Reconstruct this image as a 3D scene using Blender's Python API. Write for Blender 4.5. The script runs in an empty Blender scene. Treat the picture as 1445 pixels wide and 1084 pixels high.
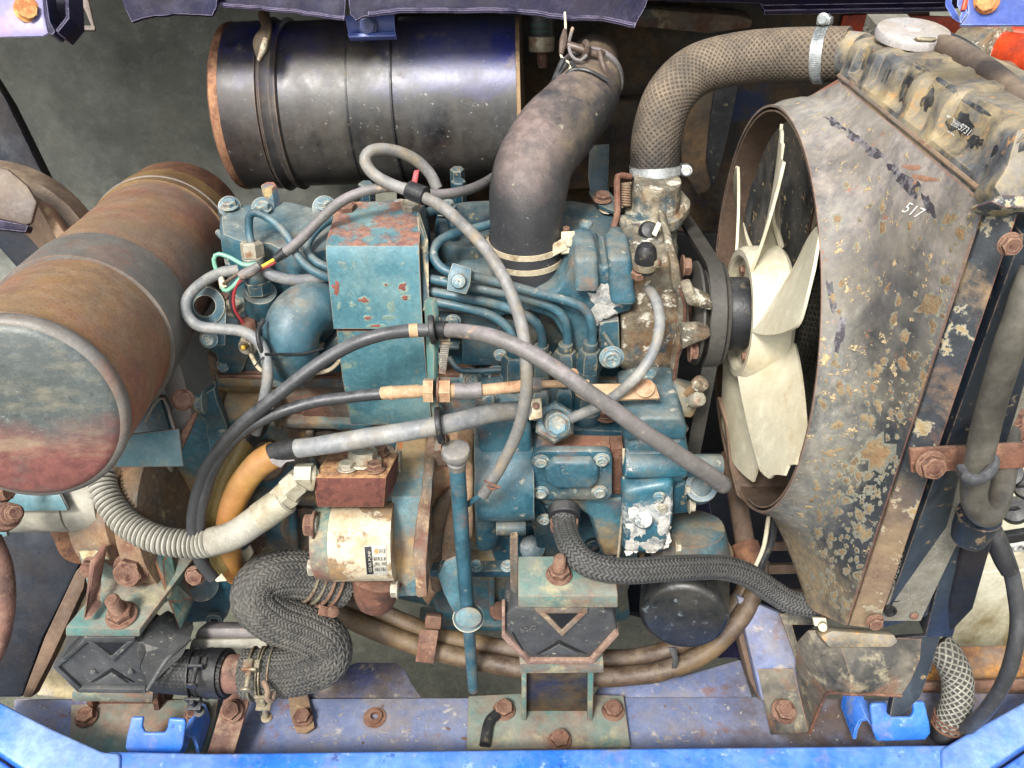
import bpy, bmesh, math, random
import numpy as np
from mathutils import Vector, Matrix, Quaternion
from mathutils import noise as mnoise
random.seed(7)
rad = math.radians
SC = bpy.context.scene
COL = SC.collection

# ------------------------------------------------------------------ camera
TH = rad(40.0)
FPX, CX, CY = 1303.0, 722.5, 542.0          # focal length and centre, in photograph pixels
CAM = Vector((0.0, -0.728, 0.611))
RIGHT = Vector((1, 0, 0)); UP = Vector((0, math.sin(TH), math.cos(TH))); FWD = Vector((0, math.cos(TH), -math.sin(TH)))
cam_data = bpy.data.cameras.new('camera')
cam = bpy.data.objects.new('camera', cam_data); COL.objects.link(cam)
cam.location = CAM
cam.rotation_euler = (rad(90) - TH, 0, 0)
cam_data.sensor_fit = 'HORIZONTAL'; cam_data.sensor_width = 36.0
cam_data.lens = 36.0 * FPX / 1445.0
cam_data.clip_start = 0.02; cam_data.clip_end = 200
SC.camera = cam

# ------------------------------------------------------------------ light
SUN_EL, SUN_AZ = rad(52), rad(205)           # azimuth clockwise from +y
world = bpy.data.worlds.new('World'); SC.world = world
world.use_nodes = True
wn = world.node_tree
wn.nodes.clear()
wo = wn.nodes.new('ShaderNodeOutputWorld'); wb = wn.nodes.new('ShaderNodeBackground'); sky = wn.nodes.new('ShaderNodeTexSky')
sky.sky_type = 'NISHITA'; sky.sun_disc = False
sky.sun_elevation = SUN_EL; sky.sun_rotation = SUN_AZ
sky.air_density = 1.0; sky.dust_density = 4.0; sky.ozone_density = 0.6
hs = wn.nodes.new('ShaderNodeHueSaturation'); hs.inputs['Saturation'].default_value = 0.22      # thin overcast
wn.links.new(sky.outputs[0], hs.inputs['Color']); wn.links.new(hs.outputs[0], wb.inputs[0]); wb.inputs[1].default_value = 0.11
wn.links.new(wb.outputs[0], wo.inputs[0])
sun_d = bpy.data.lights.new('sun', 'SUN'); sun_d.energy = 2.0; sun_d.angle = rad(12); sun_d.color = (1.0, 0.96, 0.90)
sun = bpy.data.objects.new('sun', sun_d); COL.objects.link(sun)
_sd = Vector((math.sin(SUN_AZ) * math.cos(SUN_EL), math.cos(SUN_AZ) * math.cos(SUN_EL), math.sin(SUN_EL)))
sun.rotation_euler = (-_sd).to_track_quat('-Z', 'Y').to_euler()
sun.location = _sd * 3
SC.view_settings.view_transform = 'Standard'; SC.view_settings.look = 'None'
SC.view_settings.gamma = 1.0; SC.view_settings.use_curve_mapping = False
SC.view_settings.exposure = 1.3
SC.cycles.max_bounces = 6; SC.cycles.diffuse_bounces = 3; SC.cycles.glossy_bounces = 3
SC.cycles.transmission_bounces = 4; SC.cycles.caustics_reflective = False; SC.cycles.caustics_refractive = False
SC.cycles.use_denoising = True

# ------------------------------------------------------------------ where things stand
def ray(px, py):
    return FWD + RIGHT * ((px - CX) / FPX) + UP * ((CY - py) / FPX)
def D(px, py, d): return CAM + ray(px, py) * d
def Y(px, py, y):
    r = ray(px, py); return CAM + r * ((y - CAM.y) / r.y)
def Z(px, py, z):
    r = ray(px, py); return CAM + r * ((z - CAM.z) / r.z)
def X(px, py, x):
    r = ray(px, py); return CAM + r * ((x - CAM.x) / r.x)
EX, EY, EZ = Vector((1, 0, 0)), Vector((0, 1, 0)), Vector((0, 0, 1))

# ------------------------------------------------------------------ geometry: every helper returns (verts, faces, uvs-or-None)
def from_bm(bm):
    bm.normal_update()
    bmesh.ops.recalc_face_normals(bm, faces=bm.faces[:])
    bm.verts.index_update()
    v = np.array([x.co[:] for x in bm.verts], dtype=float).reshape(-1, 3)
    f = [tuple(x.index for x in fc.verts) for fc in bm.faces]
    bm.free()
    return (v, f, None)
def prism(poly, vec, bevel=0.0, seg=2, taper=None):
    """poly: list of 3D points (front outline); vec: extrusion."""
    bm = bmesh.new(); n = len(poly)
    a = [bm.verts.new(p) for p in poly]
    c = sum((Vector(p) for p in poly), Vector()) / n
    if taper:
        b = [bm.verts.new(c + (Vector(p) - c) * taper + vec) for p in poly]
    else:
        b = [bm.verts.new(Vector(p) + vec) for p in poly]
    bm.faces.new(a); bm.faces.new(b[::-1])
    for i in range(n):
        j = (i + 1) % n
        bm.faces.new([a[j], a[i], b[i], b[j]])
    if bevel > 0:
        bm.normal_update()
        es = [e for e in bm.edges if len(e.link_faces) == 2 and e.calc_face_angle(0) > 0.3]
        bmesh.ops.bevel(bm, geom=es, offset=bevel, segments=seg, affect='EDGES', clamp_overlap=True, profile=0.5)
    big = [f for f in bm.faces if len(f.verts) > 4]
    if big: bmesh.ops.triangulate(bm, faces=big)
    return from_bm(bm)
def box(c, s, rot=None, bevel=0.0, seg=2):
    sx, sy, sz = s[0] / 2, s[1] / 2, s[2] / 2
    pts = [Vector(q) for q in ((-sx, -sy, -sz), (sx, -sy, -sz), (sx, -sy, sz), (-sx, -sy, sz))]
    vec = Vector((0, 2 * sy, 0)); c = Vector(c)
    if rot is not None:
        pts = [rot @ p for p in pts]; vec = rot @ vec
    return prism([p + c for p in pts], vec, bevel, seg)
def yprism(poly, y, t, bevel=0.003, seg=2, taper=None):      # outline on the vertical plane y, going back by t
    return prism([Y(a, b, y) for a, b in poly], Vector((0, t, 0)), bevel, seg, taper)
def zprism(poly, z, t, bevel=0.003, seg=2):                  # outline on the level z, going down by t
    return prism([Z(a, b, z) for a, b in poly], Vector((0, 0, -t)), bevel, seg)
def dprism(poly, d, t, bevel=0.002, seg=2, nrm=None):
    """outline on a plane through its centre whose normal leans; poly (px,py); t thickness away."""
    cx = sum(p[0] for p in poly) / len(poly); cy = sum(p[1] for p in poly) / len(poly)
    c = D(cx, cy, d); n = (nrm if nrm is not None else -FWD).normalized()
    pts = []
    for a, b in poly:
        r = ray(a, b); k = (c - CAM).dot(n) / r.dot(n); pts.append(CAM + r * k)
    return prism(pts, -n * t, bevel, seg)
def dpoint(px, py, c, n):
    r = ray(px, py); return CAM + r * ((c - CAM).dot(n) / r.dot(n))
def rrect(x0, y0, x1, y1, r, k=4):
    out = []
    for cx, cy, a0 in ((x1 - r, y0 + r, -90), (x1 - r, y1 - r, 0), (x0 + r, y1 - r, 90), (x0 + r, y0 + r, 180)):
        for i in range(k + 1):
            a = rad(a0 + 90 * i / k); out.append((cx + r * math.cos(a), cy + r * math.sin(a)))
    return out
def ell(cx, cy, rx, ry, n=24, a0=0, a1=360):
    m = n if a1 - a0 >= 360 else n + 1
    return [(cx + rx * math.cos(rad(a0 + (a1 - a0) * i / n)), cy + ry * math.sin(rad(a0 + (a1 - a0) * i / n))) for i in range(m)]
def frame(axis, hint=None):
    a = Vector(axis).normalized()
    h = hint if hint is not None else (EZ if abs(a.z) < 0.9 else EX)
    u = (h - a * h.dot(a)).normalized(); w = a.cross(u)
    return a, u, w
def lathe(prof, o, axis, n=32, squash=None, disp=None):
    """prof: list of (t along axis, radius)."""
    a, u, w = frame(axis); o = Vector(o)
    V = []; F = []; m = len(prof)
    ang = [2 * math.pi * i / n for i in range(n)]
    for j, (t, r) in enumerate(prof):
        for g in ang:
            rr = r + (disp(t, g) if disp else 0)
            V.append(o + a * t + u * (math.cos(g) * rr * (squash or 1)) + w * (math.sin(g) * rr))
    for j in range(m - 1):
        for i in range(n):
            k = (i + 1) % n
            F.append((j * n + i, j * n + k, (j + 1) * n + k, (j + 1) * n + i))
    if prof[0][1] > 1e-6: F.append(tuple(range(n))[::-1])
    if prof[-1][1] > 1e-6: F.append(tuple((m - 1) * n + i for i in range(n)))
    return (np.array([v[:] for v in V]), F, None)
def cyl(p0, p1, r0, r1=None, n=28, bevel=0.0012):
    p0, p1 = Vector(p0), Vector(p1); r1 = r0 if r1 is None else r1
    L = (p1 - p0).length; b = min(bevel, L * 0.3, r0 * 0.4, r1 * 0.4)
    prof = [(0, r0 - b), (b * 0.3, r0 - b * 0.3), (b, r0), (L - b, r1), (L - b * 0.3, r1 - b * 0.3), (L, r1 - b)]
    return lathe(prof, p0, p1 - p0, n)
def ring(o, axis, ro, ri, h, n=32):
    return lathe_closed([(0, ri), (0, ro - 0.0006), (0.0006, ro), (h - 0.0006, ro), (h, ro - 0.0006), (h, ri)], o, axis, n)
def lathe_closed(prof, o, axis, n=32):
    a, u, w = frame(axis); o = Vector(o); V = []; F = []; m = len(prof)
    for (t, r) in prof:
        for i in range(n):
            g = 2 * math.pi * i / n; V.append(o + a * t + u * (math.cos(g) * r) + w * (math.sin(g) * r))
    for j in range(m):
        jj = (j + 1) % m
        for i in range(n):
            k = (i + 1) % n
            F.append((j * n + i, j * n + k, jj * n + k, jj * n + i))
    return (np.array([v[:] for v in V]), F, None)
def smooth_path(P, per=10):
    """Catmull-Rom through points (numpy, any number of columns)."""
    P = np.asarray(P, float); Q = np.vstack([2 * P[0] - P[1], P, 2 * P[-1] - P[-2]]); out = []
    for i in range(1, len(Q) - 2):
        p0, p1, p2, p3 = Q[i - 1], Q[i], Q[i + 1], Q[i + 2]
        for k in range(per):
            t = k / per
            out.append(0.5 * ((2 * p1) + (-p0 + p2) * t + (2 * p0 - 5 * p1 + 4 * p2 - p3) * t * t + (-p0 + 3 * p1 - 3 * p2 + p3) * t ** 3))
    out.append(Q[-2]); return np.array(out)
def resample(C, step):
    seg = np.linalg.norm(np.diff(C[:, :3], axis=0), axis=1); s = np.concatenate([[0], np.cumsum(seg)])
    m = max(4, int(s[-1] / step)); t = np.linspace(0, s[-1], m + 1)
    return np.stack([np.interp(t, s, C[:, k]) for k in range(C.shape[1])], 1), t
def sweep(pts3, r, n=14, step=0.004, disp=None, cap='flat', per=12, smooth=True, radii=None, wob=0.0):
    P = np.array([list(p[:3]) for p in pts3], float)
    R = np.array(radii if radii is not None else [r] * len(P), float)
    P = np.column_stack([P, R])
    C = smooth_path(P, per) if smooth and len(P) > 2 else P
    C, S = resample(C, step)
    pos, rr = C[:, :3].copy(), C[:, 3].copy()
    if wob:
        for i in range(len(pos)):
            q = Vector(pos[i]); k = min(1, i / 6, (len(pos) - 1 - i) / 6); nz = mnoise.noise_vector(q * 22); pos[i] += np.array(nz[:]) * wob * k; rr[i] *= 1 + 0.05 * mnoise.noise(q * 45)
    T = np.gradient(pos, axis=0); T /= np.linalg.norm(T, axis=1)[:, None] + 1e-12
    u = np.cross(T[0], [0.1, 0.3, 0.95]); u /= np.linalg.norm(u)
    Us = [u]
    for i in range(1, len(T)):
        u = Us[-1] - T[i] * np.dot(Us[-1], T[i]); u /= np.linalg.norm(u); Us.append(u)
    Us = np.array(Us); Ws = np.cross(T, Us)
    g = np.arange(n) * 2 * np.pi / n
    rad_ = rr[:, None] * np.ones(n)[None]
    if disp is not None: rad_ = rad_ + disp(S[:, None] * np.ones(n)[None], np.ones(len(S))[:, None] * (g / (2 * np.pi))[None], S[-1])
    V = pos[:, None, :] + Us[:, None, :] * (np.cos(g)[None, :, None] * rad_[..., None]) + Ws[:, None, :] * (np.sin(g)[None, :, None] * rad_[..., None])
    m = len(S); V = V.reshape(-1, 3); F = []; UV = []
    for j in range(m - 1):
        a = j * n; b = a + n
        for i in range(n):
            k = (i + 1) % n
            F.append((a + i, a + k, b + k, b + i))
            UV.append(((S[j], i / n), (S[j], (i + 1) / n), (S[j + 1], (i + 1) / n), (S[j + 1], i / n)))
    if cap == 'flat':
        F.append(tuple(range(n))[::-1]); UV.append(tuple((0, 0) for _ in range(n)))
        F.append(tuple((m - 1) * n + i for i in range(n))); UV.append(tuple((0, 0) for _ in range(n)))
    elif cap == 'round':
        V2 = [V]; base = len(V)
        for end, sgn in ((0, -1), (m - 1, 1)):
            prev = [end * n + i for i in range(n)]
            for q in (1, 2, 3):
                al = q * np.pi / 2 / 3.3; c = pos[end] + T[end] * sgn * rr[end] * math.sin(al)
                new = c + (Us[end][None] * np.cos(g)[:, None] + Ws[end][None] * np.sin(g)[:, None]) * rr[end] * math.cos(al)
                V2.append(new); cur = [base + i for i in range(n)]; base += n
                for i in range(n):
                    k = (i + 1) % n
                    F.append((prev[i], prev[k], cur[k], cur[i]) if sgn > 0 else (prev[k], prev[i], cur[i], cur[k])); UV.append(((0, 0),) * 4)
                prev = cur
            F.append(tuple(prev) if sgn > 0 else tuple(prev[::-1])); UV.append(((0, 0),) * n)
        V = np.vstack(V2)
    return (V, F, UV)
def tub(pts, r, **k):                                         # pts (px, py, distance)
    k.setdefault('wob', 0.0011 if k.get('smooth', True) and len(pts) > 6 else 0.0)
    return sweep([D(*p) for p in pts], r, **k)
def sheet(rows, t, closed=False):
    """rows: list of equally long lists of 3D points; t: thickness (along -normal)."""
    A = np.array([[list(p) for p in r] for r in rows], float); m, n, _ = A.shape
    du = np.gradient(A, axis=1); dv = np.gradient(A, axis=0)
    N = np.cross(du, dv); N /= np.linalg.norm(N, axis=2)[..., None] + 1e-12
    B = A - N * t
    V = np.vstack([A.reshape(-1, 3), B.reshape(-1, 3)]); o = m * n; F = []
    for j in range(m - 1):
        for i in range(n if closed else n - 1):
            k = (i + 1) % n
            F.append((j * n + i, j * n + k, (j + 1) * n + k, (j + 1) * n + i))
            F.append((o + (j + 1) * n + i, o + (j + 1) * n + k, o + j * n + k, o + j * n + i))
    for i in range(n if closed else n - 1):
        k = (i + 1) % n
        F.append((k, i, o + i, o + k)); q = (m - 1) * n
        F.append((q + i, q + k, o + q + k, o + q + i))
    if not closed:
        for j in range(m - 1):
            F.append((j * n, (j + 1) * n, o + (j + 1) * n, o + j * n))
            F.append(((j + 1) * n + n - 1, j * n + n - 1, o + j * n + n - 1, o + (j + 1) * n + n - 1))
    return (V, F, None)
def subd(g, cuts=2, amp=0.0, scale=40, seed=0):
    """subdivide a piece and roughen it like a casting"""
    bm = bmesh.new(); vs = [bm.verts.new(v) for v in g[0]]
    for f in g[1]:
        try: bm.faces.new([vs[i] for i in f])
        except ValueError: pass
    bmesh.ops.subdivide_edges(bm, edges=[e for e in bm.edges if e.calc_length() > 0.012], cuts=cuts, use_grid_fill=True)
    bm.normal_update()
    for v in bm.verts:
        p = v.co * scale + Vector((seed, 0, 0))
        v.co += v.normal * (amp * mnoise.fractal(p, 1.0, 2.0, 3))
    return from_bm(bm)
def move(g, vec): return (g[0] + np.array(vec[:])[None], g[1], g[2])

# ------------------------------------------------------------------ objects
OFF = {}
def _mesh(name, geos, off):
    V = []; F = []; UV = []; base = 0; has = any(g[2] is not None for g in geos)
    for v, f, uv in geos:
        V.append(np.asarray(v, float) - np.array(off[:])[None])
        F.extend([tuple(i + base for i in q) for q in f]) if base else F.extend(f)
        if has: UV.extend(uv if uv is not None else [tuple((0, 0) for _ in q) for q in f])
        base += len(v)
    V = np.vstack(V)
    me = bpy.data.meshes.new(name); me.from_pydata([tuple(x) for x in V], [], F)
    if has:
        l = me.uv_layers.new(name='UVMap'); flat = np.array([c for q in UV for c in q], dtype=np.float32).ravel()
        l.data.foreach_set('uv', flat)
    me.validate(); me.update()
    me.polygons.foreach_set('use_smooth', [True] * len(me.polygons))
    bm = bmesh.new(); bm.from_mesh(me)
    for e in bm.edges:
        if len(e.link_faces) != 2 or e.calc_face_angle(0) > 0.62: e.smooth = False
    bm.to_mesh(me); bm.free()
    return me
def part(name, geos, mat, parent=None, label=None, kind=None):
    if isinstance(geos, tuple): geos = [geos]
    off = OFF[parent] if parent is not None else Vector(np.vstack([g[0] for g in geos]).mean(axis=0))
    me = _mesh(name, geos, off); me.materials.append(mat)
    o = bpy.data.objects.new(name, me); COL.objects.link(o)
    if parent is not None: o.parent = parent
    else: o.location = off
    OFF[o] = off
    if label: o['label'] = label
    if kind: o['kind'] = kind
    return o
def thing(name, label, cat, loc, group=None):
    o = bpy.data.objects.new(name, None); COL.objects.link(o); o.location = loc; o.empty_display_size = 0.02
    o['label'] = label; o['category'] = cat
    if group: o['group'] = group
    OFF[o] = Vector(loc); return o
def single(name, geos, mat, label, cat, group=None):
    o = part(name, geos, mat); o['label'] = label; o['category'] = cat
    if group: o['group'] = group
    return o
def struct(name, geos, mat):
    o = part(name, geos, mat); o['kind'] = 'structure'; return o
_cache = {}
def _hexmesh(kind, mat):
    key = (kind, mat.name)
    if key in _cache: return _cache[key]
    gs = []
    if kind in ('bolt', 'flange', 'nut', 'stud'):
        if kind != 'nut': gs.append(lathe([(0, 1.36), (0.10, 1.42), (0.22, 1.36), (0.30, 1.1), (0.30, 0.9)], (0, 0, 0), EZ, 24))
        n = 6; prof = [(0.2 if kind != 'nut' else 0, 1.13), (0.95, 1.13), (1.05, 0.98)]
        g = lathe(prof, (0, 0, 0), EZ, 6); gs.append(g)
        gs.append(lathe([(0.95, 1.0), (1.07, 0.97), (1.07, 0.62), (1.02, 0.55)], (0, 0, 0), EZ, 20))
        if kind in ('stud',):
            pr = []
            for i in range(16):
                t = 1.0 + i * 0.125; pr.append((t, 0.50 if i % 2 else 0.64))
            pr.append((pr[-1][0] + 0.1, 0.42)); gs.append(lathe(pr, (0, 0, 0), EZ, 20))
            gs.append(lathe([(0, 1.36), (0.2, 1.36), (0.25, 1.2)], (0, 0, 0), EZ, 24))
    elif kind == 'screw':
        gs.append(lathe([(0, 1.0), (0.25, 1.0), (0.5, 0.85), (0.62, 0.5)], (0, 0, 0), EZ, 24))
        for a in (0, 90):
            m = Matrix.Rotation(rad(a + 20), 3, 'Z'); gs.append(box((0, 0, 0.61), (0.9, 0.2, 0.06), m))
    elif kind == 'cap':                                        # round-headed bolt with cross recess, on a washer
        gs.append(lathe([(0, 1.45), (0.14, 1.45), (0.18, 1.35), (0.18, 1.0)], (0, 0, 0), EZ, 24))
        gs.append(lathe([(0.1, 1.08), (0.75, 1.06), (0.9, 0.9), (0.9, 0.74), (0.62, 0.68)], (0, 0, 0), EZ, 24))
        for a in (0, 90):
            m = Matrix.Rotation(rad(a + 35), 3, 'Z'); gs.append(box((0, 0, 0.66), (0.95, 0.2, 0.12), m))
    me = _mesh(kind + '_head', gs, Vector()); me.materials.append(mat); _cache[key] = me; return me
def bolt(parent, pos, axis, s, mat, kind='bolt', name='bolt', spin=None):
    o = bpy.data.objects.new(name, _hexmesh(kind, mat)); COL.objects.link(o); o.parent = parent
    o.location = Vector(pos) - OFF[parent]
    q = Vector(axis).to_track_quat('Z', 'Y'); q = q @ Quaternion((0, 0, 1), spin if spin is not None else random.uniform(0, 1))
    o.rotation_mode = 'QUATERNION'; o.rotation_quaternion = q; o.scale = (s, s, s); return o
def text(s, size, o, xd, yd, mat, parent, name='lettering', ex=0.0002, align='LEFT', shear=0):
    c = bpy.data.curves.new(name, 'FONT'); c.body = s; c.size = size; c.extrude = ex; c.align_x = align; c.shear = shear
    t = bpy.data.objects.new('tmp', c); COL.objects.link(t)
    bpy.context.view_layer.update()
    me = bpy.data.meshes.new_from_object(t.evaluated_get(bpy.context.evaluated_depsgraph_get()))
    bpy.data.objects.remove(t); bpy.data.curves.remove(c)
    xd = Vector(xd).normalized(); zd = xd.cross(Vector(yd)).normalized(); yd = zd.cross(xd)
    m = Matrix((xd, yd, zd)).transposed().to_4x4(); m.translation = Vector(o) - OFF[parent]
    me.transform(m); me.materials.clear(); me.materials.append(mat); me.name = name
    ob = bpy.data.objects.new(name, me); COL.objects.link(ob); ob.parent = parent; OFF[ob] = OFF[parent]; return ob

# ------------------------------------------------------------------ materials
def lin(h):
    if isinstance(h, tuple): return (*h[:3], 1)
    h = h.lstrip('#'); o = []
    for i in (0, 2, 4):
        c = int(h[i:i + 2], 16) / 255; o.append(c / 12.92 if c <= 0.04045 else ((c + 0.055) / 1.055) ** 2.4)
    return (*o, 1)
def _probit(p):
    t = math.sqrt(-2 * math.log(min(p, 1 - p))); x = t - (2.30753 + 0.27061 * t) / (1 + 0.99229 * t + 0.04481 * t * t)
    return x if p > 0.5 else -x
_seed = [0]
def M(name, base, alt=None, rough=0.6, metal=0.0, layers=(), bump=(350, 0.25), bump2=None, edge=None, ascale=14, spec=0.5, stripes=None, coat=0, alpha=None, speck=1.0, weave=None):
    """weathered paint: base colour mottled with alt, then layers (colour, scale, coverage, softness, roughness, opts)"""
    m = bpy.data.materials.new(name); m.use_nodes = True; nt = m.node_tree; nt.nodes.clear(); L = nt.links
    N = nt.nodes.new
    out = N('ShaderNodeOutputMaterial'); bs = N('ShaderNodeBsdfPrincipled'); L.new(bs.outputs[0], out.inputs[0])
    geo = N('ShaderNodeNewGeometry'); _seed[0] += 1
    def vec(off, sc=(1, 1, 1)):
        mp = N('ShaderNodeMapping'); mp.inputs['Location'].default_value = (off * 3.7 + _seed[0] * 1.31, off * 1.9, off * 2.3 + _seed[0])
        mp.inputs['Scale'].default_value = sc; L.new(geo.outputs['Position'], mp.inputs['Vector']); return mp.outputs[0]
    def noi(scale, det=5, ro=0.6, off=0, sc=(1, 1, 1), dist=0):
        n = N('ShaderNodeTexNoise'); n.inputs['Scale'].default_value = scale; n.inputs['Detail'].default_value = det
        n.inputs['Roughness'].default_value = ro; n.inputs['Distortion'].default_value = dist; L.new(vec(off, sc), n.inputs['Vector']); return n.outputs['Fac']
    def rng(x, a, b):
        r = N('ShaderNodeMapRange'); r.inputs[1].default_value = a; r.inputs[2].default_value = b; L.new(x, r.inputs[0]); return r.outputs[0]
    def mth(op, a, b):
        q = N('ShaderNodeMath'); q.operation = op; q.use_clamp = (op in ('MULTIPLY', 'ADD', 'MAXIMUM'))
        for i, x in enumerate((a, b)):
            if isinstance(x, (int, float)): q.inputs[i].default_value = x
            else: L.new(x, q.inputs[i])
        return q.outputs[0]
    def mixc(f, a, b):
        q = N('ShaderNodeMix'); q.data_type = 'RGBA'; q.clamp_factor = True
        if isinstance(f, (int, float)): q.inputs[0].default_value = f
        else: L.new(f, q.inputs[0])
        for i, x in ((6, a), (7, b)):
            if isinstance(x, tuple): q.inputs[i].default_value = x
            else: L.new(x, q.inputs[i])
        return q.outputs[2]
    def mixf(f, a, b):
        q = N('ShaderNodeMix'); q.data_type = 'FLOAT'
        L.new(f, q.inputs[0])
        for i, x in ((2, a), (3, b)):
            if isinstance(x, (int, float)): q.inputs[i].default_value = x
            else: L.new(x, q.inputs[i])
        return q.outputs[0]
    base = lin(base); alt = lin(alt) if alt else tuple(c * 0.72 for c in base[:3]) + (1,)
    col = mixc(rng(noi(ascale, 7, 0.62, 1), 0.40, 0.62), base, alt)
    col = mixc(rng(noi(ascale * 12, 5, 0.7, 2), 0.5, 0.8), col, tuple(min(1, c * 1.35 + 0.01) for c in base[:3]) + (1,))
    if speck:
        col = mixc(mth('MULTIPLY', rng(noi(430, 5, 0.7, 6), 0.60, 0.68), 0.55 * speck), col, tuple(min(1, c * 1.9 + 0.03) for c in base[:3]) + (1,))
        col = mixc(mth('MULTIPLY', rng(noi(230, 6, 0.75, 7), 0.42, 0.34), 0.6 * speck), col, tuple(c * 0.35 for c in base[:3]) + (1,))
        col = mixc(mth('MULTIPLY', rng(noi(95, 8, 0.75, 8), 0.56, 0.66), 0.35 * speck), col, tuple(min(1, c * 1.6 + 0.02) for c in base[:3]) + (1,))
    ro = mixf(rng(noi(ascale * 3, 5, 0.6, 3), 0.35, 0.65), max(0.05, rough - 0.09), min(1, rough + 0.12))
    height = noi(bump[0], 4, 0.65, 4)
    hs = [(height, bump[1])]
    if bump2: hs.append((noi(bump2[0], 4, 0.55, 5), bump2[1]))
    for i, ly in enumerate(layers):
        c, sc, cov, soft, r = ly[:5]; o = ly[5] if len(ly) > 5 else {}
        f = noi(sc, o.get('det', 8), o.get('ro', 0.7), 10 + i * 2.7, o.get('sc', (1, 1, 1)), o.get('dist', 0))
        sd = 0.085; t = 0.5 + sd * _probit(1 - cov)
        f = rng(f, t - soft * sd, t + soft * sd); pm = None
        if o.get('up'):                                        # dust and rain settle on upward faces
            sp = N('ShaderNodeSeparateXYZ'); L.new(geo.outputs['Normal'], sp.inputs[0])
            a, b = o['up'] if isinstance(o['up'], tuple) else (0.2, 0.8)
            f = mth('MULTIPLY', f, rng(sp.outputs[2], a, b))
        if o.get('pos'):                                       # a stain in one place: (axis, from, to)
            sp = N('ShaderNodeSeparateXYZ'); L.new(geo.outputs['Position'], sp.inputs[0]); ax, a, b = o['pos']
            wob = mth('ADD', sp.outputs['XYZ'.index(ax)], mth('MULTIPLY', noi(o.get('ws', 20), 4, 0.6, 31 + i), 0.0))
            nn = N('ShaderNodeMath'); nn.operation = 'MULTIPLY_ADD'; nn.inputs[1].default_value = o.get('wob', 0.08); L.new(noi(o.get('ws', 20), 5, 0.6, 31 + i), nn.inputs[0]); 
            L.new(sp.outputs['XYZ'.index(ax)], nn.inputs[2])
            pm = rng(nn.outputs[0], a + o.get('wob', 0.08) / 2, b + o.get('wob', 0.08) / 2); f = mth('MULTIPLY', f, pm)
        if 'amt' in o: f = mth('MULTIPLY', f, o['amt'])
        cc = lin(c); c2 = lin(o['c2']) if 'c2' in o else tuple(x * 0.7 for x in cc[:3]) + (1,)
        cv = mixc(rng(noi(sc * 3.1 + 60, 5, 0.7, 50 + i), 0.38, 0.62), cc, c2)
        if o.get('rim'):                                       # pale blistered rim round a rust spot
            g = noi(sc, o.get('det', 8), o.get('ro', 0.7), 10 + i * 2.7, o.get('sc', (1, 1, 1)), o.get('dist', 0))
            rm = rng(g, t - 0.5 * sd, t - 0.2 * sd)
            col = mixc(mth('MULTIPLY', rm, mth('MULTIPLY', pm, o.get('rima', 0.8)) if pm is not None else o.get('rima', 0.8)), col, lin(o['rim']))
        col = mixc(f, col, cv); ro = mixf(f, ro, r)
        if o.get('h'): hs.append((f, o['h']))
    if weave:                                                  # (kind, pitch, columns, slant, crevice colour, amount): fibres over dark rubber; ring paints groove shade
        kind, pit, cols, sl, cre, am = weave
        uv = N('ShaderNodeUVMap'); su = N('ShaderNodeSeparateXYZ'); L.new(uv.outputs[0], su.inputs[0])
        def mm(op, a, b=0.0):
            q = N('ShaderNodeMath'); q.operation = op
            for i_, x_ in enumerate((a, b)):
                if isinstance(x_, (int, float)): q.inputs[i_].default_value = x_
                else: L.new(x_, q.inputs[i_])
            return q.outputs[0]
        if kind == 'lattice':
            A_ = mm('MULTIPLY', su.outputs[0], math.pi / pit); B_ = mm('MULTIPLY', su.outputs[1], math.pi * cols)
            w_ = mm('MAXIMUM', mm('ABSOLUTE', mm('SINE', mm('ADD', A_, B_))), mm('ABSOLUTE', mm('SINE', mm('SUBTRACT', A_, B_))))
            w_ = rng(w_, 0.97, 0.80)
        elif kind == 'ring':  # darkens the conduit grooves in the colour, imitating their shade
            w_ = rng(mm('SINE', mm('MULTIPLY', su.outputs[0], 2 * math.pi / pit)), -0.1, -0.7)
        else:
            tri = mm('ABSOLUTE', mm('SUBTRACT', mm('MULTIPLY', mm('FRACT', mm('MULTIPLY', su.outputs[1], float(cols))), 2.0), 1.0))
            w_ = mm('ABSOLUTE', mm('SINE', mm('MULTIPLY', mm('ADD', mm('MULTIPLY', su.outputs[0], 1.0 / pit), mm('MULTIPLY', tri, sl)), math.pi)))
            w_ = rng(w_, 0.75, 0.25)
        col = mixc(mth('MULTIPLY', w_, am), col, lin(cre))
    if edge:
        bv = N('ShaderNodeBevel'); bv.samples = 4; bv.inputs[0].default_value = edge[2] if len(edge) > 2 else 0.0014
        dt = N('ShaderNodeVectorMath'); dt.operation = 'DOT_PRODUCT'; L.new(bv.outputs[0], dt.inputs[0]); L.new(geo.outputs['Normal'], dt.inputs[1])
        e = rng(dt.outputs['Value'], 0.985, 0.88)
        e = mth('MULTIPLY', e, rng(noi(55, 6, 0.7, 77), 0.5 - edge[1] * 0.25, 0.62 - edge[1] * 0.2))
        col = mixc(e, col, lin(edge[0]))
    if metal:
        bs.inputs['Metallic'].default_value = metal
    bs.inputs['Specular IOR Level'].default_value = spec
    if coat: bs.inputs['Coat Weight'].default_value = coat; bs.inputs['Coat Roughness'].default_value = 0.15
    L.new(col, bs.inputs['Base Color']); L.new(ro, bs.inputs['Roughness'])
    h = None
    for f, k in hs:
        x = N('ShaderNodeMath'); x.operation = 'MULTIPLY'; L.new(f, x.inputs[0]); x.inputs[1].default_value = k; x = x.outputs[0]
        if h is None: h = x
        else:
            y = N('ShaderNodeMath'); y.operation = 'ADD'; L.new(h, y.inputs[0]); L.new(x, y.inputs[1]); h = y.outputs[0]
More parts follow.
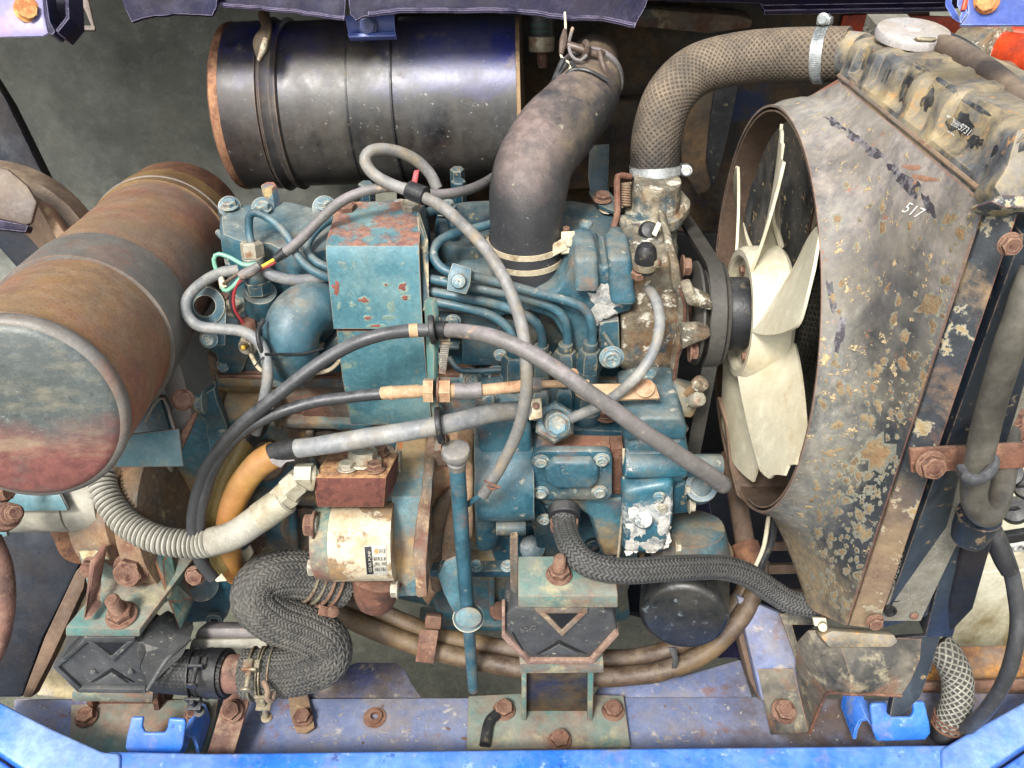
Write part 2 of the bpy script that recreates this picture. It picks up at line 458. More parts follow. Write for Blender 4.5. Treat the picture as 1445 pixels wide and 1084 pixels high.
    b = N('ShaderNodeBump'); b.inputs['Strength'].default_value = 1.0; b.inputs['Distance'].default_value = 0.0012; L.new(h, b.inputs['Height']); L.new(b.outputs[0], bs.inputs['Normal'])
    if alpha:
        bs.inputs['Transmission Weight'].default_value = alpha; bs.inputs['IOR'].default_value = 1.35
    return m

RUST, RUSTD, RUSTO, TAN, PALE = '#7d4a38', '#4c2c24', '#a8602f', '#a8926c', '#c9bda2'
dust = lambda cov=0.5, c='#9d8a6c', up=(0.1, 0.8), sc=18, amt=0.75: (c, sc, cov, 1.6, 0.9, {'up': up, 'amt': amt})
m_teal = M('teal_engine_paint', '#2d5765', '#1f4553', 0.38, layers=[
    ('#6f8f9a', 7, 0.25, 1.5, 0.6, {'amt': 0.35}), ('#8b7a5c', 14, 0.14, 1.0, 0.85, {'amt': 0.55}), dust(0.5, '#9b9484', (0.3, 0.98), 16, 0.5),
    ('#8a5a35', 18, 0.06, 0.8, 0.85, {'amt': 0.7}), ('#b9b3a0', 60, 0.06, 0.4, 0.8, {'amt': 0.8}),
    ('#12262e', 22, 0.14, 1.2, 0.6, {'amt': 0.6})], bump=(260, 0.35), bump2=(60, 0.5), edge=(PALE, 0.8))
m_teal_d = M('dark_teal_paint', '#204857', '#163642', 0.4, layers=[
    ('#7d6c4d', 10, 0.2, 1.4, 0.85, {'amt': 0.55}), dust(0.4, '#8d8878', (0.3, 1.0), 16, 0.5),
    ('#a89468', 70, 0.05, 0.4, 0.8, {'amt': 0.8})], bump=(240, 0.4), bump2=(50, 0.5), edge=('#a89c7e', 0.35))
m_bracket = M('bracket_teal_paint', '#46707a', '#3b626b', 0.34, layers=[
    ('#9cb0a6', 11, 0.22, 1.4, 0.5, {'amt': 0.45}), ('#a79a72', 34, 0.08, 0.5, 0.7, {'amt': 0.6, 'h': 0.2}),
    ('#8f9a80', 40, 0.05, 0.4, 0.7, {'amt': 0.6}),
    ('#70413a', 40, 0.62, 0.7, 0.9, {'up': (0.75, 0.97), 'c2': '#9c6a4c', 'h': 0.6, 'amt': 0.85})], bump=(300, 0.12), edge=('#a37950', 0.7))
m_teal_dirty = M('teal_paint_under_tan_dirt', '#45717d', '#345a66', 0.6, layers=[
    ('#b0915f', 9, 0.36, 0.8, 0.9, {'amt': 0.85}), ('#7c4c34', 15, 0.16, 1.0, 0.9, {'amt': 0.75}), ('#14262e', 10, 0.2, 1.2, 0.5, {'amt': 0.6}),
    dust(0.5, '#9c8b6c', (0.1, 0.9), 20, 0.6)], bump=(200, 0.6), bump2=(45, 0.8), edge=(RUSTO, 0.4))
m_teal_chip = M('teal_paint_with_white_corrosion', '#2f6272', '#24505f', 0.36, layers=[
    ('#8b7a5c', 12, 0.15, 1.3, 0.8, {'amt': 0.5}),
    ('#b9bcb9', 17, 0.23, 0.16, 0.7, {'c2': '#8c8f8c', 'h': 0.9, 'rim': '#7e9299', 'rima': 0.5}), dust(0.4, '#94908a', (0.4, 1.0), 20, 0.5)],
    bump=(300, 0.3), bump2=(80, 0.3), edge=('#b7b8b0', 0.5))
m_teal_rust = M('rusted_teal_steel', '#3d6a66', '#4d7571', 0.6, layers=[
    ('#8f887a', 10, 0.5, 1.2, 0.85, {'amt': 0.6}), ('#6a483d', 9, 0.24, 1.0, 0.9, {'c2': '#84604c', 'h': 0.4}),
    ('#a9a07e', 28, 0.14, 0.6, 0.85, {'amt': 0.7}), dust(0.4, '#9d9686', (0.3, 0.95), 20, 0.5)], bump=(240, 0.5), edge=('#94634a', 0.9))
m_castrust = M('dirty_rusty_casting', '#7d6a58', '#62564b', 0.85, layers=[
    ('#3c5c66', 9, 0.25, 1.0, 0.7, {'amt': 0.6}), ('#947654', 14, 0.3, 1.1, 0.9, {'amt': 0.7}),
    ('#6d4435', 22, 0.2, 0.9, 0.9, {'amt': 0.8}), ('#c0ad86', 50, 0.08, 0.6, 0.9, {'amt': 0.7})], bump=(200, 0.8), bump2=(50, 0.8))
m_rust = M('brown_rusted_steel', '#60402f', '#47302a', 0.85, layers=[('#3a2722', 30, 0.3, 0.8, 0.9, {'amt': 0.7}), 
    ('#7d523f', 16, 0.35, 1.0, 0.9, {'amt': 0.8}), ('#a0785f', 60, 0.12, 0.7, 0.9, {'amt': 0.6}), dust(0.5, '#a28775', (0.2, 0.9), 25, 0.45)], bump=(320, 0.9), bump2=(90, 0.5))
m_rustblock = M('orange_rusted_block', '#653a31', '#744536', 0.8, layers=[
    ('#b98a5c', 20, 0.75, 1.0, 0.85, {'up': (0.4, 0.8), 'c2': '#cdaa7c', 'amt': 0.8}), 
    ('#4d2b27', 120, 0.3, 0.8, 0.9, {'amt': 0.7})], bump=(420, 0.9), edge=('#b98a54', 0.7))
m_rustbolt = M('rusted_bolt', '#5c4035', '#70503f', 0.75, layers=[('#8d7260', 60, 0.3, 0.9, 0.8, {'up': (0, 0.8), 'amt': 0.6}), ('#4c2e26', 90, 0.25, 0.8, 0.9)], bump=(500, 0.7), edge=('#94765f', 0.5))
m_bluebolt = M('teal_painted_bolt', '#3f6b7c', '#6f8286', 0.5, layers=[('#b3ad98', 120, 0.3, 0.8, 0.8, {'amt': 0.8}), ('#8d6a4c', 90, 0.15, 0.8, 0.8)], bump=(500, 0.4), edge=('#c2bda9', 0.6, 0.0008))
m_palebolt = M('pale_dirty_bolt', '#a39c88', '#85837a', 0.5, metal=0.3, layers=[('#8d6a4c', 80, 0.2, 0.8, 0.8)], bump=(500, 0.5), edge=('#cfc8b4', 0.4, 0.0008))
m_zinc = M('bright_clamp_steel', '#c2c6c6', '#989c9c', 0.32, metal=0.75, layers=[('#8b7d66', 50, 0.15, 1.0, 0.7, {'amt': 0.6})], bump=(300, 0.15))
m_zincold = M('dull_clamp_steel', '#8f8770', '#6f6a5c', 0.5, metal=0.4, layers=[('#7a5440', 50, 0.2, 0.9, 0.8)], bump=(400, 0.4))
m_creamclamp = M('cream_painted_clamp', '#b8ac92', '#a09278', 0.6, layers=[('#8d7a5c', 60, 0.2, 0.8, 0.8)], bump=(300, 0.3), edge=('#d8cfb8', 0.5, 0.0008))
m_greyhose = M('grey_weathered_rubber', '#73726f', '#5f5e5d', 0.5, speck=0.3, layers=[('#b0adab', 40, 0.3, 1.4, 0.6, {'up': (0.1, 0.9), 'amt': 0.6}), ('#9a8660', 22, 0.12, 0.9, 0.8, {'amt': 0.6})], bump=(500, 0.25))
m_palehose = M('pale_grey_rubber', '#717476', '#626568', 0.5, speck=0.3, layers=[('#b9b4a6', 30, 0.3, 1.2, 0.6, {'amt': 0.5}), ('#8c7c62', 25, 0.12, 0.9, 0.8, {'amt': 0.6})], bump=(500, 0.25))
m_darkhose = M('dark_grey_cable', '#37383a', '#2b2c2e', 0.40, speck=0.3, layers=[('#76777a', 30, 0.4, 1.4, 0.6, {'up': (0.3, 0.95), 'amt': 0.7})], bump=(500, 0.2))
m_thickhose = M('dusty_black_hose', '#65625f', '#52504e', 0.5, speck=0.5, layers=[('#8c8485', 22, 0.55, 1.2, 0.6, {'up': (0.1, 0.9), 'amt': 0.8}), ('#a8917a', 30, 0.08, 0.4, 0.8, {'sc': (1, 1, 1)})], bump=(400, 0.35))
m_black = M('black_rubber', '#16171a', '#222326', 0.45, layers=[('#5d5c5a', 30, 0.25, 1.3, 0.7, {'up': (0.2, 0.9), 'amt': 0.6}), ('#7a7056', 90, 0.06, 0.6, 0.8, {'amt': 0.6})], bump=(300, 0.3))
m_braid = M('black_braided_rubber', '#343433', '#2b2b2b', 0.55, weave=('chevron', 0.0040, 16, 1.0, '#141516', 0.5), layers=[('#77746c', 30, 0.4, 1.4, 0.8, {'amt': 0.5}), ('#6f6a60', 250, 0.3, 0.8, 0.8, {'amt': 0.5})], bump=(700, 0.6))
m_braid_b = M('dusty_brown_braided_hose', '#5f5548', '#4a4239', 0.7, weave=('lattice', 0.0054, 24, 0, '#28231e', 0.5), layers=[('#8d7c67', 30, 0.5, 1.2, 0.85, {'up': (-0.1, 0.8), 'amt': 0.75}), ('#1f1c1a', 12, 0.85, 1.0, 0.6, {'pos': ('Z', 0.225, 0.18), 'wob': 0.03, 'amt': 0.85})], bump=(700, 0.5))
m_braid_w = M('white_braided_sleeve', '#8d8a7e', '#6d6a60', 0.7, weave=('lattice', 0.0078, 12, 0, '#22211e', 0.9), ascale=20, layers=[('#4b4a45', 260, 0.25, 0.8, 0.8, {'amt': 0.5})], bump=(600, 0.6))
m_elbow = M('dusty_black_elbow', '#2b2c2e', '#37373a', 0.45, speck=0.5, layers=[('#8a7870', 9, 0.72, 1.0, 0.75, {'up': (0.25, 0.8), 'amt': 0.75, 'c2': '#6a5a54'}),
    ('#8f7d5c', 12, 0.3, 0.8, 0.85, {'amt': 0.6, 'pos': ('X', 0.04, 0.085), 'wob': 0.05}), ('#9a937c', 120, 0.03, 0.4, 0.8, {})], bump=(420, 0.35))
m_canister = M('glossy_black_painted_canister', '#121317', '#191a1f', 0.34, spec=0.6, speck=0.5, layers=[
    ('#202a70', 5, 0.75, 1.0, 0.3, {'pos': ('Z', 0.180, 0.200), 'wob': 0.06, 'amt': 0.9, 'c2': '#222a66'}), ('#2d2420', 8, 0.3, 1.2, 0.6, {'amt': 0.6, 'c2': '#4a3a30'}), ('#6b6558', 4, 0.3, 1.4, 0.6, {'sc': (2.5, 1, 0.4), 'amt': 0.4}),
    ('#6e6252', 26, 0.06, 0.7, 0.8, {'c2': '#8a7a66', 'amt': 0.6, 'pos': ('Z', 0.15, 0.2), 'wob': 0.05}), ('#6c6d6c', 12, 0.3, 1.6, 0.6, {'amt': 0.35}), ('#9b9a95', 160, 0.03, 0.4, 0.7, {})],
    bump=(200, 0.1), edge=('#96765c', 0.5))
m_muffler = M('heat_browned_muffler', '#7a5e46', '#6a5040', 0.46, metal=0.0, ascale=5, layers=[
    ('#96795a', 5, 0.36, 1.8, 0.55, {'amt': 0.8, 'c2': '#8d7648'}), ('#7d4032', 6, 0.5, 1.0, 0.7, {'c2': '#9a5a40', 'amt': 0.8}), ('#a38244', 5, 0.2, 1.2, 0.6, {'amt': 0.6}), ('#6d6a67', 5, 0.28, 1.6, 0.5, {'amt': 0.8}),
    ('#b09a80', 60, 0.12, 1.4, 0.7, {'sc': (0.3, 1, 1), 'amt': 0.35}), ('#3b2722', 420, 0.25, 1.2, 0.8, {'amt': 0.35})], bump=(600, 0.25), spec=0.5)
m_muffcap = M('grey_and_maroon_muffler_end', '#4e5453', '#454b4a', 0.42, layers=[
    ('#5e322f', 16, 0.95, 1.0, 0.75, {'pos': ('Z', 0.130, 0.10), 'wob': 0.06, 'c2': '#77463f', 'sc': (0.6, 1, 1.4), 'amt': 0.9}), ('#a3987c', 10, 0.16, 1.0, 0.6, {'amt': 0.6, 'sc': (0.6, 1, 1.6)}),
    ('#bfbfb8', 60, 0.02, 0.35, 0.6, {'sc': (0.4, 1, 1)})], bump=(300, 0.25), spec=0.5)
m_muffrust = M('dark_rusted_shell', '#553628', '#432b22', 0.75, layers=[('#845d40', 60, 0.4, 1.0, 0.8, {'amt': 0.8}), ('#9c7453', 10, 0.2, 1.4, 0.8, {'amt': 0.6})], bump=(420, 0.8))
m_strap = M('grey_brown_strap', '#5a5854', '#5f5850', 0.45, layers=[('#7b4f37', 12, 0.12, 1.0, 0.8, {'amt': 0.8}), ('#8f8a84', 8, 0.3, 1.4, 0.5, {'amt': 0.5})], bump=(350, 0.35), edge=('#8e6b4d', 0.5))
m_blue = M('bright_blue_paint', '#2c6dcb', '#2462c0', 0.3, speck=0.3, layers=[('#86a9dc', 14, 0.45, 1.4, 0.5, {'up': (0.3, 0.95), 'amt': 0.55}), ('#7d8490', 9, 0.2, 1.2, 0.75, {'amt': 0.5}), ('#8f8676', 30, 0.07, 0.8, 0.8, {'amt': 0.6}), ('#bcd0f0', 90, 0.05, 0.5, 0.6, {'amt': 0.6}), ('#123a80', 50, 0.05, 0.4, 0.4, {'amt': 0.7})], bump=(60, 0.25), edge=('#9db9e8', 0.25), spec=0.5)
m_bluepaledust = M('dusty_bright_blue_paint', '#3a74c8', '#3069bd', 0.32, speck=0.3, layers=[('#9db6de', 8, 0.62, 1.2, 0.5, {'up': (0.3, 0.9), 'amt': 0.75}), ('#6f8fc0', 60, 0.2, 0.4, 0.5, {'amt': 0.6}), ('#7d8490', 9, 0.2, 1.2, 0.75, {'amt': 0.4})], bump=(70, 0.6), edge=('#9db9e8', 0.25))
m_bluerail = M('dusty_blue_rail_paint', '#5a6a94', '#50608a', 0.55, layers=[('#8a90a6', 8, 0.6, 1.5, 0.7, {'amt': 0.8}), ('#8e8478', 13, 0.3, 1.1, 0.85, {'amt': 0.7}),
    ('#c3b8a8', 34, 0.08, 0.45, 0.85, {'amt': 0.8}), ('#80563d', 26, 0.06, 0.6, 0.9, {'amt': 0.8}), ('#5a4a3c', 7, 0.42, 0.9, 0.9, {'pos': ('X', 0.16, 0.32), 'wob': 0.08, 'amt': 0.85})], bump=(250, 0.35), edge=('#8f8a90', 0.5))
m_bluedark = M('deep_violet_blue_paint', '#101132', '#0f0e22', 0.55, spec=0.2, layers=[('#241c2a', 10, 0.4, 1.2, 0.6, {'amt': 0.8}), ('#5c5470', 40, 0.12, 0.9, 0.6, {'up': (0.2, 0.9), 'amt': 0.5})], bump=(160, 0.5), edge=('#a49ab5', 0.6))
m_bluemid = M('blue_steel_paint', '#2b4494', '#263b82', 0.35, layers=[('#6f7fb0', 16, 0.3, 1.3, 0.5, {'amt': 0.4})], bump=(200, 0.15), edge=('#95a3cc', 0.5))
m_bluepale = M('faded_blue_bracket_paint', '#4a5f9e', '#5a6899', 0.4, layers=[('#a07c88', 9, 0.3, 1.4, 0.5, {'amt': 0.6})], bump=(200, 0.15), edge=('#a9b4d8', 0.5))
m_orange = M('orange_paint', '#c4431c', '#a8381a', 0.4, layers=[('#7a3020', 14, 0.3, 1.0, 0.6)], bump=(200, 0.2))
m_orangebolt = M('orange_rusted_bolt', '#c07a45', '#a3562f', 0.6, bump=(400, 0.5), layers=[('#d9b06c', 60, 0.3, 1, 0.6)])
m_panel = M('dusty_grey_sheet_metal', '#80837c', '#686c67', 0.62, ascale=5, speck=0.4, layers=[('#85857b', 6, 0.45, 1.5, 0.8, {'amt': 0.6}), ('#8f8c7c', 9, 0.14, 1.4, 0.85, {'amt': 0.4}), ('#b5b0a0', 150, 0.012, 0.3, 0.8), ('#1f2326', 5, 0.25, 1.2, 0.5, {'amt': 0.6})], bump=(200, 0.2))
m_firewall = M('rusty_dark_bulkhead', '#1c1d1f', '#2a211a', 0.7, ascale=8, layers=[('#4f3b22', 9, 0.42, 1.1, 0.9, {'amt': 0.8, 'c2': '#6b5130'}), ('#5a564b', 12, 0.25, 1.0, 0.85, {'amt': 0.6}), ('#1d2a4a', 8, 0.1, 0.7, 0.5, {})], bump=(140, 0.6), bump2=(40, 0.6))
m_shroud = M('chipped_grey_black_shroud', '#26292b', '#34373a', 0.45, ascale=8, layers=[
    ('#9f958c', 5.5, 0.85, 0.9, 0.7, {'pos': ('Z', 0.17, 0.27), 'wob': 0.16, 'ws': 9, 'c2': '#76716f', 'ro': 0.75}),
    ('#989489', 9, 0.55, 0.7, 0.65, {'pos': ('X', 0.305, 0.278), 'wob': 0.04, 'sc': (1, 1, 0.3), 'amt': 0.85, 'c2': '#6f6f6c'}),
    ('#6b6a63', 12, 0.25, 0.9, 0.6, {'amt': 0.6, 'sc': (1, 1, 0.4)}),
    ('#1d1f26', 10, 0.16, 1.0, 0.5, {'amt': 0.6, 'sc': (1, 1, 0.5)}), ('#7f7768', 14, 0.25, 1.1, 0.8, {'amt': 0.6}),
    ('#97805e', 100, 0.07, 0.3, 0.9, {'c2': '#b4a27c', 'h': 0.3, 'det': 4}),
    ('#a2613c', 60, 0.03, 0.35, 0.9, {'sc': (1, 1, 0.6), 'amt': 0.9}),
    ('#94805f', 20, 0.75, 0.8, 0.9, {'pos': ('Z', -0.07, -0.14), 'wob': 0.1, 'c2': '#6f6350', 'amt': 0.75})],
    bump=(260, 0.3), edge=('#8a6050', 0.8, 0.002))
m_shroudflange = M('tan_rusted_flange', '#7b6655', '#6a5648', 0.8, layers=[('#9b8566', 12, 0.4, 1.0, 0.9, {'amt': 0.8}), ('#7b3f34', 9, 0.08, 0.7, 0.9), ('#2c333a', 12, 0.8, 0.6, 0.5, {'pos': ('Z', -0.02, 0.06), 'wob': 0.1, 'amt': 0.95, 'c2': '#3c434a'}),
    ('#a28c62', 30, 0.12, 0.3, 0.9, {'rim': '#b3ad98'})], bump=(300, 0.4), edge=('#8a5c4a', 0.6))
m_tank = M('yellowed_black_tank', '#33353a', '#2b2d32', 0.45, layers=[('#a8946e', 14, 0.42, 0.9, 0.85, {'c2': '#8f8366', 'amt': 0.9}), ('#a8997a', 12, 0.5, 1.0, 0.85, {'up': (0.35, 0.85), 'amt': 0.8}), ('#77797a', 22, 0.3, 0.8, 0.6, {'amt': 0.6}), ('#b98a54', 60, 0.06, 0.5, 0.9, {})], bump=(260, 0.35), edge=('#a3916e', 0.3, 0.002))
m_darkside = M('blue_black_side_plate', '#151b24', '#1c2530', 0.4, layers=[('#5d6e78', 9, 0.22, 1.0, 0.5, {'amt': 0.35, 'sc': (1, 1, 0.3)}), ('#8f7a5c', 60, 0.05, 0.5, 0.9)], bump=(250, 0.2), edge=('#8a7460', 0.5))
m_rbracket = M('black_bracket_with_dust', '#2b2b2a', '#3a3834', 0.6, layers=[('#7d7668', 13, 0.52, 1.0, 0.85, {'amt': 0.75}), ('#a59c80', 40, 0.15, 0.7, 0.85, {'amt': 0.7}), ('#7b553c', 20, 0.14, 0.8, 0.9, {'amt': 0.8})], bump=(200, 0.6), edge=('#94704f', 0.7))
m_core = M('radiator_core_fins', '#77746a', '#5c5a52', 0.6, layers=[('#6a6355', 30, 0.3, 1.0, 0.9, {'amt': 0.7})], bump=(300, 0.5))
m_cream = M('cream_nylon', '#c2bda8', '#b5af9b', 0.42, ascale=7, speck=0.15, layers=[('#b39a6c', 13, 0.16, 1.4, 0.7, {'amt': 0.55}), ('#a7703a', 30, 0.035, 0.9, 0.7, {'amt': 0.6}), ('#b9b195', 5, 0.3, 1.5, 0.5, {'amt': 0.6})], bump=(150, 0.12), bump2=(25, 0.3))
m_alu = M('corroded_cast_alloy', '#716a5a', '#524e45', 0.7, metal=0.1, layers=[('#a9a08a', 22, 0.36, 0.5, 0.85, {'amt': 0.85}), ('#7e5a34', 12, 0.2, 0.8, 0.85, {'amt': 0.8}), ('#2d5364', 13, 0.16, 0.4, 0.5, {'amt': 0.9}), ('#2b2620', 17, 0.16, 0.7, 0.8, {'amt': 0.8}), ('#cfc9b9', 70, 0.16, 0.3, 0.85, {})], bump=(220, 0.8), bump2=(60, 0.8))
m_belt = M('worn_rubber_belt', '#343330', '#3f3d38', 0.6, bump=(300, 0.3), layers=[('#5a554c', 12, 0.3, 1.0, 0.7, {'amt': 0.5})])
m_oilfilter = M('black_oil_filter_paint', '#0f1318', '#151a20', 0.28, spec=0.6, layers=[('#5b5548', 12, 0.25, 1.1, 0.8, {'amt': 0.35, 'up': (-0.2, 0.4)}), ('#7c878f', 90, 0.05, 0.5, 0.6, {'amt': 0.6})], bump=(200, 0.15))
m_brownhose = M('brown_dirty_rubber_hose', '#4a3a2d', '#3d3026', 0.45, layers=[('#8f8071', 30, 0.45, 1.1, 0.75, {'up': (0.2, 0.9), 'amt': 0.6}), ('#7a6440', 12, 0.3, 1.0, 0.7, {'amt': 0.6})], bump=(500, 0.4))
m_yellow = M('amber_plastic_hose', '#95652c', '#8f5f42', 0.32, speck=0.2, layers=[('#b8934a', 10, 0.3, 1.4, 0.4, {'amt': 0.6}), ('#a8805f', 9, 0.4, 1.2, 0.5, {'amt': 0.6, 'up': (-0.2, 0.6)})], bump=(200, 0.12))
m_olive = M('olive_plastic_hose', '#7b6a3c', '#6b5c36', 0.4, layers=[('#a08a50', 10, 0.3, 1.4, 0.5, {'amt': 0.6})], bump=(300, 0.2))
m_conduit = M('pale_grey_conduit', '#98958a', '#8a877b', 0.55, speck=0.3, layers=[('#6f6654', 14, 0.25, 1.2, 0.8, {'amt': 0.6}), ('#b8b3a2', 30, 0.3, 1.2, 0.7, {'amt': 0.5})], bump=(400, 0.3))
m_fitting = M('dull_zinc_fitting', '#a8a38f', '#938e7c', 0.5, metal=0.2, layers=[('#8a7656', 40, 0.2, 0.9, 0.8, {'amt': 0.6})], bump=(400, 0.4), edge=('#cbc5ae', 0.4, 0.0008))
m_pumpalu = M('corroded_cream_pump_body', '#bdb29a', '#a89c84', 0.6, layers=[('#6b5b4c', 22, 0.24, 0.35, 0.85, {'c2': '#8d7250', 'h': 0.4}), ('#a58458', 15, 0.25, 1.0, 0.8, {'amt': 0.7})], bump=(260, 0.5))
m_pink = M('pink_brown_primer', '#64493f', '#553f38', 0.8, layers=[('#3a2a26', 30, 0.3, 0.8, 0.9, {'amt': 0.6}), ('#94695a', 14, 0.4, 1.0, 0.85, {'amt': 0.7}), ('#a9927a', 30, 0.15, 0.8, 0.9, {'amt': 0.6})], bump=(260, 0.6), bump2=(50, 0.6))
m_beigelever = M('tan_dusted_lever', '#a58a6c', '#96795c', 0.7, layers=[('#8a5334', 30, 0.2, 0.8, 0.9, {'amt': 0.7}), ('#c9a886', 20, 0.3, 1.2, 0.8, {'amt': 0.6})], bump=(350, 0.4), edge=('#d6b996', 0.4))
m_mountrubber = M('moulded_mount_rubber', '#2d2f31', '#3a3b3c', 0.62, layers=[('#5c5d5c', 12, 0.45, 1.3, 0.7, {'amt': 0.6}), ('#9a9686', 110, 0.05, 0.5, 0.8)], bump=(350, 0.4), edge=('#6e6e6a', 0.3))
m_green = M('green_wire', '#6c9f86', '#5f917a', 0.5, bump=(300, 0.1))
m_redw = M('red_wire', '#8a2a2e', '#6f2024', 0.5, bump=(300, 0.1))
m_yelw = M('yellow_wire', '#c9b93a', '#b5a52f', 0.5, bump=(300, 0.1))
m_white = M('white_lettering', '#d9d9d4', '#c9c9c4', 0.6, speck=0, bump=(300, 0.1))
m_greenprint = M('green_print', '#1f6a55', '#1a5a48', 0.5, bump=(300, 0.1))
m_label = M('silver_label_plate', '#a9a69a', '#96948a', 0.4, metal=0.2, layers=[('#6b5b4c', 60, 0.12, 0.5, 0.8)], bump=(300, 0.1))
m_print_and_gap = M('black_print_and_gap_shade', '#0c0d0e', '#101112', 0.6, speck=0, bump=(300, 0.1))  # also blackens the sheet that stands in for shade behind the engine
m_concrete = M('grey_green_concrete_ground', '#5c5d50', '#4b4d42', 0.9, ascale=8, layers=[('#7b776a', 10, 0.3, 1.3, 0.9, {'amt': 0.6})], bump=(60, 0.8))
m_foam = M('yellowed_foam_mass', '#b5a683', '#a69774', 0.8, layers=[('#8a8fa8', 8, 0.25, 0.5, 0.7, {'amt': 0.6})], bump=(70, 2.0), bump2=(25, 2.5))
m_battery = M('stained_white_battery_case', '#b5b09a', '#a8a288', 0.4, ascale=9, layers=[('#7b6636', 9, 0.3, 0.7, 0.6, {'sc': (1, 1, 0.5), 'amt': 0.8}), ('#d0cdc0', 8, 0.3, 1.4, 0.4, {'amt': 0.5})], bump=(120, 0.2))
m_battop = M('oily_battery_top', '#c9c9c4', '#a5a5a2', 0.3, layers=[('#2b2b29', 28, 0.2, 0.4, 0.3, {}), ('#8d8a80', 14, 0.3, 1.0, 0.5, {'amt': 0.6})], bump=(120, 0.3))
m_tray = M('orange_rusted_tray', '#6b4a36', '#54402f', 0.75, layers=[('#b9822f', 14, 0.35, 0.7, 0.8, {'c2': '#8a5a28'}), ('#8b8478', 12, 0.2, 1.0, 0.8, {'amt': 0.6})], bump=(200, 0.7))
m_duct = M('brown_dusty_duct', '#54453a', '#463a32', 0.5, layers=[('#8d7d68', 12, 0.3, 1.2, 0.7, {'up': (0.2, 0.9), 'amt': 0.8})], bump=(260, 0.3))
m_brownsheet = M('brown_dusty_shroud_inside', '#5a483a', '#4b3c31', 0.8, layers=[('#7b6450', 10, 0.3, 1.2, 0.9, {'amt': 0.6})], bump=(220, 0.4), edge=('#8f7a66', 0.5))
m_navy = M('navy_paint', '#0a0f1a', '#0e141f', 0.6, spec=0.25, layers=[('#232c38', 10, 0.2, 1.3, 0.5, {'amt': 0.6}), ('#33291f', 9, 0.25, 1.2, 0.8, {'amt': 0.6})], bump=(200, 0.2), edge=('#4a5666', 0.4))
m_clearhose = M('cloudy_grey_drain_hose', '#2e2c29', '#383530', 0.35, layers=[('#6e6a60', 12, 0.35, 1.3, 0.5, {'amt': 0.7})], bump=(200, 0.2))
m_beige = M('beige_plastic', '#c9bfa4', '#b5ab90', 0.5, bump=(200, 0.2), edge=('#e0d8c2', 0.4))

# print that lies on a surface: the letters are laid on the real surface points
from mathutils.bvhtree import BVHTree
def bvh(obj):
    off = OFF[obj]; me = obj.data
    return BVHTree.FromPolygons([v.co + off for v in me.vertices], [tuple(p.vertices) for p in me.polygons])
def decal(s, px, py, h, mat, parent, tree, ang=0, wid=1.0, shear=0, name='lettering', poly=None, lift=0.0004):
    if poly is None:
        c = bpy.data.curves.new(name, 'FONT'); c.body = s; c.size = h / 0.7; c.resolution_u = 2
        t = bpy.data.objects.new('tmp', c); COL.objects.link(t); bpy.context.view_layer.update()
        me = bpy.data.meshes.new_from_object(t.evaluated_get(bpy.context.evaluated_depsgraph_get()))
        bpy.data.objects.remove(t); bpy.data.curves.remove(c)
    else:
        bm = bmesh.new(); bm.faces.new([bm.verts.new((a, -b, 0)) for a, b in poly]); bmesh.ops.triangulate(bm, faces=bm.faces[:])
        bmesh.ops.subdivide_edges(bm, edges=bm.edges[:], cuts=4, use_grid_fill=True)
        me = bpy.data.meshes.new(name); bm.to_mesh(me); bm.free()
    ca, sa = math.cos(rad(ang)), math.sin(rad(ang)); off = OFF[parent]
    for v in me.vertices:
        x, y = (v.co.x * wid + v.co.y * shear, -v.co.y)
        qx, qy = (px + x * ca - y * sa, py + x * sa + y * ca) if poly is None else (v.co.x, -v.co.y)
        r = ray(qx, qy).normalized(); loc, nrm, idx, dist = tree.ray_cast(CAM, r)
        if loc is None: loc = CAM + r
        v.co = loc - r * lift - off
    me.materials.clear(); me.materials.append(mat)
    ob = bpy.data.objects.new(name, me); COL.objects.link(ob); ob.parent = parent; OFF[ob] = off; return ob
def flake(cx, cy, rx, ry, mat, parent, tree, seed=0, lift=0.0008, name='corrosion_patch'):
    pts = []
    for i in range(40):
        a = 2 * math.pi * i / 40; k = 0.72 + 0.55 * mnoise.noise(Vector((math.cos(a) * 1.6 + seed, math.sin(a) * 1.6, seed * 3.1))) + 0.28 * mnoise.noise(Vector((math.cos(a) * 5 + seed, math.sin(a) * 5, seed)))
        pts.append((cx + rx * k * math.cos(a), cy + ry * k * math.sin(a)))
    return decal('', 0, 0, 0, mat, parent, tree, name=name, poly=pts, lift=lift)

def splats(lst, mat, parent, tree, name, lift=0.0005, n=18):
    """many ragged flakes of one kind as one part: (cx, cy, rx, ry, angle, seed)"""
    V = []; F = []; off = OFF[parent]
    for cx, cy, rx, ry, an, sd in lst:
        ca, sa = math.cos(an), math.sin(an); base = len(V); ok = True; ring_ = []
        for lay in (0.0, 0.55, 1.0):
            for i in range(n if lay else 1):
                a = 2 * math.pi * i / n
                k = lay * (0.78 + 0.5 * mnoise.noise(Vector((math.cos(a) * 1.4 + sd, math.sin(a) * 1.4, sd * 2.7))) + 0.35 * mnoise.noise(Vector((math.cos(a) * 4 + sd, math.sin(a) * 4, sd))))
                x, y = rx * k * math.cos(a), ry * k * math.sin(a)
                r = ray(cx + x * ca - y * sa, cy + x * sa + y * ca).normalized(); loc = tree.ray_cast(CAM, r)[0]
                if loc is None: ok = False; break
                ring_.append(loc - r * (lift if lay < 1 else lift * 0.3) - off)
            if not ok: break
        if not ok or len(ring_) != 2 * n + 1 or max((p - ring_[0]).length for p in ring_) > 0.06: continue
        V += ring_
        for i in range(n):
            j = (i + 1) % n
            F.append((base, base + 1 + i, base + 1 + j)); F.append((base + 1 + i, base + 1 + n + i, base + 1 + n + j, base + 1 + j))
    g = (np.array([v[:] for v in V]) + np.array(off[:])[None], F, None)
    return part(name, g, mat, parent, kind='stuff')

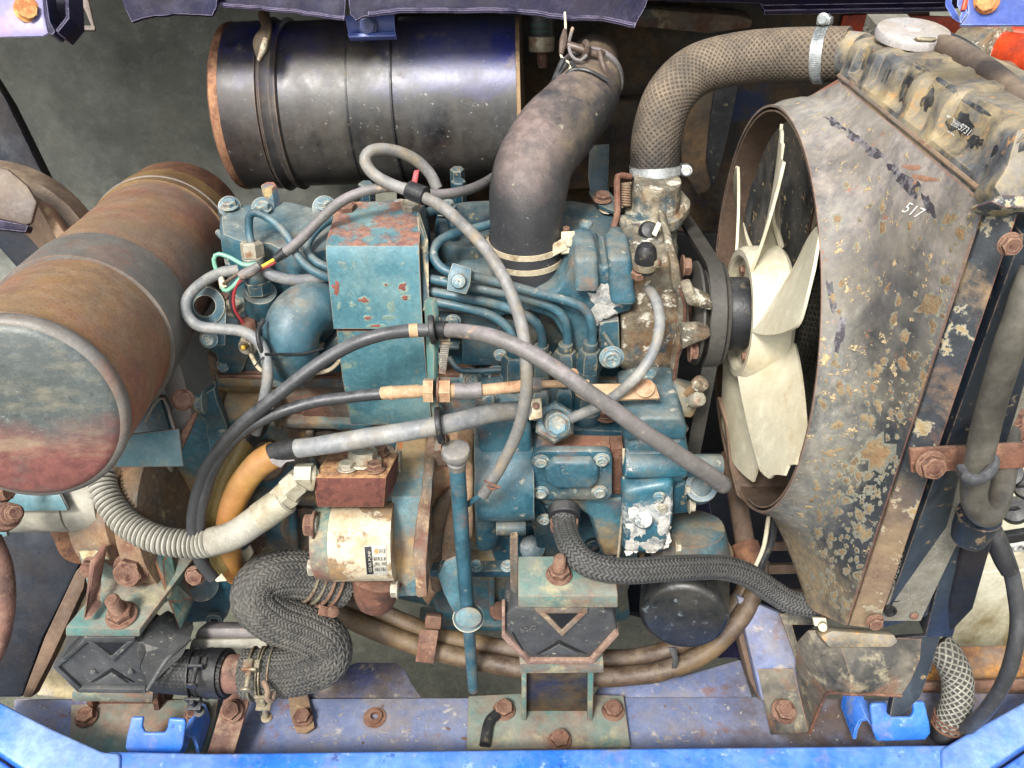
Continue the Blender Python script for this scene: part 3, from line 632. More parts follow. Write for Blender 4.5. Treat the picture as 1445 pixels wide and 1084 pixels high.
# woven relief for braided hoses (radial displacement in metres)
def braid_lattice(pitch, cols, amp):
    def f(S, G, L):
        a = 2 * np.pi * (S / pitch); b = 2 * np.pi * cols * G
        return amp * (np.maximum(np.abs(np.sin((a + b) / 2)), np.abs(np.sin((a - b) / 2))) - 0.5) * 2
    return f
def braid_chevron(pitch, cols, amp, slant=1.0):
    def f(S, G, L):
        t = (G * cols) % 1.0; tri = np.abs(t * 2 - 1)
        h = np.abs(np.sin(np.pi * (S / pitch + slant * tri)))
        edge = np.minimum(np.abs(((G * cols * 2) % 1.0) - 0.0), 1 - ((G * cols * 2) % 1.0))
        return amp * (h ** 0.7 * np.clip(edge * 5, 0.35, 1) - 0.4) * 1.6
    return f
def corrug(pitch, amp, upto=None):
    def f(S, G, L):
        h = amp * np.sign(np.sin(2 * np.pi * S / pitch)) * np.abs(np.sin(2 * np.pi * S / pitch)) ** 0.5
        if upto is not None: h = np.where(S < upto, h, h * 0.12)
        return h
    return f
# ================================================================== SETTING
g = (np.array([(-15, -15, -0.95), (15, -15, -0.95), (15, 15, -0.95), (-15, 15, -0.95)], float), [(0, 1, 2, 3)], None)
struct('ground', g, m_concrete)
# inner sheet metal behind the engine
def wall(name, poly, y, t, mat, label, cat, **k):
    return single(name, yprism(poly, y, t, 0.001, 1), mat, label, cat, **k)
g = sheet([[Y(-160 + 30 * i, 10 * j * 10 - 120, 0.62 + 0.012 * math.sin(i * 0.5) + 0.01 * math.cos(j + i * 0.3)) for i in range(24)] for j in range(12)], 0.003)
w = single('inner_side_panel', [g], m_panel, 'dusty grey sheet metal panel behind the muffler and the black canister', 'panel')
# bulkhead behind the intake elbow and the top hose
bh = thing('bulkhead', 'rusty dark bulkhead sheet behind the black intake elbow and the thick top hose', 'bulkhead', Y(900, 420, 0.56))
part('plate', sheet([[Y(560 + 30 * i, -60 + 46 * j, 0.56 + 0.01 * mnoise.noise(Vector((i * .4, j * .5, 0)))) for i in range(26)] for j in range(13)], 0.004), m_firewall, bh)
part('stiffener', yprism([(760, 5), (905, 12), (1040, 22), (1062, 28), (1060, 40), (1000, 48), (880, 36), (760, 20)], 0.50, 0.03), m_castrust, bh)
part('gusset', yprism([(975, 120), (1010, 108), (1040, 110), (1036, 150), (1020, 190), (1012, 240), (1000, 270), (985, 276), (962, 240), (960, 165)], 0.44, 0.012), m_firewall, bh)
part('flap', yprism([(1010, 118), (1044, 112), (1032, 170), (1018, 230), (1006, 268), (996, 230), (1002, 170)], 0.42, 0.006, 0.001), m_black, bh)
part('ledge', yprism([(800, 148), (940, 140), (950, 150), (950, 262), (800, 268)], 0.52, 0.02), m_firewall, bh)
# dark channel on the left behind the muffler
single('dark_pillar', dprism([(-20, 95), (8, 140), (62, 250), (120, 330), (150, 400), (60, 420), (-20, 330)], 1.12, 0.03, 0.004), m_navy, 'dark navy blue pillar leaning past the left edge behind the muffler', 'pillar')
dk = thing('curved_duct', 'brown dusty curved duct at the far left above the muffler', 'duct', D(30, 300, 0.95))
def arc_rows(cx, cy, r0, r1, d0, d1, a0, a1, n=20):
    return [[D(cx + r * math.cos(rad(a0 + (a1 - a0) * i / n)), cy + r * 0.95 * math.sin(rad(a0 + (a1 - a0) * i / n)), d) for i in range(n + 1)] for r, d in ((r0, d0), ((r0 + r1) / 2, (d0 + d1) / 2 - 0.012), (r1, d1))]
part('rim', sheet(arc_rows(-25, 400, 150, 185, 0.98, 1.02, -95, 10), 0.004), m_duct, dk)
part('inner_wall', sheet(arc_rows(-25, 400, 95, 150, 1.10, 0.985, -95, 10), 0.004), m_brownsheet, dk)
part('cover', dprism([(-20, 232), (10, 238), (38, 262), (52, 285), (44, 315), (36, 318), (-20, 305)], 0.93, 0.006, 0.002), m_duct, dk)
part('lip', dprism([(-20, 306), (40, 318), (36, 328), (-20, 322)], 0.926, 0.012, 0.002), m_bluedark, dk)
part('leg', dprism([(50, 285), (62, 284), (102, 345), (92, 362)], 0.96, 0.02, 0.002), m_castrust, dk)
# left lower dark channel with hoses
ch = thing('dark_channel', 'dark blue channel beam running down the left side beneath the grey cross tube', 'beam', D(60, 900, 1.12))
part('web', dprism([(-60, 730), (150, 742), (110, 800), (60, 900), (30, 985), (-60, 985)], 1.16, 0.03, 0.004), m_navy, ch)
part('flange', dprism([(124, 790), (118, 830), (72, 930), (44, 985), (30, 985), (62, 900), (106, 806)], 1.13, 0.02, 0.003), m_brownsheet, ch)
part('hump', [cyl(D(95, 700, 1.22), D(120, 762, 1.08), 0.035, 0.03)], m_muffrust, ch)
g = dprism([(112, 836), (150, 800), (185, 800), (200, 990), (40, 986), (70, 920)], 1.30, 0.05, 0.01, 3)
single('foam_insulation', [subd(g, 5, 0.008, 30)], m_foam, 'lumpy cream insulation showing behind the left engine mount', 'insulation')

# ---- chassis rail
m_deckdirt = M('brown_dirty_blue_steel', '#5c5f70', '#6a5f58', 0.75, layers=[('#3a4a80', 12, 0.25, 0.8, 0.6, {'amt': 0.7}), ('#a89c8c', 60, 0.1, 0.5, 0.9), ('#3a332c', 14, 0.25, 0.9, 0.9, {'amt': 0.7})], bump=(200, 0.6))
rl = thing('frame_rail', 'dusty blue horizontal rail that both engine mounts are bolted to', 'rail', Z(700, 1060, -0.42))
part('web', zprism([(22, 987), (560, 985), (1080, 983), (1345, 990), (1345, 1100), (-10, 1100)], -0.42, 0.012, 0.002), m_bluerail, rl)
part('rear_flange', zprism([(430, 984), (460, 950), (505, 934), (558, 935), (573, 945), (580, 962), (595, 984)], -0.424, 0.012, 0.002), m_deckdirt, rl)
part('rear_flange', zprism([(835, 984), (850, 962), (960, 955), (1045, 930), (1062, 984)], -0.424, 0.012, 0.002), m_bluerail, rl)
part('rear_wall', yprism([(20, 990), (1345, 990), (1330, 1090), (20, 1090)], -0.098, 0.004, 0.001), m_bluerail, rl)
c = Z(529, 1013, -0.42)
part('weld_nut', [ring(c, EZ, 0.0095, 0.0048, 0.005, 20), ring(c, EZ, 0.014, 0.008, 0.0015, 20)], m_rust, rl)
part('cross_member', dprism([(1040, 840), (1108, 868), (1150, 960), (1150, 990), (1075, 990)], 1.10, 0.02, 0.003), m_bluerail, rl)
part('cross_member_side', dprism([(1030, 850), (1044, 850), (1082, 985), (1072, 990), (1058, 960)], 1.12, 0.03, 0.003), m_brownsheet, rl)
part('brace', dprism([(1100, 866), (1150, 866), (1150, 882), (1118, 882), (1132, 930), (1125, 935)], 1.09, 0.004, 0.001), m_rbracket, rl)

# ---- bright blue outer panel along the bottom
bp = thing('body_sill_panel', 'bright blue glossy body edge running along the bottom of the frame', 'body panel', Z(720, 1084, -0.37))
part('sill', zprism([(150, 1059), (300, 1062), (700, 1057), (1180, 1052), (1345, 1050), (1350, 1130), (150, 1130)], -0.345, 0.05, 0.004, 3), m_blue, bp)
part('corner', zprism([(-40, 970), (0, 990), (70, 1026), (145, 1060), (170, 1062), (170, 1130), (60, 1100), (30, 1082), (0, 1062), (-40, 1035)], -0.341, 0.05, 0.004, 3), m_blue, bp)
part('corner', zprism([(1328, 1056), (1372, 1030), (1445, 990), (1490, 960), (1490, 1020), (1445, 1052), (1400, 1082), (1370, 1110), (1330, 1120)], -0.341, 0.05, 0.004, 3), m_blue, bp)
part('lower_edge', zprism([(-40, 1045), (0, 1072), (40, 1100), (-40, 1120)], -0.352, 0.05, 0.004, 3), m_blue, bp)
part('lower_edge', zprism([(1400, 1092), (1445, 1062), (1490, 1030), (1490, 1130), (1400, 1130)], -0.352, 0.05, 0.004, 3), m_blue, bp)
def hook(px, py, s, mir, label):
    t = thing('latch_hook', label, 'hook', Z(px, py + 45, -0.345), 'blue hooks on the body edge')
    def q(pts, d): return [(px + mir * a * s, py + b * s) for a, b in pts]
    part('fork', dprism(q([(-43, 0), (-26, 0), (-28, 14), (-24, 22), (4, 22), (8, 14), (10, 1), (32, 3), (34, 8), (30, 40), (24, 56), (-44, 54), (-52, 44), (-50, 30)], 0), 1.035, 0.006, 0.0025, 3, Vector((0, -0.9, 0.6))), m_blue, t)
    pts = [D(px + mir * a * s, py + b * s, d) for a, b, d in ((22, 50, 1.045), (30, 44, 1.047), (33, 34, 1.05), (38, 26, 1.056), (46, 27, 1.06), (52, 40, 1.062), (54, 52, 1.064))]
    rows = [pts, [p + Vector((-mir * 0.0, 0.045, -0.006)) for p in pts]]
    part('curl', sheet(rows, 0.004), m_blue, t)
    return t
hook(228, 1013, 1.0, 1, 'bright blue forked latch hook in front of the left rubber mount')
hook(1262, 991, 1.0, -1, 'bright blue forked latch hook in front of the radiator foot')

# ---- upper edge: torn violet sheet, brackets
rg = thing('torn_top_sheet', 'torn dark violet sheet edge hanging over the black canister', 'sheet metal', D(540, 5, 0.98))
part('deck', box((0.0, 0.66, 0.315), (2.4, 0.72, 0.006)), m_bluedark, rg)  # out of view, added overhead to shade the canister and back panel
random.seed(3)
def ragged(pts, j=2.0, k=5):
    out = []
    for (a, b), (c_, d_) in zip(pts[:-1], pts[1:]):
        for i in range(k):
            t = i / k; out.append((a + (c_ - a) * t, b + (d_ - b) * t + random.uniform(-j, j)))
    return out + [pts[-1]]
low = [(312, 8), (352, 11), (420, 18), (486, 27)]
part('strip', dprism([(300, -60), (492, -60)] + ragged(low, 1.2)[::-1] + [(305, 2)], 0.985, 0.004, 0.001), m_bluedark, rg)
part('lip', sweep([D(a, b - 1, 0.983) for a, b in ragged(low, 0.8)], 0.0026, 8), m_bluedark, rg)
low = [(494, 20), (502, 28), (520, 22), (572, 15), (700, 16), (742, 18), (800, 26), (850, 27), (896, 37), (912, 6)]
part('strip', dprism([(486, -60), (930, -60)] + ragged(low, 1.0)[::-1], 0.98, 0.004, 0.001), m_bluedark, rg)
part('lip', sweep([D(a, b - 1, 0.978) for a, b in ragged(low[2:-1], 0.8)], 0.003, 8), m_bluedark, rg)
low = [(172, 4), (185, 31), (210, 24), (252, 20), (300, 22), (306, 8)]
part('tab', dprism([(168, -60), (312, -60)] + ragged(low, 1.0)[::-1], 0.97, 0.006, 0.002), m_bluedark, rg)
single('dark_beam', [yprism([(905, -60), (1460, -60), (1460, 6), (1340, 14), (1085, 20), (1075, 6), (912, 2)], 0.36, 0.05, 0.003), yprism([(1078, 14), (1345, 10), (1345, 17), (1078, 22)], 0.345, 0.03, 0.002)], m_bluedark, 'dark beam crossing the top right above the radiator cap', 'beam')
lb = thing('top_left_bracket', 'faded blue channel bracket with an orange bolt in the top left corner', 'bracket', D(40, 30, 0.80))
part('face', dprism([(-30, -30), (58, -30), (62, 20), (70, 46), (60, 51), (-30, 53)], 0.80, 0.004, 0.002), m_bluepale, lb)
part('channel', [dprism([(56, -30), (62, -30), (70, 30), (78, 44), (74, 50), (66, 46), (60, 20)], 0.795, 0.02, 0.002), dprism([(60, -30), (92, -30), (97, 25), (92, 32), (80, 46), (68, 40)], 0.83, 0.006, 0.002), dprism([(90, -30), (95, -30), (98, 26), (80, 48), (76, 44), (92, 24)], 0.80, 0.03, 0.002)], m_bluedark, lb)
bolt(lb, D(38, 14, 0.798), CAM - D(38, 14, 0.8) + Vector((0.1, 0, 0.1)), 0.0076, m_orangebolt)
single('slotted_strap', [dprism([(92, -10), (122, -10), (133, 37), (134, 42), (88, 42), (96, 33), (128, 36), (118, 12), (98, 12), (94, 20)], 0.93, 0.004, 0.001), dprism([(88, 33), (134, 36), (134, 43), (84, 43)], 0.925, 0.004, 0.001)], m_duct, 'pale dusty strap edge beside the top left blue bracket', 'strap')
rb = thing('top_right_bracket', 'clean blue channel bracket with a brass coloured bolt in the top right corner', 'bracket', D(1400, 10, 0.62))
part('face', dprism([(1362, -30), (1480, -30), (1480, 36), (1354, 36), (1366, 18)], 0.62, 0.004, 0.002), m_bluemid, rb)
part('curl', [sheet([[D(1362 + 4 * 0, -30, 0.617 + k), D(1360, 6, 0.617 + k), D(1366, 18, 0.615 + k), D(1356, 33, 0.616 + k), D(1344, 26, 0.622 + k), D(1334, 8, 0.63 + k), D(1335, -30, 0.63 + k)] for k in (0, 0.02)], 0.004)], m_bluemid, rb)
part('orange_strip', dprism([(1366, -20), (1372, -20), (1364, 14), (1357, 14)], 0.614, 0.003, 0.001), m_orange, rb)
bolt(rb, D(1392, 2, 0.617), CAM - D(1392, 2, 0.617), 0.0058, m_orangebolt)
og = thing('orange_cylinder', 'orange painted pipe with a grey collar behind the radiator cap at the right', 'pipe', D(1410, 70, 1.0))
part('tube', cyl(D(1408, 74, 1.0), D(1520, 92, 0.92), 0.022), m_orange, og)
part('collar', [cyl(D(1350, 66, 1.03), D(1412, 75, 1.0), 0.021, 0.026), cyl(D(1405, 74, 1.003), D(1413, 75, 0.999), 0.028)], m_alu, og)
part('arm', cyl(D(1360, 45, 1.1), D(1500, 60, 1.05), 0.018), m_orange, og)
part('lug', yprism([(1380, 95), (1445, 100), (1460, 140), (1400, 120)], 0.2, 0.03, 0.004), m_castrust, og)
single('red_side_sheet', yprism([(1190, 22), (1240, 20), (1400, 26), (1400, 130), (1290, 60), (1180, 60)], 0.55, 0.004), m_orange, 'dark red sheet visible in the gap behind the radiator cap', 'sheet metal')
# ================================================================== MUFFLER
A0 = D(30, 582, 0.72); A1 = D(258, 314, 1.16); ax = (A1 - A0); ML = ax.length; axn = ax.normalized(); MR = 0.0790
mu = thing('muffler', 'big rust browned cylindrical muffler with a grey end cap at the left', 'muffler', A0 + ax * 0.4 - EZ * 0.09)
prof = [(-0.0, MR - 0.007), (0.002, MR - 0.003), (0.006, MR - 0.0005), (0.010, MR + 0.001)]
dent = lambda t, gg: 0.0010 * mnoise.noise(Vector((t * 14, math.cos(gg) * 1.6, math.sin(gg) * 1.6)))
m = 40
pr = prof + [(0.012 + (ML * 0.80 - 0.012) * i / m, MR) for i in range(m + 1)]
part('shell', lathe(pr, A0, ax, 64, disp=dent), m_muffler, mu)
part('rim', lathe([(-0.001, MR - 0.004), (0.001, MR - 0.0005), (0.004, MR + 0.0012), (0.010, MR + 0.0013), (0.012, MR)], A0, ax, 64), m_strap, mu)
part('end_cap', lathe([(-0.0035, 0.0001), (-0.0045, MR * 0.5), (-0.0045, MR - 0.010), (-0.0025, MR - 0.0055), (0.001, MR - 0.003), (0.005, MR - 0.004)], A0, ax, 64), m_muffcap, mu)
part('rear_band', lathe([(ML * 0.79, MR), (ML * 0.79, MR + 0.0022), (ML * 0.885, MR + 0.0022), (ML * 0.885, MR - 0.003)], A0, ax, 64), M('ochre_browned_band', '#7d6440', '#6c5438', 0.5, layers=[('#5c4436', 8, 0.4, 1.4, 0.7, {}), ('#94794a', 10, 0.3, 1.4, 0.5, {'amt': 0.7})], bump=(300, 0.3), edge=('#a08a70', 0.5)), mu)
part('rear_shell', lathe([(ML * 0.88, MR - 0.001), (ML * 0.99, MR - 0.001), (ML, MR - 0.004), (ML, 0.001)], A0, ax, 64), m_muffrust, mu)
part('seam_wire', lathe([(ML * 0.815, MR + 0.001), (ML * 0.817, MR + 0.0036), (ML * 0.821, MR + 0.0036), (ML * 0.823, MR + 0.001)], A0, ax, 64), m_strap, mu)
sb = part('front_strap', lathe([(ML * 0.27, MR), (ML * 0.27, MR + 0.0032), (ML * 0.40, MR + 0.0032), (ML * 0.40, MR)], A0, ax, 64), m_strap, mu)
# strap tail running down to the blue bracket
part('strap_tail', [dprism([(206, 472), (240, 478), (258, 530), (272, 588), (264, 602), (250, 616), (240, 572)], 0.885, 0.003, 0.001)], m_strap, mu)
part('strap_foot', [sheet([[D(a, b, 0.872) for a, b in q_] for q_ in ([(203, 596), (214, 574), (224, 562), (232, 562), (238, 574), (250, 614)],)] + [[D(a, b, 0.90) for a, b in ((205, 590), (216, 570), (226, 557), (234, 557), (241, 570), (254, 608))]], 0.002)], m_strap, mu)
part('gusset', dprism([(252, 616), (274, 580), (279, 583), (262, 622), (254, 640)], 0.88, 0.004, 0.001), m_rust, mu)
bolt(mu, D(258, 564, 0.855), CAM - D(258, 564, 0.855) + Vector((-0.1, 0, -.1)), 0.0073, m_rustbolt)
part('bracket', dprism([(165, 615), (252, 605), (258, 655), (260, 659), (160, 660), (176, 634)], 0.875, 0.004, 0.002, nrm=Vector((0, -0.8, 0.45))), m_bracket, mu)
part('bracket_web', dprism([(188, 590), (225, 560), (240, 610), (252, 618), (180, 622)], 0.93, 0.01, 0.002), m_teal_d, mu)
# cross tube below the muffler end
xt = thing('cross_tube', 'pale grey cross tube with a blue plate beneath the muffler end', 'tube', D(100, 715, 1.0))
part('tube', [cyl(D(-40, 708, 0.99), D(104, 706, 0.99), 0.0335), cyl(D(104, 706, 0.99), D(150, 704, 0.992), 0.0345)], m_conduit, xt)
part('plate', dprism([(-20, 668), (76, 682), (96, 718), (94, 721), (20, 722), (-20, 722)], 0.945, 0.004, 0.001), m_bracket, xt)
part('stay', dprism([(76, 683), (80, 683), (99, 718), (95, 721)], 0.944, 0.003, 0.001), m_black, xt)
bt = thing('rusty_bolt_stack', 'rusty bolt with thick washers at the left edge below the muffler', 'bolt', D(12, 725, 0.9))
part('washer', [cyl(D(5, 732, 0.905), D(10, 728, 0.89), 0.0135), cyl(D(10, 728, 0.89), D(16, 725, 0.88), 0.0105)], m_rustbolt, bt)
bolt(bt, D(20, 724, 0.878), D(30, 722, 0.86) - D(20, 724, 0.88), 0.0062, m_rustbolt)
bolt(bt, D(4, 694, 0.9), Vector((0.9, -0.2, 0.3)), 0.008, m_rustbolt)
part('plate', dprism([(-20, 745), (8, 745), (10, 757), (-20, 762)], 0.93, 0.006, 0.001), m_bracket, bt)

# ================================================================== AIR CLEANER
B0 = D(332, 152, 1.165); B1 = D(738, 138, 1.15); bx = (B1 - B0); BL = bx.length; BR = 0.100
ac = thing('air_cleaner', 'large glossy black air cleaner canister lying behind the engine', 'air cleaner', (B0 + B1) / 2 - EZ * BR)
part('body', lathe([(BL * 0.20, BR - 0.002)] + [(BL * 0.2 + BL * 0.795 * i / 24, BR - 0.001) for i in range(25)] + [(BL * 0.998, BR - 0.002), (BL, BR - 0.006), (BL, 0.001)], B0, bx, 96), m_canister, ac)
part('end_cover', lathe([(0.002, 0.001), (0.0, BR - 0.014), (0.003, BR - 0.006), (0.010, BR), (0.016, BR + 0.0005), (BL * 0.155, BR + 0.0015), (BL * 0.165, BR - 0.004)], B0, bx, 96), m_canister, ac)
part('end_rim', lathe([(-0.001, BR - 0.006), (0.0025, BR - 0.0005), (0.006, BR + 0.0008), (0.010, BR + 0.0012), (0.0125, BR + 0.0004)], B0, bx, 96), M('flaking_rust_rim', '#8d6249', '#6b4636', 0.8, layers=[('#b08462', 60, 0.4, 0.9, 0.9)], bump=(300, 0.8)), ac)
part('clamp_band', lathe([(BL * 0.158, BR - 0.004), (BL * 0.163, BR + 0.003), (BL * 0.172, BR + 0.0045), (BL * 0.180, BR + 0.002), (BL * 0.20, BR - 0.0002), (BL * 0.214, BR + 0.003), (BL * 0.222, BR + 0.0035), (BL * 0.228, BR - 0.001)], B0, bx, 96), m_canister, ac)
part('mounting_strap', lathe([(BL * 0.445, BR - 0.001), (BL * 0.445, BR + 0.0018), (BL * 0.592, BR + 0.0018), (BL * 0.592, BR - 0.001)], B0, bx, 96), m_canister, ac)
part('strap_edge', [lathe([(BL * q, BR), (BL * q, BR + 0.0026), (BL * (q + .006), BR + 0.0026), (BL * (q + .006), BR)], B0, bx, 96) for q in (0.445, 0.586)], m_black, ac)
part('right_rim', lathe([(BL * 0.985, BR - 0.001), (BL * 0.987, BR + 0.001), (BL * 0.998, BR + 0.001), (BL * 1.0, BR - 0.001)], B0, bx, 96), M('tan_rim', '#8d7455', '#5b4a3a', 0.7, bump=(300, 0.4)), ac)
lv = part('latch_lever', [sweep([D(372, 20, 1.035), D(376, 40, 1.03), D(369, 62, 1.03), D(366, 88, 1.035)], 0, 10, radii=[0.007, 0.006, 0.0095, 0.002]), sweep([D(378, 28, 1.03), D(380, 45, 1.026), D(374, 62, 1.026)], 0.0025, 8)], m_firewall, ac)
part('latch_tip', sweep([D(375, 55, 1.022), D(371, 70, 1.02), D(365, 85, 1.023)], 0, 10, radii=[0.003, 0.004, 0.002]), m_palebolt, ac)
hp = part('hanger', dprism([(486, 22), (556, 20), (558, 49), (492, 51)], 1.03, 0.003, 0.001, nrm=Vector((0, -1, 0.3))), m_bluemid, ac)
part('hanger_lip', dprism([(490, 47), (558, 45), (559, 51), (492, 53)], 1.022, 0.012, 0.001), m_bluemid, ac)
bolt(ac, D(519, 37, 1.024), Vector((0, -1, 0.35)), 0.0075, M('dark_blue_bolt', '#1d2148', '#2b3566', 0.4, edge=('#8090c0', .6, .0008)), 'flange')
# little canister with print
sc_ = thing('switch_canister', 'small black canister with green print hanging beside the intake elbow', 'canister', D(764, 72, 1.06))
part('body', cyl(D(764, -20, 1.05), D(764, 52, 1.075), 0.0150), m_black, sc_)
part('collar', cyl(D(764, 51, 1.073), D(764, 73, 1.08), 0.0155, 0.0148), m_zincold, sc_)
part('stem', cyl(D(764, 72, 1.08), D(766, 95, 1.09), 0.006), m_rust, sc_)
n_ = Vector((0, -1, 0.35)).normalized()
_t = bvh(sc_.children[0])
for s_, qx, py_, sz in (('503', 766, 28, 5), ('400-5921', 749, 38, 5), ('MADE IN JAPAN', 749, 46, 3)): decal(s_, qx, py_, sz, m_greenprint, sc_, _t, 0, 0.9)

# ================================================================== INTAKE ELBOW
ie = thing('intake_elbow', 'fat dusty black rubber intake elbow rising from the manifold', 'intake hose', D(742, 395, 0.93))
pts = [D(834, 104, 1.0), D(830, 126, 0.98), D(814, 152, 0.955), D(784, 186, 0.925), D(757, 226, 0.908), D(745, 274, 0.905), D(742, 332, 0.925), D(742, 397, 0.955)]
part('hose', sweep(pts, 0, 48, radii=[0.030, 0.0345, 0.0375, 0.0385, 0.0385, 0.0375, 0.0365, 0.0375], step=0.003, disp=lambda S, G, L: 0.0006 * np.sin(S * 90) * np.sin(G * 12)), m_elbow, ie)
def band_on(pts3, i0, r, w_, mat, parent, name='clamp', t=0.0016, n=48):
    """flat band round a path at point i0 -> i0+1 (fraction)"""
    p, a = pts3
    return part(name, lathe_closed([(-w_ / 2, r), (-w_ / 2, r + t), (w_ / 2, r + t), (w_ / 2, r)], p, a, n), mat, parent)
a_ = (pts[7] - pts[6]).normalized()
pc = D(742, 352, 0.937)
# cream wire clamp: two bands joined
for k_ in (-0.0095, 0.0065):
    band_on((pc + a_ * k_, a_), 0, 0.0376, 0.006, m_creamclamp, ie, 'clamp_band', 0.0022)
part('clamp_ear', [dprism([(792, 327), (811, 326), (812, 357), (792, 358)], 0.905, 0.010, 0.0006), dprism([(780, 344), (800, 333), (800, 352), (780, 362)], 0.903, 0.004, 0.0004)], m_creamclamp, ie)
bolt(ie, D(803, 342, 0.903), Vector((0.3, -1, 0.5)), 0.0045, m_creamclamp, 'screw')
bolt(ie, D(799, 325, 0.908), EZ, 0.003, m_rustbolt, 'nut')
# upper clamp: dark band with bar
a2 = (pts[1] - pts[0]).normalized()
band_on((D(832, 113, 0.99), a2), 0, 0.0338, 0.008, m_thickhose, ie, 'upper_clamp', 0.0025)
part('stub_pipe', cyl(D(834, 108, 0.998), D(838, 84, 1.06), 0.0285), m_duct, ie)
part('clamp_bar', [cyl(D(800, 63, 0.950), D(846, 78, 0.950), 0.0042), sweep([D(824, 82, 0.950), D(830, 66, 0.940), D(826, 60, 0.945)], 0.0035, 8), sweep([D(860, 110, 0.950), D(852, 96, 0.943), D(846, 74, 0.945), D(852, 76, 0.950)], 0.003, 8)], m_duct, ie)
wb = thing('tangled_wires', 'thin cream and black wires tangled at the top of the intake elbow', 'wires', D(795, 90, 0.945))
part('wire', sweep([D(797, 18, 0.965), D(798, 42, 0.955), D(794, 60, 0.950), D(792, 80, 0.950), D(806, 92, 0.945), D(800, 104, 0.940), D(812, 96, 0.937)], 0.0013, 8), m_beige, wb)
part('sheath', sweep([D(797, 42, 0.954), D(795, 58, 0.948), D(792, 76, 0.948)], 0, 8, radii=[0.002, 0.0042, 0.0025]), m_duct, wb)
part('wire', sweep([D(808, 40, 0.965), D(803, 60, 0.950), D(806, 78, 0.945), D(818, 86, 0.940), D(828, 78, 0.940)], 0.0018, 8), m_thickhose, wb)
part('black_wire', [sweep([D(800, 90, 0.945), D(788, 108, 0.940), D(776, 122, 0.940), D(776, 135, 0.935), D(790, 120, 0.933), D(806, 100, 0.935), D(830, 100, 0.930), D(858, 115, 0.933)], 0.0022, 8),
    sweep([D(806, 88, 0.943), D(814, 104, 0.933), D(800, 122, 0.930), D(784, 132, 0.930), D(778, 120, 0.933)], 0.0022, 8), sweep([D(795, 84, 0.947), D(786, 104, 0.943), D(778, 126, 0.935)], 0.003, 8)], m_black, wb)
part('knot', [sweep([D(793 + 6 * math.sin(i * 1.9), 98 + i * 4, 0.966 + 0.003 * math.cos(i * 2.3)) for i in range(10)], 0.0016, 8)], m_thickhose, wb)

# ================================================================== TOP HOSE
th_ = thing('top_radiator_hose', 'thick brown dusty braided hose arching to the radiator top', 'hose', D(925, 270, 0.97))
hp_ = [D(1196, 77, 0.90), D(1150, 77, 0.915), D(1095, 78, 0.935), D(1035, 84, 0.95), D(982, 100, 0.955), D(946, 135, 0.955), D(928, 185, 0.96), D(924, 235, 0.97), D(924, 272, 0.98)]
part('hose', sweep(hp_, 0.0252, 144, step=0.00085, disp=braid_lattice(0.0054, 24, 0.0008)), m_braid_b, th_)
def worm_clamp(parent, p, a, r, w_, screw_dir, mat, name='clamp', teeth=True, side=None):
    c_ = lathe_closed([(-w_ / 2, r), (-w_ / 2, r + 0.0012), (w_ / 2, r + 0.0012), (w_ / 2, r)], p, a, 48)
    gs = [c_]
    a = Vector(a).normalized(); s = Vector(screw_dir); s = (s - a * s.dot(a)).normalized(); tdir = a.cross(s)
    if teeth:
        for i in range(-16, 17):
            an = i * 0.075
            dd = s * math.cos(an) + tdir * math.sin(an)
            # shallow ridges on the half that faces the screw
            tt = (tdir * math.cos(an) - s * math.sin(an))
            M3 = Matrix((dd, tt, a)).transposed()
            gs.append(box(p + dd * (r + 0.0014), (0.0008, 0.0008, w_ * 0.7), M3))
    o = part(name, gs, mat, parent)
    q = side if side is not None else s
    q = Vector(q); q = (q - a * q.dot(a)).normalized(); tt = a.cross(q)
    M3 = Matrix((q, tt, a)).transposed()
    part('screw_housing', [box(p + q * (r + 0.005), (0.007, 0.014, w_ * 1.15), M3, 0.0012), cyl(p + q * (r + 0.007) - tt * 0.011, p + q * (r + 0.007) + tt * 0.009, 0.0038, n=14)], mat, o)
    hd = bolt(o, p + q * (r + 0.007) + tt * 0.008, tt, 0.0042, mat, 'bolt', 'screw_head')
    return o
worm_clamp(th_, D(1160, 77, 0.912), hp_[0] - hp_[1], 0.0262, 0.0115, Vector((0.2, -1, 0.2)), m_zinc, side=Vector((0, 0.25, 1)))
worm_clamp(th_, D(925, 240, 0.972), hp_[8] - hp_[7], 0.0262, 0.010, Vector((-0.2, -1, 0.4)), m_zinc, side=Vector((1, -0.25, 0.1)))

# ================================================================== RADIATOR
C0 = Vector((0.251, 0.05, 0.055)); RR = 0.203
ra = thing('radiator', 'upright radiator with a chipped grey shroud and a yellowed ribbed tank', 'radiator', Vector((C0.x + 0.12, C0.y, -0.22)))
NS = 96
def rp(x, r, k):
    a = 2 * math.pi * k / NS            # 0 = up, 90deg = near (-y)
    return Vector((x, C0.y - math.sin(a) * r, C0.z + math.cos(a) * r))
P1 = D(1391, 287, 0.600); P2 = D(1196, 882, 0.905); P0 = D(1182, 112, 0.845)
Pb = P0 + (P2 - P1) * 0.98
Pm = D(1143, 858, 0.965)
corner = [(P0, 315), (P1, 45), (P2, 135), (Pb, 225)]
def outer(k):
    a = (360.0 * k / NS) % 360
    # walk the quad P0(-45) -> P1(45) -> P2(135) -> Pb(225)
    q = [(-45, P0), (45, P1), (135, P2), (156, Pm), (225, Pb), (315, P0)]
    if a >= 315: a -= 360
    for (a0, A), (a1, B) in zip(q[:-1], q[1:]):
        if a0 <= a <= a1:
            t = (a - a0) / (a1 - a0); t = 0.5 + math.tan(rad((t - 0.5) * 90)) / 2
            return A.lerp(B, t)
rows = []
lipx = C0.x
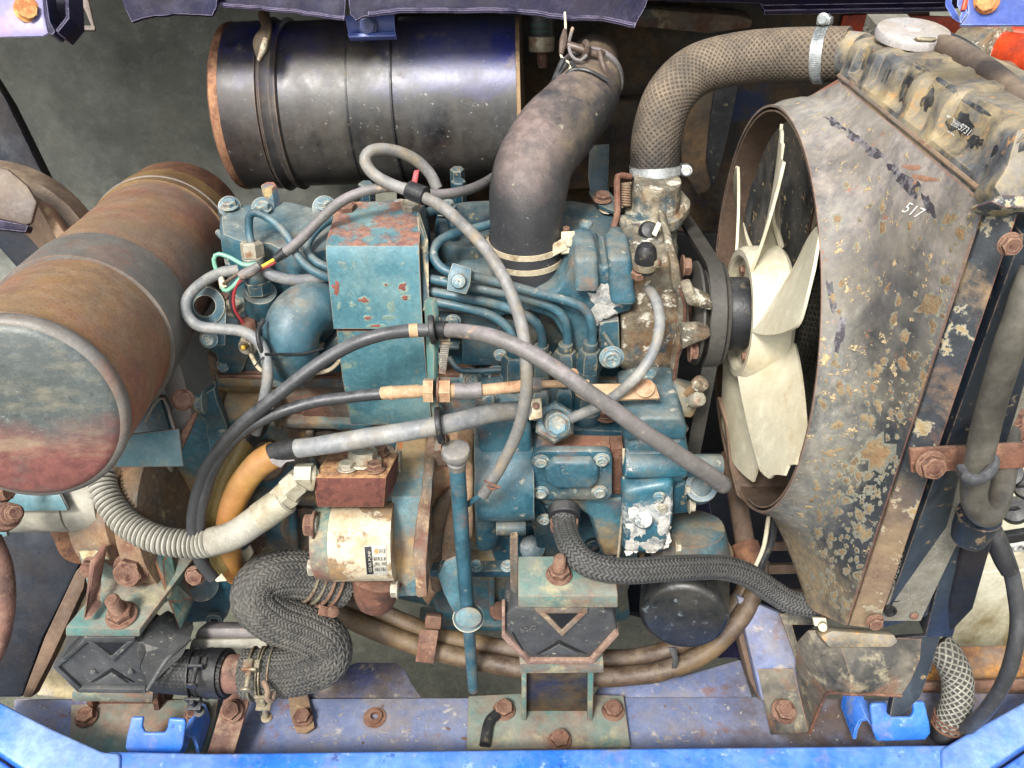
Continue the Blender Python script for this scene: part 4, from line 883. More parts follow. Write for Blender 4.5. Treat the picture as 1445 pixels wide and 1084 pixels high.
for (u, w0) in ((0, 0), (1, 0), (2, 0)):
    rows.append([rp(lipx + u * 0.008, RR + (0.0, 0.001, 0.005)[u], k) for k in range(NS)])
for t in (0.12, 0.26, 0.42, 0.6, 0.78, 0.9, 0.97):
    e = t ** 1.15
    row = []
    for k in range(NS):
        a = rp(lipx + 0.02, RR + 0.008, k); b = outer(k)
        p = a.lerp(b, e); p.x = a.x + (b.x - a.x) * min(1, t ** 0.62)   # rises quickly, then flattens outwards
        row.append(p)
    rows.append(row)
rows.append([outer(k) for k in range(NS)])
sh = part('shroud', sheet([r for r in rows], -0.0022, closed=True), m_shroud, ra)
part('shroud_lining', lathe_closed([(0.001, RR - 0.004), (0.001, RR - 0.0025), (0.055, RR - 0.0025), (0.055, RR - 0.004)], C0, EX, 96), m_brownsheet, ra)
# side frame flange (the near vertical edge) and channels to its right
R1 = D(1440, 292, 0.585); R2 = D(1238, 888, 0.893)
part('side_flange', prism([P1 + Vector((0.0015, -0.001, 0)), R1, R2, P2 + Vector((0.0015, -0.001, 0))], Vector((0.0, 0.012, 0)), 0.001), m_shroudflange, ra)
part('side_channel', prism([D(1442, 330, 0.60), D(1475, 330, 0.61), D(1362, 640, 0.745), D(1310, 870, 0.90), D(1242, 888, 0.905)], Vector((0, 0.03, 0)), 0.002), m_darkside, ra)
part('outer_channel', [prism([D(1478, 300, 0.60), D(1520, 300, 0.60), D(1418, 640, 0.75), D(1345, 900, 0.93), D(1305, 900, 0.92), D(1368, 640, 0.75)], Vector((0, 0.02, 0)), 0.002)], m_darkside, ra)
# slots and dimples in the lower plate
for a_q in (((1264, 843), 0.0065, 0.0045), ((1256, 862), 0.010, 0.006), ):
    (qx, qy), h_, w2 = a_q
    pp = D(qx, qy, 0.875)
    part('slot', [lathe([(0, w2), (0.002, w2), (0.002, w2 * 0.72), (-0.004, w2 * 0.7)], pp, Vector((0, -1, 0.2)), 20)], m_black, ra)
bolt(ra, D(1234, 876, 0.875), Vector((0, -1, 0.15)), 0.0062, m_rustbolt, 'flange')
bolt(ra, D(1424, 344, 0.583), Vector((0, -1, 0.2)), 0.0056, m_rustbolt, 'flange')
bolt(ra, D(1290, 869, 0.885), Vector((0, -1, 0.15)), 0.004, m_rustbolt, 'screw')
_t = bvh(sh); decal('517', 1271, 298, 17, m_white, ra, _t, 24, 0.75, 0.3, lift=0.0014)
_t = bvh(sh)
rs_ = random.Random(11); big = [(1385, 360, 22, 16), (1312, 430, 20, 24), (1335, 395, 9, 9), (1355, 330, 9, 13), (1300, 530, 20, 18), (1280, 560, 22, 26), (1235, 640, 24, 30), (1260, 700, 22, 16), (1340, 470, 18, 20), (1345, 545, 16, 18), (1250, 770, 16, 26), (1300, 610, 14, 16), (1220, 590, 9, 7), (1182, 600, 12, 8), (1170, 640, 10, 6), (1185, 545, 9, 12), (1245, 290, 5, 12), (1246, 322, 5, 12), (1252, 405, 5, 12), (1262, 450, 6, 10), (1188, 400, 6, 7), (1340, 310, 12, 10), (1276, 475, 9, 10), (1240, 520, 8, 9)]
L_ = [(a, b, c, d_, rs_.uniform(-.5, .5), rs_.uniform(0, 90)) for a, b, c, d_ in big]
for i in range(330):
    y_ = rs_.uniform(250, 880) if rs_.random() < 0.35 else rs_.triangular(420, 880, 700)
    xr = 1385 - (y_ - 290) * 0.325; xl = 1168 if y_ < 500 else 1168 - (y_ - 500) * 0.12
    x_ = xr - (xr - xl) * rs_.random() ** (1.3 if y_ < 560 else 1.0)
    if abs(x_ - 1284) < 26 and abs(y_ - 298) < 20: continue
    s_ = rs_.choice((2, 2.5, 3, 3, 4, 5, 7)) * (0.8 if y_ > 600 else 1); L_.append((x_, y_, s_ * rs_.uniform(.7, 1.1), s_ * rs_.uniform(.8, 1.6), rs_.uniform(-.4, .4), rs_.uniform(0, 90)))
splats([(a, b, c * 1.22 + 1.2, d_ * 1.22 + 1.2, e, f) for a, b, c, d_, e, f in L_], M('pale_paint_blister', '#777668', '#65655c', 0.8, bump=(300, .3)), ra, _t, 'blister_rims', 0.0003)
splats([q for q in L_ if q[2] > 2.2], M('tan_rust_spot', '#7a6a50', '#8a785a', 0.9, layers=[('#84603f', 60, 0.3, 0.7, 0.9, {'amt': 0.7}), ('#6d5a44', 90, 0.25, 0.6, 0.9)], bump=(300, .8)), ra, _t, 'rust_spots', 0.0006)
st = []
for (x0, y0), (x1, y1), w_ in (((1366, 385), (1322, 500), 5), ((1322, 500), (1300, 600), 6), ((1302, 560), (1262, 690), 8), ((1262, 690), (1240, 770), 5), ((1383, 291), (1366, 380), 3)):
    L2 = math.hypot(x1 - x0, y1 - y0); m_ = max(2, int(L2 / 12))
    for i in range(m_ + 1):
        t = i / m_; st.append((x0 + (x1 - x0) * t + rs_.uniform(-2, 2), y0 + (y1 - y0) * t, 11 * rs_.uniform(.7, 1.2), w_ * rs_.uniform(.5, 1.0) * .9, math.atan2(y1 - y0, x1 - x0), rs_.uniform(0, 90)))
splats(st, M('worn_pale_streak', '#7f8386', '#6c7074', 0.6, bump=(300, .3)), ra, _t, 'worn_streaks', 0.0007)
splats([(1232, 215, 20, 7, .5, 3), (1262, 240, 16, 9, .8, 5), (1285, 262, 24, 13, .75, 8), (1310, 290, 22, 10, 1.2, 9), (1180, 175, 26, 6, .6, 12), (1210, 196, 22, 8, .7, 17), (1186, 470, 9, 40, .25, 21), (1174, 420, 6, 30, -.2, 25)], M('dark_bare_patch', '#2a272d', '#3a363b', 0.5, layers=[('#7d787c', 90, .3, .6, .7)], bump=(300, .4)), ra, _t, 'dark_patches', 0.0004)
splats([(1288, 236, 17, 4, .1, 31), (1303, 251, 20, 5, .15, 33), (1388, 296, 12, 5, 2.6, 35), (1290, 258, 8, 3, -.7, 37)], M('orange_rust_smear', '#94705a', '#84604c', 0.8, bump=(300, .4)), ra, _t, 'rust_smears', 0.0006)
# top tank : loft of a ribbed side, a rounded shoulder and a flat top
TA, TB = D(1186, 105, 0.842), D(1399, 276, 0.597)       # seam
top_a, top_b = D(1236, 52, 0.86), D(1432, 176, 0.62)
n = 120; rows = []
def ribf(t):
    # rib pattern along the tank: 5 shallow recesses
    v = 0.0
    for c_, w_ in ((0.10, 0.035), (0.24, 0.045), (0.40, 0.045), (0.55, 0.045), (0.78, 0.105)):
        d_ = abs(t - c_); v = max(v, 1 - max(0, (d_ - w_) / 0.012)) if d_ < w_ + 0.012 else v
    return v
inw = Vector((1, 0.25, 0)).normalized()
for h_, ins, rb_, up_ in ((-0.02, 0.002, 0, 0), (0.0, 0.0, 0, 0), (0.10, 0.001, 0, 0), (0.16, 0.002, 0.6, 0), (0.3, 0.003, 1, 0), (0.6, 0.004, 1, 0), (0.84, 0.006, 1, 0), (0.93, 0.009, 0.8, 0), (1.0, 0.015, 0.3, 0.001), (1.02, 0.024, 0, 0.001), (1.02, 0.06, 0, 0), (1.0, 0.085, 0, 0), (0.93, 0.093, 0, 0), (0.0, 0.096, 0, 0)):
    row = []
    for i in range(n + 1):
        t = i / n
        lo = TA.lerp(TB, t); hi_z = 0.030 + 0.012 * t
        p = Vector(lo); p.z += hi_z * h_; p += inw * ins
        k = ribf(t) * rb_
        p += inw * (0.0075 * k)
        if h_ > 1.0: p.z -= 0.0035 * ribf(t) * (1 if ins < 0.03 else 0.4)
        row.append(p)
    rows.append(row)
tk = part('top_tank', sheet(rows, -0.0015), m_tank, ra)
part('tank_flange', sheet([[P0, P0.lerp(P1, .5), P1], [TA, TA.lerp(TB, .5), TB]], 0.001), m_tank, ra)
part('tank_end', prism([rows[i][-1] for i in range(1, 13)][::1] , Vector((0, -0.004, 0)), 0.0), m_tank, ra)
part('tank_seam', sweep([TA + Vector((-0.001, 0, -0.001)), TA.lerp(TB, .5) + Vector((-0.001, 0, -0.001)), TB + Vector((-0.001, 0, -0.001))], 0.0022, 8), m_castrust, ra)
part('hose_collar', cyl(D(1186, 76, 0.902), D(1215, 82, 0.885), 0.022, 0.023), m_tank, ra)
part('tank_front', dprism([(1402, 262), (1420, 236), (1430, 200), (1436, 180), (1490, 172), (1490, 292), (1418, 290)], 0.575, 0.03, 0.004), m_tank, ra)
part('corner_plate', dprism([(1396, 284), (1412, 274), (1490, 276), (1490, 296), (1416, 294)], 0.572, 0.03, 0.003), m_shroudflange, ra)
_t = bvh(tk)
splats([(1224, 74, 5, 15, .25, 1), (1250, 104, 8, 17, .3, 2), (1278, 124, 9, 21, .35, 3), (1309, 142, 9, 22, .35, 4), (1356, 176, 24, 25, .5, 5), (1376, 200, 12, 14, .5, 6), (1300, 96, 16, 5, .5, 7), (1340, 122, 22, 6, .6, 8), (1378, 152, 26, 7, .6, 9), (1404, 222, 7, 22, .2, 10), (1412, 250, 6, 12, .1, 11), (1392, 236, 9, 6, 0, 12)], M('remaining_black_paint', '#202126', '#2b2d33', 0.4, layers=[('#7d8080', 30, 0.3, 0.9, 0.6, {'amt': .7}), ('#8d7d5c', 60, 0.15, 0.5, 0.9)], bump=(300, .3)), ra, _t, 'black_paint_patches', 0.0005)
for s_, qx, qy, hh, wd in (('NIPPON DENSO', 1335, 165, 4.5, .62), ('022000', 1336, 172, 6.5, .62), ('5731', 1351, 182, 11, .6), ('JAPAN', 1336, 186, 3.5, .8)): decal(s_, qx, qy, hh, m_white, ra, _t, 34, wd, 0.1, lift=0.0012)
# filler neck and cap
cz = D(1289, 44, 0.795)
part('filler_neck', [lathe([(-0.045, 0.0245), (-0.014, 0.0245), (-0.010, 0.0262), (-0.004, 0.0262)], cz, EZ, 40)], m_tank, ra)
cp = part('cap', [lathe([(-0.006, 0.0275), (-0.0065, 0.0305), (-0.002, 0.0312), (0.0012, 0.0300), (0.0026, 0.0270), (0.0034, 0.02), (0.0022, 0.012), (0.0028, 0.0085), (0.0046, 0.0075), (0.005, 0.004), (0.005, 0.0005)], cz, EZ, 64, disp=lambda t, gg: (0.0012 * (abs(math.sin(gg * 1.0)) ** 8) if t < 0.0015 else 0))], M('dusty_cap_metal', '#b5b0ae', '#a39e9c', 0.35, metal=0.3, layers=[dust(0.4)], bump=(300, 0.2)), ra)
part('cap_tab', [dprism([(1292, 52), (1302, 51), (1322, 52), (1324, 56), (1314, 58), (1296, 57)], 0.768, 0.006, 0.001)], m_zincold, ra)
# core behind the fan
kx = C0.x + 0.105
core = [prism([Vector((kx, 0.22, -0.14)), Vector((kx, 0.22, 0.30)), Vector((kx, -0.19, 0.30)), Vector((kx, -0.19, -0.14))], Vector((0.04, 0, 0)), 0)]
part('core', core, m_core, ra)
zz = []; ff = []
for c_ in range(34):                                        # flat tubes with folded fins between them
    y0 = 0.215 - c_ * 0.012
    m2 = 110
    for i in range(m2):
        z_ = -0.135 + i * 0.0039
        b_ = len(zz); s_ = 0.0028 if i % 2 else -0.0028
        zz += [(kx - 0.001, y0, z_ + s_ * 0.4), (kx - 0.004, y0 - 0.0045, z_ - s_), (kx - 0.001, y0 - 0.009, z_ + s_ * 0.4), (kx - 0.001, y0 - 0.009, z_ + 0.0022 + s_ * 0.4), (kx - 0.004, y0 - 0.0045, z_ + 0.0022 - s_), (kx - 0.001, y0, z_ + 0.0022 + s_ * 0.4)]
        ff += [(b_, b_ + 1, b_ + 4, b_ + 5), (b_ + 1, b_ + 2, b_ + 3, b_ + 4)]
part('fins', (np.array(zz), ff, None), m_core, ra, kind='stuff')
# foot bracket
part('foot', [prism([D(1068, 944, 1.10), D(1120, 944, 1.08), D(1142, 1033, 1.075), D(1088, 1035, 1.10)], Vector((0, 0, -0.004)), 0.001)], m_rbracket, ra)
fk = D(1104, 1004, 1.083)
bolt(ra, D(1106, 1004, 1.082), Vector((0.05, -0.3, 1)), 0.0105, m_rustbolt, 'flange')
rows = [[D(1122, 942, 1.08), D(1126, 905, 1.02), D(1140, 890, 0.99), D(1180, 888, 0.975), D(1250, 900, 0.97), D(1300, 902, 0.975)],
        [D(1126, 960, 1.078), D(1136, 935, 1.02), D(1155, 920, 0.985), D(1190, 922, 0.965), D(1250, 926, 0.96), D(1298, 930, 0.965)],
        [D(1134, 1000, 1.076), D(1148, 968, 1.03), D(1165, 950, 0.99), D(1200, 955, 0.967), D(1240, 956, 0.962), D(1285, 960, 0.97)],
        [D(1142, 1033, 1.074), D(1160, 990, 1.03), D(1170, 976, 1.0), D(1200, 978, 0.975), D(1230, 978, 0.972), D(1272, 980, 0.98)]]
part('saddle', sheet(rows, -0.004), m_rbracket, ra)
part('saddle_lip', sweep([D(1142, 1035, 1.073), D(1160, 992, 1.03), D(1170, 978, 1.0), D(1200, 980, 0.975), D(1230, 980, 0.972), D(1272, 982, 0.98)], 0.0018, 8), m_rust, ra)
part('foot_pad', [dprism([(1158, 898), (1175, 890), (1262, 896), (1268, 906), (1258, 914), (1170, 914)], 0.955, 0.02, 0.002)], m_tank, ra)
part('foot_leg', [dprism([(1258, 900), (1330, 895), (1316, 940), (1300, 985), (1285, 1000), (1275, 1010), (1255, 1012), (1262, 975)], 0.985, 0.012, 0.003)], m_darkside, ra)
# overflow pipe from the filler neck
ov = thing('overflow_hose', 'brown dusty overflow hose curving over the radiator tank', 'hose', D(1330, 70, 0.78))
part('hose', sweep([D(1308, 66, 0.80), D(1335, 68, 0.775), D(1365, 84, 0.74), D(1400, 108, 0.70), D(1435, 140, 0.66), D(1490, 200, 0.60)], 0, 24, radii=[0.009, 0.0105, 0.0105, 0.0105, 0.0105, 0.0105]), m_duct, ov)
part('nipple', cyl(D(1290, 68, 0.80), D(1312, 67, 0.797), 0.006), m_tank, ov)
part('thin_line', sweep([D(1335, 52, 0.85), D(1365, 66, 0.83), D(1400, 98, 0.8), D(1425, 135, 0.75)], 0.005, 12), m_black, ov)

# ================================================================== FAN
FC = Vector((0.2465, 0.03, 0.068))
fn = thing('cooling_fan', 'cream nylon cooling fan with broad twisted blades in the round shroud', 'fan', FC)
HR = 0.067
part('hub', [lathe_closed([(-0.018, HR - 0.011), (-0.020, HR - 0.009), (-0.020, HR - 0.003), (-0.015, HR), (0.016, HR + 0.001), (0.020, HR - 0.002), (0.020, HR - 0.014), (-0.0, HR - 0.013)], FC, EX, 64),
    lathe([(-0.012, 0.02), (-0.012, HR - 0.011), (-0.008, HR - 0.011), (-0.008, 0.02)], FC, EX, 48)], m_cream, fn)
def fp(x, r, a):
    return Vector((FC.x + x, FC.y - math.sin(rad(a)) * r, FC.z + math.cos(rad(a)) * r))
for k in range(6):
    a0 = (-70, -10, 43, 107, 168, 228)[k]
    rows = []
    nr, nc = 12, 8
    for j in range(nr + 1):
        t = j / nr; r = HR - 0.003 + (0.184 - HR) * t
        wdt = 20
        row = []
        for i in range(nc + 1):
            s = i / nc * 2 - 1
            ang = a0 + s * (27 * (1 - t) + 13 * t)
            tw = 0.021 * (1 - 0.62 * t)
            cam_ = 0.004 * (1 - s * s)
            rr = r
            if t > 0.85: rr = r - 0.013 * max(0, s) * (t - 0.85) / 0.15 - (0.003 * math.sin(i * 2.6 + k * 2) if k in (0, 1, 3) and j == nr else 0)
            row.append(fp(-s * tw - cam_ * 0.6, rr, ang))
        rows.append(row)
    part('blade', sheet(rows, 0.0028), m_cream, fn)
    part('blade_rib', sweep([fp(0.020, HR, a0 - 16), fp(0.012, HR + 0.015, a0 - 9), fp(0.004, HR + 0.03, a0 - 2), fp(0.001, HR + 0.05, a0)], 0, 8, radii=[0.003, 0.003, 0.002, 0.0008]), m_cream, fn)
part('spacer', cyl(FC + EX * -0.034, FC + EX * 0.002, 0.0365, 0.0365, 48), m_black, fn)
part('shaft', cyl(FC + EX * -0.085, FC + EX * 0.015, 0.012), m_rust, fn)
for a in range(0, 360, 90):
    bolt(fn, fp(-0.012, 0.044, a + 45), -EX, 0.004, m_rustbolt)
pl = thing('fan_pulley', 'dark steel belt pulley behind the black fan spacer', 'pulley', FC - EX * 0.08)
part('rim', lathe_closed([(-0.068, 0.012), (-0.068, 0.040), (-0.064, 0.052), (-0.062, 0.0525), (-0.056, 0.043), (-0.044, 0.043), (-0.040, 0.0525), (-0.037, 0.0515), (-0.034, 0.04), (-0.034, 0.012)], FC, EX, 64), m_belt, pl)
# belt: flat loop over fan pulley and crank pulley
pb = FC + EX * -0.050
cb = Vector((pb.x, FC.y + 0.03, FC.z - 0.33))
alt = Vector((pb.x, FC.y + 0.26, FC.z - 0.05))
def belt_path():
    P = []
    rs = [(pb, 0.052), (cb, 0.062), (alt, 0.035)]
    for i in range(14): a = rad(10 + 150 * i / 13 - 30); P.append(pb + Vector((0, -math.sin(a) * 0.052, math.cos(a) * 0.052)))
    for i in range(14): a = rad(95 + 130 * i / 13); P.append(cb + Vector((0, -math.sin(a) * 0.062, math.cos(a) * 0.062)))
    for i in range(10): a = rad(235 + 110 * i / 9); P.append(alt + Vector((0, -math.sin(a) * 0.035, math.cos(a) * 0.035)))
    return P
bpts = belt_path(); nb = len(bpts)
V = []; F = []
cen = sum(bpts, Vector()) / nb
for i, p in enumerate(bpts):
    q = bpts[(i + 1) % nb] - bpts[i - 1]; q.normalize(); nrm = EX.cross(q); 
    if nrm.dot(p - cen) < 0: nrm = -nrm
    V += [p - EX * 0.0075 + nrm * 0.004, p + EX * 0.0075 + nrm * 0.004, p + EX * 0.005 - nrm * 0.005, p - EX * 0.005 - nrm * 0.005]
for i in range(nb):
    a, b = i * 4, ((i + 1) % nb) * 4
    for k in range(4): F.append((a + k, a + (k + 1) % 4, b + (k + 1) % 4, b + k))
single('fan_belt', [(np.array([v[:] for v in V]), F, None)], m_belt, 'worn grey rubber fan belt running over the pulley left of the fan', 'belt')
# brown inner shroud trim and pipe under the fan
single('lower_brown_trim', dprism([(1012, 560), (1024, 600), (1030, 660), (1040, 700), (1062, 716), (1074, 726), (1090, 728), (1120, 700), (1108, 660), (1040, 640), (1020, 560)], 1.02, 0.01, 0.004), m_brownsheet, 'brown dusty curved trim beneath the cream fan blades', 'trim')
pp = thing('return_pipe', 'brown steel pipe standing below the fan with a black sleeve', 'pipe', D(1058, 790, 1.1))
part('pipe', sweep([D(1030, 640, 1.15), D(1040, 700, 1.12), D(1052, 770, 1.10)], 0.0115, 18), m_brownsheet, pp)
part('sleeve', cyl(D(1050, 768, 1.10), D(1062, 806, 1.085), 0.017, 0.016), m_muffrust, pp)
part('wire', sweep([D(1085, 728, 1.05), D(1078, 770, 1.06), D(1066, 800, 1.07)], 0.0025, 10), m_beige, pp)
part('black_wire', sweep([D(1092, 728, 1.05), D(1088, 765, 1.06), D(1074, 800, 1.07), D(1078, 840, 1.08)], 0.0045, 10), m_black, pp)
# dark struts behind
single('dark_strut', dprism([(975, 690), (1000, 700), (1030, 860), (1048, 930), (1010, 930)], 1.24, 0.02, 0.003), m_bluedark, 'dark blue strut in the gap right of the injection pump', 'strut')
# ================================================================== ENGINE
en = thing('engine', 'teal painted diesel engine filling the middle of the bay', 'engine', Vector((-0.02, 0.12, -0.36)))
def eb(px, py, y=None, z=None, d=None, s=0.0055, ax=None, mat=None, kind='flange', name='bolt'):
    p = Y(px, py, y) if y is not None else (Z(px, py, z) if z is not None else D(px, py, d))
    a = ax if ax is not None else (Vector((0, -1, 0)) if y is not None else EZ)
    return bolt(en, p, a, s, mat or m_bluebolt, kind, name)
def lumpy(poly, y, t, bev=0.006, amp=0.0012, sc=60, cuts=3, mat=None, name='casting'):
    return part(name, subd(yprism(poly, y, t, bev, 3), cuts, amp, sc), mat or m_teal, en)
# --- block
block = yprism([(300, 532), (690, 536), (905, 540), (905, 700), (900, 800), (880, 860), (620, 862), (330, 800), (300, 660), (284, 600), (296, 560)], 0.035, 0.24, 0.008, 3)
part('block', subd(block, 3, 0.0015, 40), m_teal_dirty, en)
# ribs, ledges and pockets on the block face
for poly, yv, t in (([(304, 530), (695, 534), (696, 552), (306, 548)], 0.022, 0.03), ([(306, 592), (600, 600), (600, 612), (306, 604)], 0.020, 0.03),
                    ([(326, 612), (338, 612), (352, 700), (338, 700)], 0.022, 0.03), ([(372, 560), (392, 560), (400, 610), (384, 610)], 0.018, 0.03),
                    ([(430, 610), (442, 610), (452, 700), (440, 700)], 0.022, 0.03), ([(300, 700), (450, 704), (450, 716), (300, 712)], 0.018, 0.03),
                    ([(405, 716), (416, 716), (424, 800), (410, 800)], 0.018, 0.03)):
    part('rib', subd(yprism(poly, yv, t, 0.004, 3), 2, 0.0008, 70), m_teal_dirty, en)
for cx_, cy_, rx_, ry_ in ((420, 590, 18, 16), (318, 625, 24, 22), (462, 630, 26, 22), (375, 650, 26, 26), (430, 745, 30, 28), (480, 645, 30, 20), (352, 760, 22, 24)):
    part('core_pocket', [subd(sheet([[Y(cx_ + rx_ * r * math.cos(a), cy_ + ry_ * r * math.sin(a), 0.035 - dd) for a in [2 * math.pi * i / 20 for i in range(21)]] for r, dd in ((1.12, 0.001), (1.0, 0.006), (0.86, 0.004), (0.6, -0.001 + 0.003), (0.05, 0.0015))], 0.001), 0, 0, 1)], m_castrust, en)
# raised casting numbers on the block, half hidden behind the hose
text('0061C2', 0.011, Y(410, 582, 0.0335), EX, EZ, m_castrust, en, 'casting_mark', 0.0012)
part('pad', yprism([(424, 562), (582, 566), (582, 594), (424, 590)], 0.029, 0.02, 0.004), m_castrust, en)
# shaft boss at the left
part('boss', [cyl(Y(322, 578, 0.018), Y(392, 580, 0.018), 0.019)], m_teal_dirty, en)
part('rear_plate', yprism([(282, 560), (302, 548), (306, 566), (320, 600), (322, 655), (310, 690), (296, 640), (290, 600), (282, 585)], -0.01, 0.012, 0.002), m_teal, en)
bolt(en, D(289, 568, 0.93), Vector((-1, -0.1, 0)), 0.0085, m_bluebolt)
# --- cylinder head front face and its left end
head = yprism([(286, 472), (300, 463), (340, 460), (480, 460), (500, 462), (500, 532), (312, 530), (304, 500), (292, 490)], 0.028, 0.2, 0.005, 3)
part('head', subd(head, 2, 0.0006, 60), m_teal, en)
part('head_ledge', zprism([(318, 408), (480, 404), (486, 460), (330, 462), (300, 458), (308, 430)], 0.05, 0.03, 0.004), m_castrust, en)
part('head_gasket_edge', yprism([(306, 526), (700, 530), (700, 538), (308, 535)], 0.024, 0.02, 0.001), m_rust, en)
head2 = yprism([(600, 440), (880, 440), (880, 545), (600, 545)], 0.045, 0.2, 0.006, 3)
part('head', subd(head2, 2, 0.001, 60), m_teal_d, en)
# lifting eye
eye = dprism(ell(290, 430, 29, 27, 28, 90, 370) + [(318, 470), (310, 482), (286, 476)], 0.915, 0.006, 0.002, nrm=Vector((0.0, -1, 0.5)))
le = part('lifting_eye', [sheet([[dpoint(291 + rr * math.cos(a) * (1.0 if rr < 20 else 1.0), 431 + rr * math.sin(a) * 0.96, D(291, 431, 0.905), Vector((0, -1, .5))) for a in [2 * math.pi * i / 36 for i in range(37)]] for rr in (15.5, 16.5, 27, 28.5)], -0.005),
    dprism([(300, 452), (320, 430), (318, 470), (318, 488), (302, 488), (290, 470)], 0.908, 0.005, 0.0015, nrm=Vector((0, -1, .5)))], m_teal, en)
eb(295, 478, d=0.90, s=0.0062, ax=Vector((0, -1, .5)), kind='cap')
eb(351, 487, d=0.93, s=0.0072, ax=Vector((-.3, -1, .3)), mat=m_palebolt)
part('sender', cyl(D(348, 488, 0.925), D(343, 491, 0.905), 0.0028), M('brass', '#a8822f', '#8d6d2a', 0.4, metal=0.6), en)
eb(330, 438, z=0.052, s=0.0085, mat=m_palebolt); eb(374, 438, z=0.052, s=0.0078, mat=m_bluebolt); eb(316, 424, z=0.052, s=0.006, mat=m_rustbolt); part('rust_ledge_block', zprism([(336, 446), (360, 446), (362, 466), (338, 468)], 0.058, 0.02, 0.002), m_rust, en)
# white bead line along the head below the elbow
part('fuel_return_line', tub([(354, 500, 0.925), (362, 516, 0.92), (372, 524, 0.92), (410, 526, 0.925), (455, 525, 0.93), (474, 515, 0.935), (484, 500, 0.94)], 0.0022, n=10), m_creamclamp, en)
# --- valve cover: rounded casting, lobed outline
def cover(poly, z, h, amp=0.0, name='valve_cover', mat=None):
    pts = [Z(a, b, z) for a, b in poly]
    # smooth the outline
    C_ = smooth_path([list(p) for p in pts] + [list(pts[0])], 5)[:-1]
    c_ = C_.mean(axis=0); rows = []
    for dz, ins in ((-0.0, 0.16), (0.0, 0.012 / 0.1), (-0.001, 0.06), (-0.004, 0.03), (-0.010, 0.012), (-0.02, 0.0), (-h, -0.01)):
        rows.append([Vector((*(C_[i][:2] + (c_[:2] - C_[i][:2]) * ins), z + dz)) for i in range(len(C_))])
    V = [list(p) for r in rows for p in r]; n_ = len(C_); F = []
    for j in range(len(rows) - 1):
        for i in range(n_): F.append((j * n_ + i, (j + 1) * n_ + i, (j + 1) * n_ + (i + 1) % n_, j * n_ + (i + 1) % n_))
    F.append(tuple(range(n_)))
    return part(name, (np.array(V), F, None), mat or m_teal, en)
cover([(308, 330), (306, 304), (318, 290), (345, 286), (400, 282), (448, 292), (480, 286), (560, 280), (600, 284), (600, 330), (560, 350), (470, 352), (440, 356), (395, 352), (375, 344), (340, 342)], 0.125, 0.14)
cover([(612, 300), (640, 284), (700, 280), (800, 280), (860, 290), (884, 300), (888, 322), (870, 345), (800, 350), (760, 342), (660, 350), (620, 340)], 0.118, 0.12, mat=m_teal_d)
part('cover_rim', sweep([Z(308, 328, 0.112), Z(322, 340, 0.112), Z(350, 345, 0.112), Z(378, 350, 0.112)], 0.0035, 10), m_teal, en)
for g_ in (cyl(Z(324, 302, 0.10), Z(324, 292, 0.128), 0.012), cyl(Z(371, 300, 0.10), Z(371, 294, 0.128), 0.012), cyl(Z(459, 302, 0.1), Z(458, 293, 0.128), 0.013)): part('cover_boss', g_, m_teal, en)
eb(324, 292, z=0.128, s=0.0068); eb(371, 296, z=0.128, s=0.0068); eb(458, 291, z=0.128, s=0.0068)
# tall studs on the cover
part('stud_nut', lathe([(0, 0.0085), (0.028, 0.0085), (0.03, 0.0075), (0.03, 0.001)], Z(386, 297, 0.118), EZ, 6), M('half_rusted_stud', '#3f6577', '#9a5c3c', 0.6, ascale=40, layers=[('#b09a6a', 40, 0.3, 0.6, 0.8)], bump=(400, .5)), en)
for (qx, qy, hh) in ((520, 295, 0.03), (648, 284, 0.024), (646, 262, 0.02)):
    part('stud_nut', lathe([(0, 0.008), (hh, 0.008), (hh + 0.001, 0.007), (hh + 0.001, 0.001)], Z(qx, qy, 0.11), EZ, 6), m_teal_d, en)
for q in ((498, 300), (508, 296), (565, 292), (632, 292), (625, 300)): eb(q[0], q[1], z=0.122, s=0.006)
# right part of the cover: boss, pad with screw, arms
part('cover_lug', [cyl(Z(836, 330, 0.09), Z(880, 325, 0.10), 0.021, 0.02)], m_teal_d, en)
part('cover_plug', [cyl(Z(860, 318, 0.10), Z(888, 320, 0.10), 0.011)], m_teal_d, en)
part('vent_pipe', [cyl(D(800, 352, 0.95), D(888, 356, 0.95), 0.013)], m_teal_d, en)
eb(826, 318, z=0.118, s=0.0075, kind='screw'); eb(857, 297, z=0.122, s=0.006, mat=m_palebolt)
part('hanger_arm', dprism([(832, 205), (860, 203), (858, 262), (862, 282), (834, 276), (830, 250)], 1.08, 0.004, 0.001), m_teal_d, en)
part('hanger_foot', zprism([(830, 270), (858, 268), (880, 292), (872, 300), (846, 290)], 0.13, 0.004, 0.001), m_teal_d, en)
eb(850, 282, z=0.132, s=0.007, mat=m_rustbolt)
part('wire_bracket', sweep([D(890, 250, 0.965), D(876, 248, 0.96), D(871, 254, 0.958), D(871, 300, 0.95), D(866, 322, 0.94), D(872, 330, 0.94), D(886, 330, 0.945)], 0.0035, 10), m_rust, en)
sp_ = [D(884 + 6 * math.cos(a), 258 + 34 * a / 60 , 0.955 + 0.006 * math.sin(a)) for a in [i * 0.45 for i in range(134)]]
part('spring', sweep(sp_, 0.0011, 6, per=2, step=0.002), m_castrust, en)
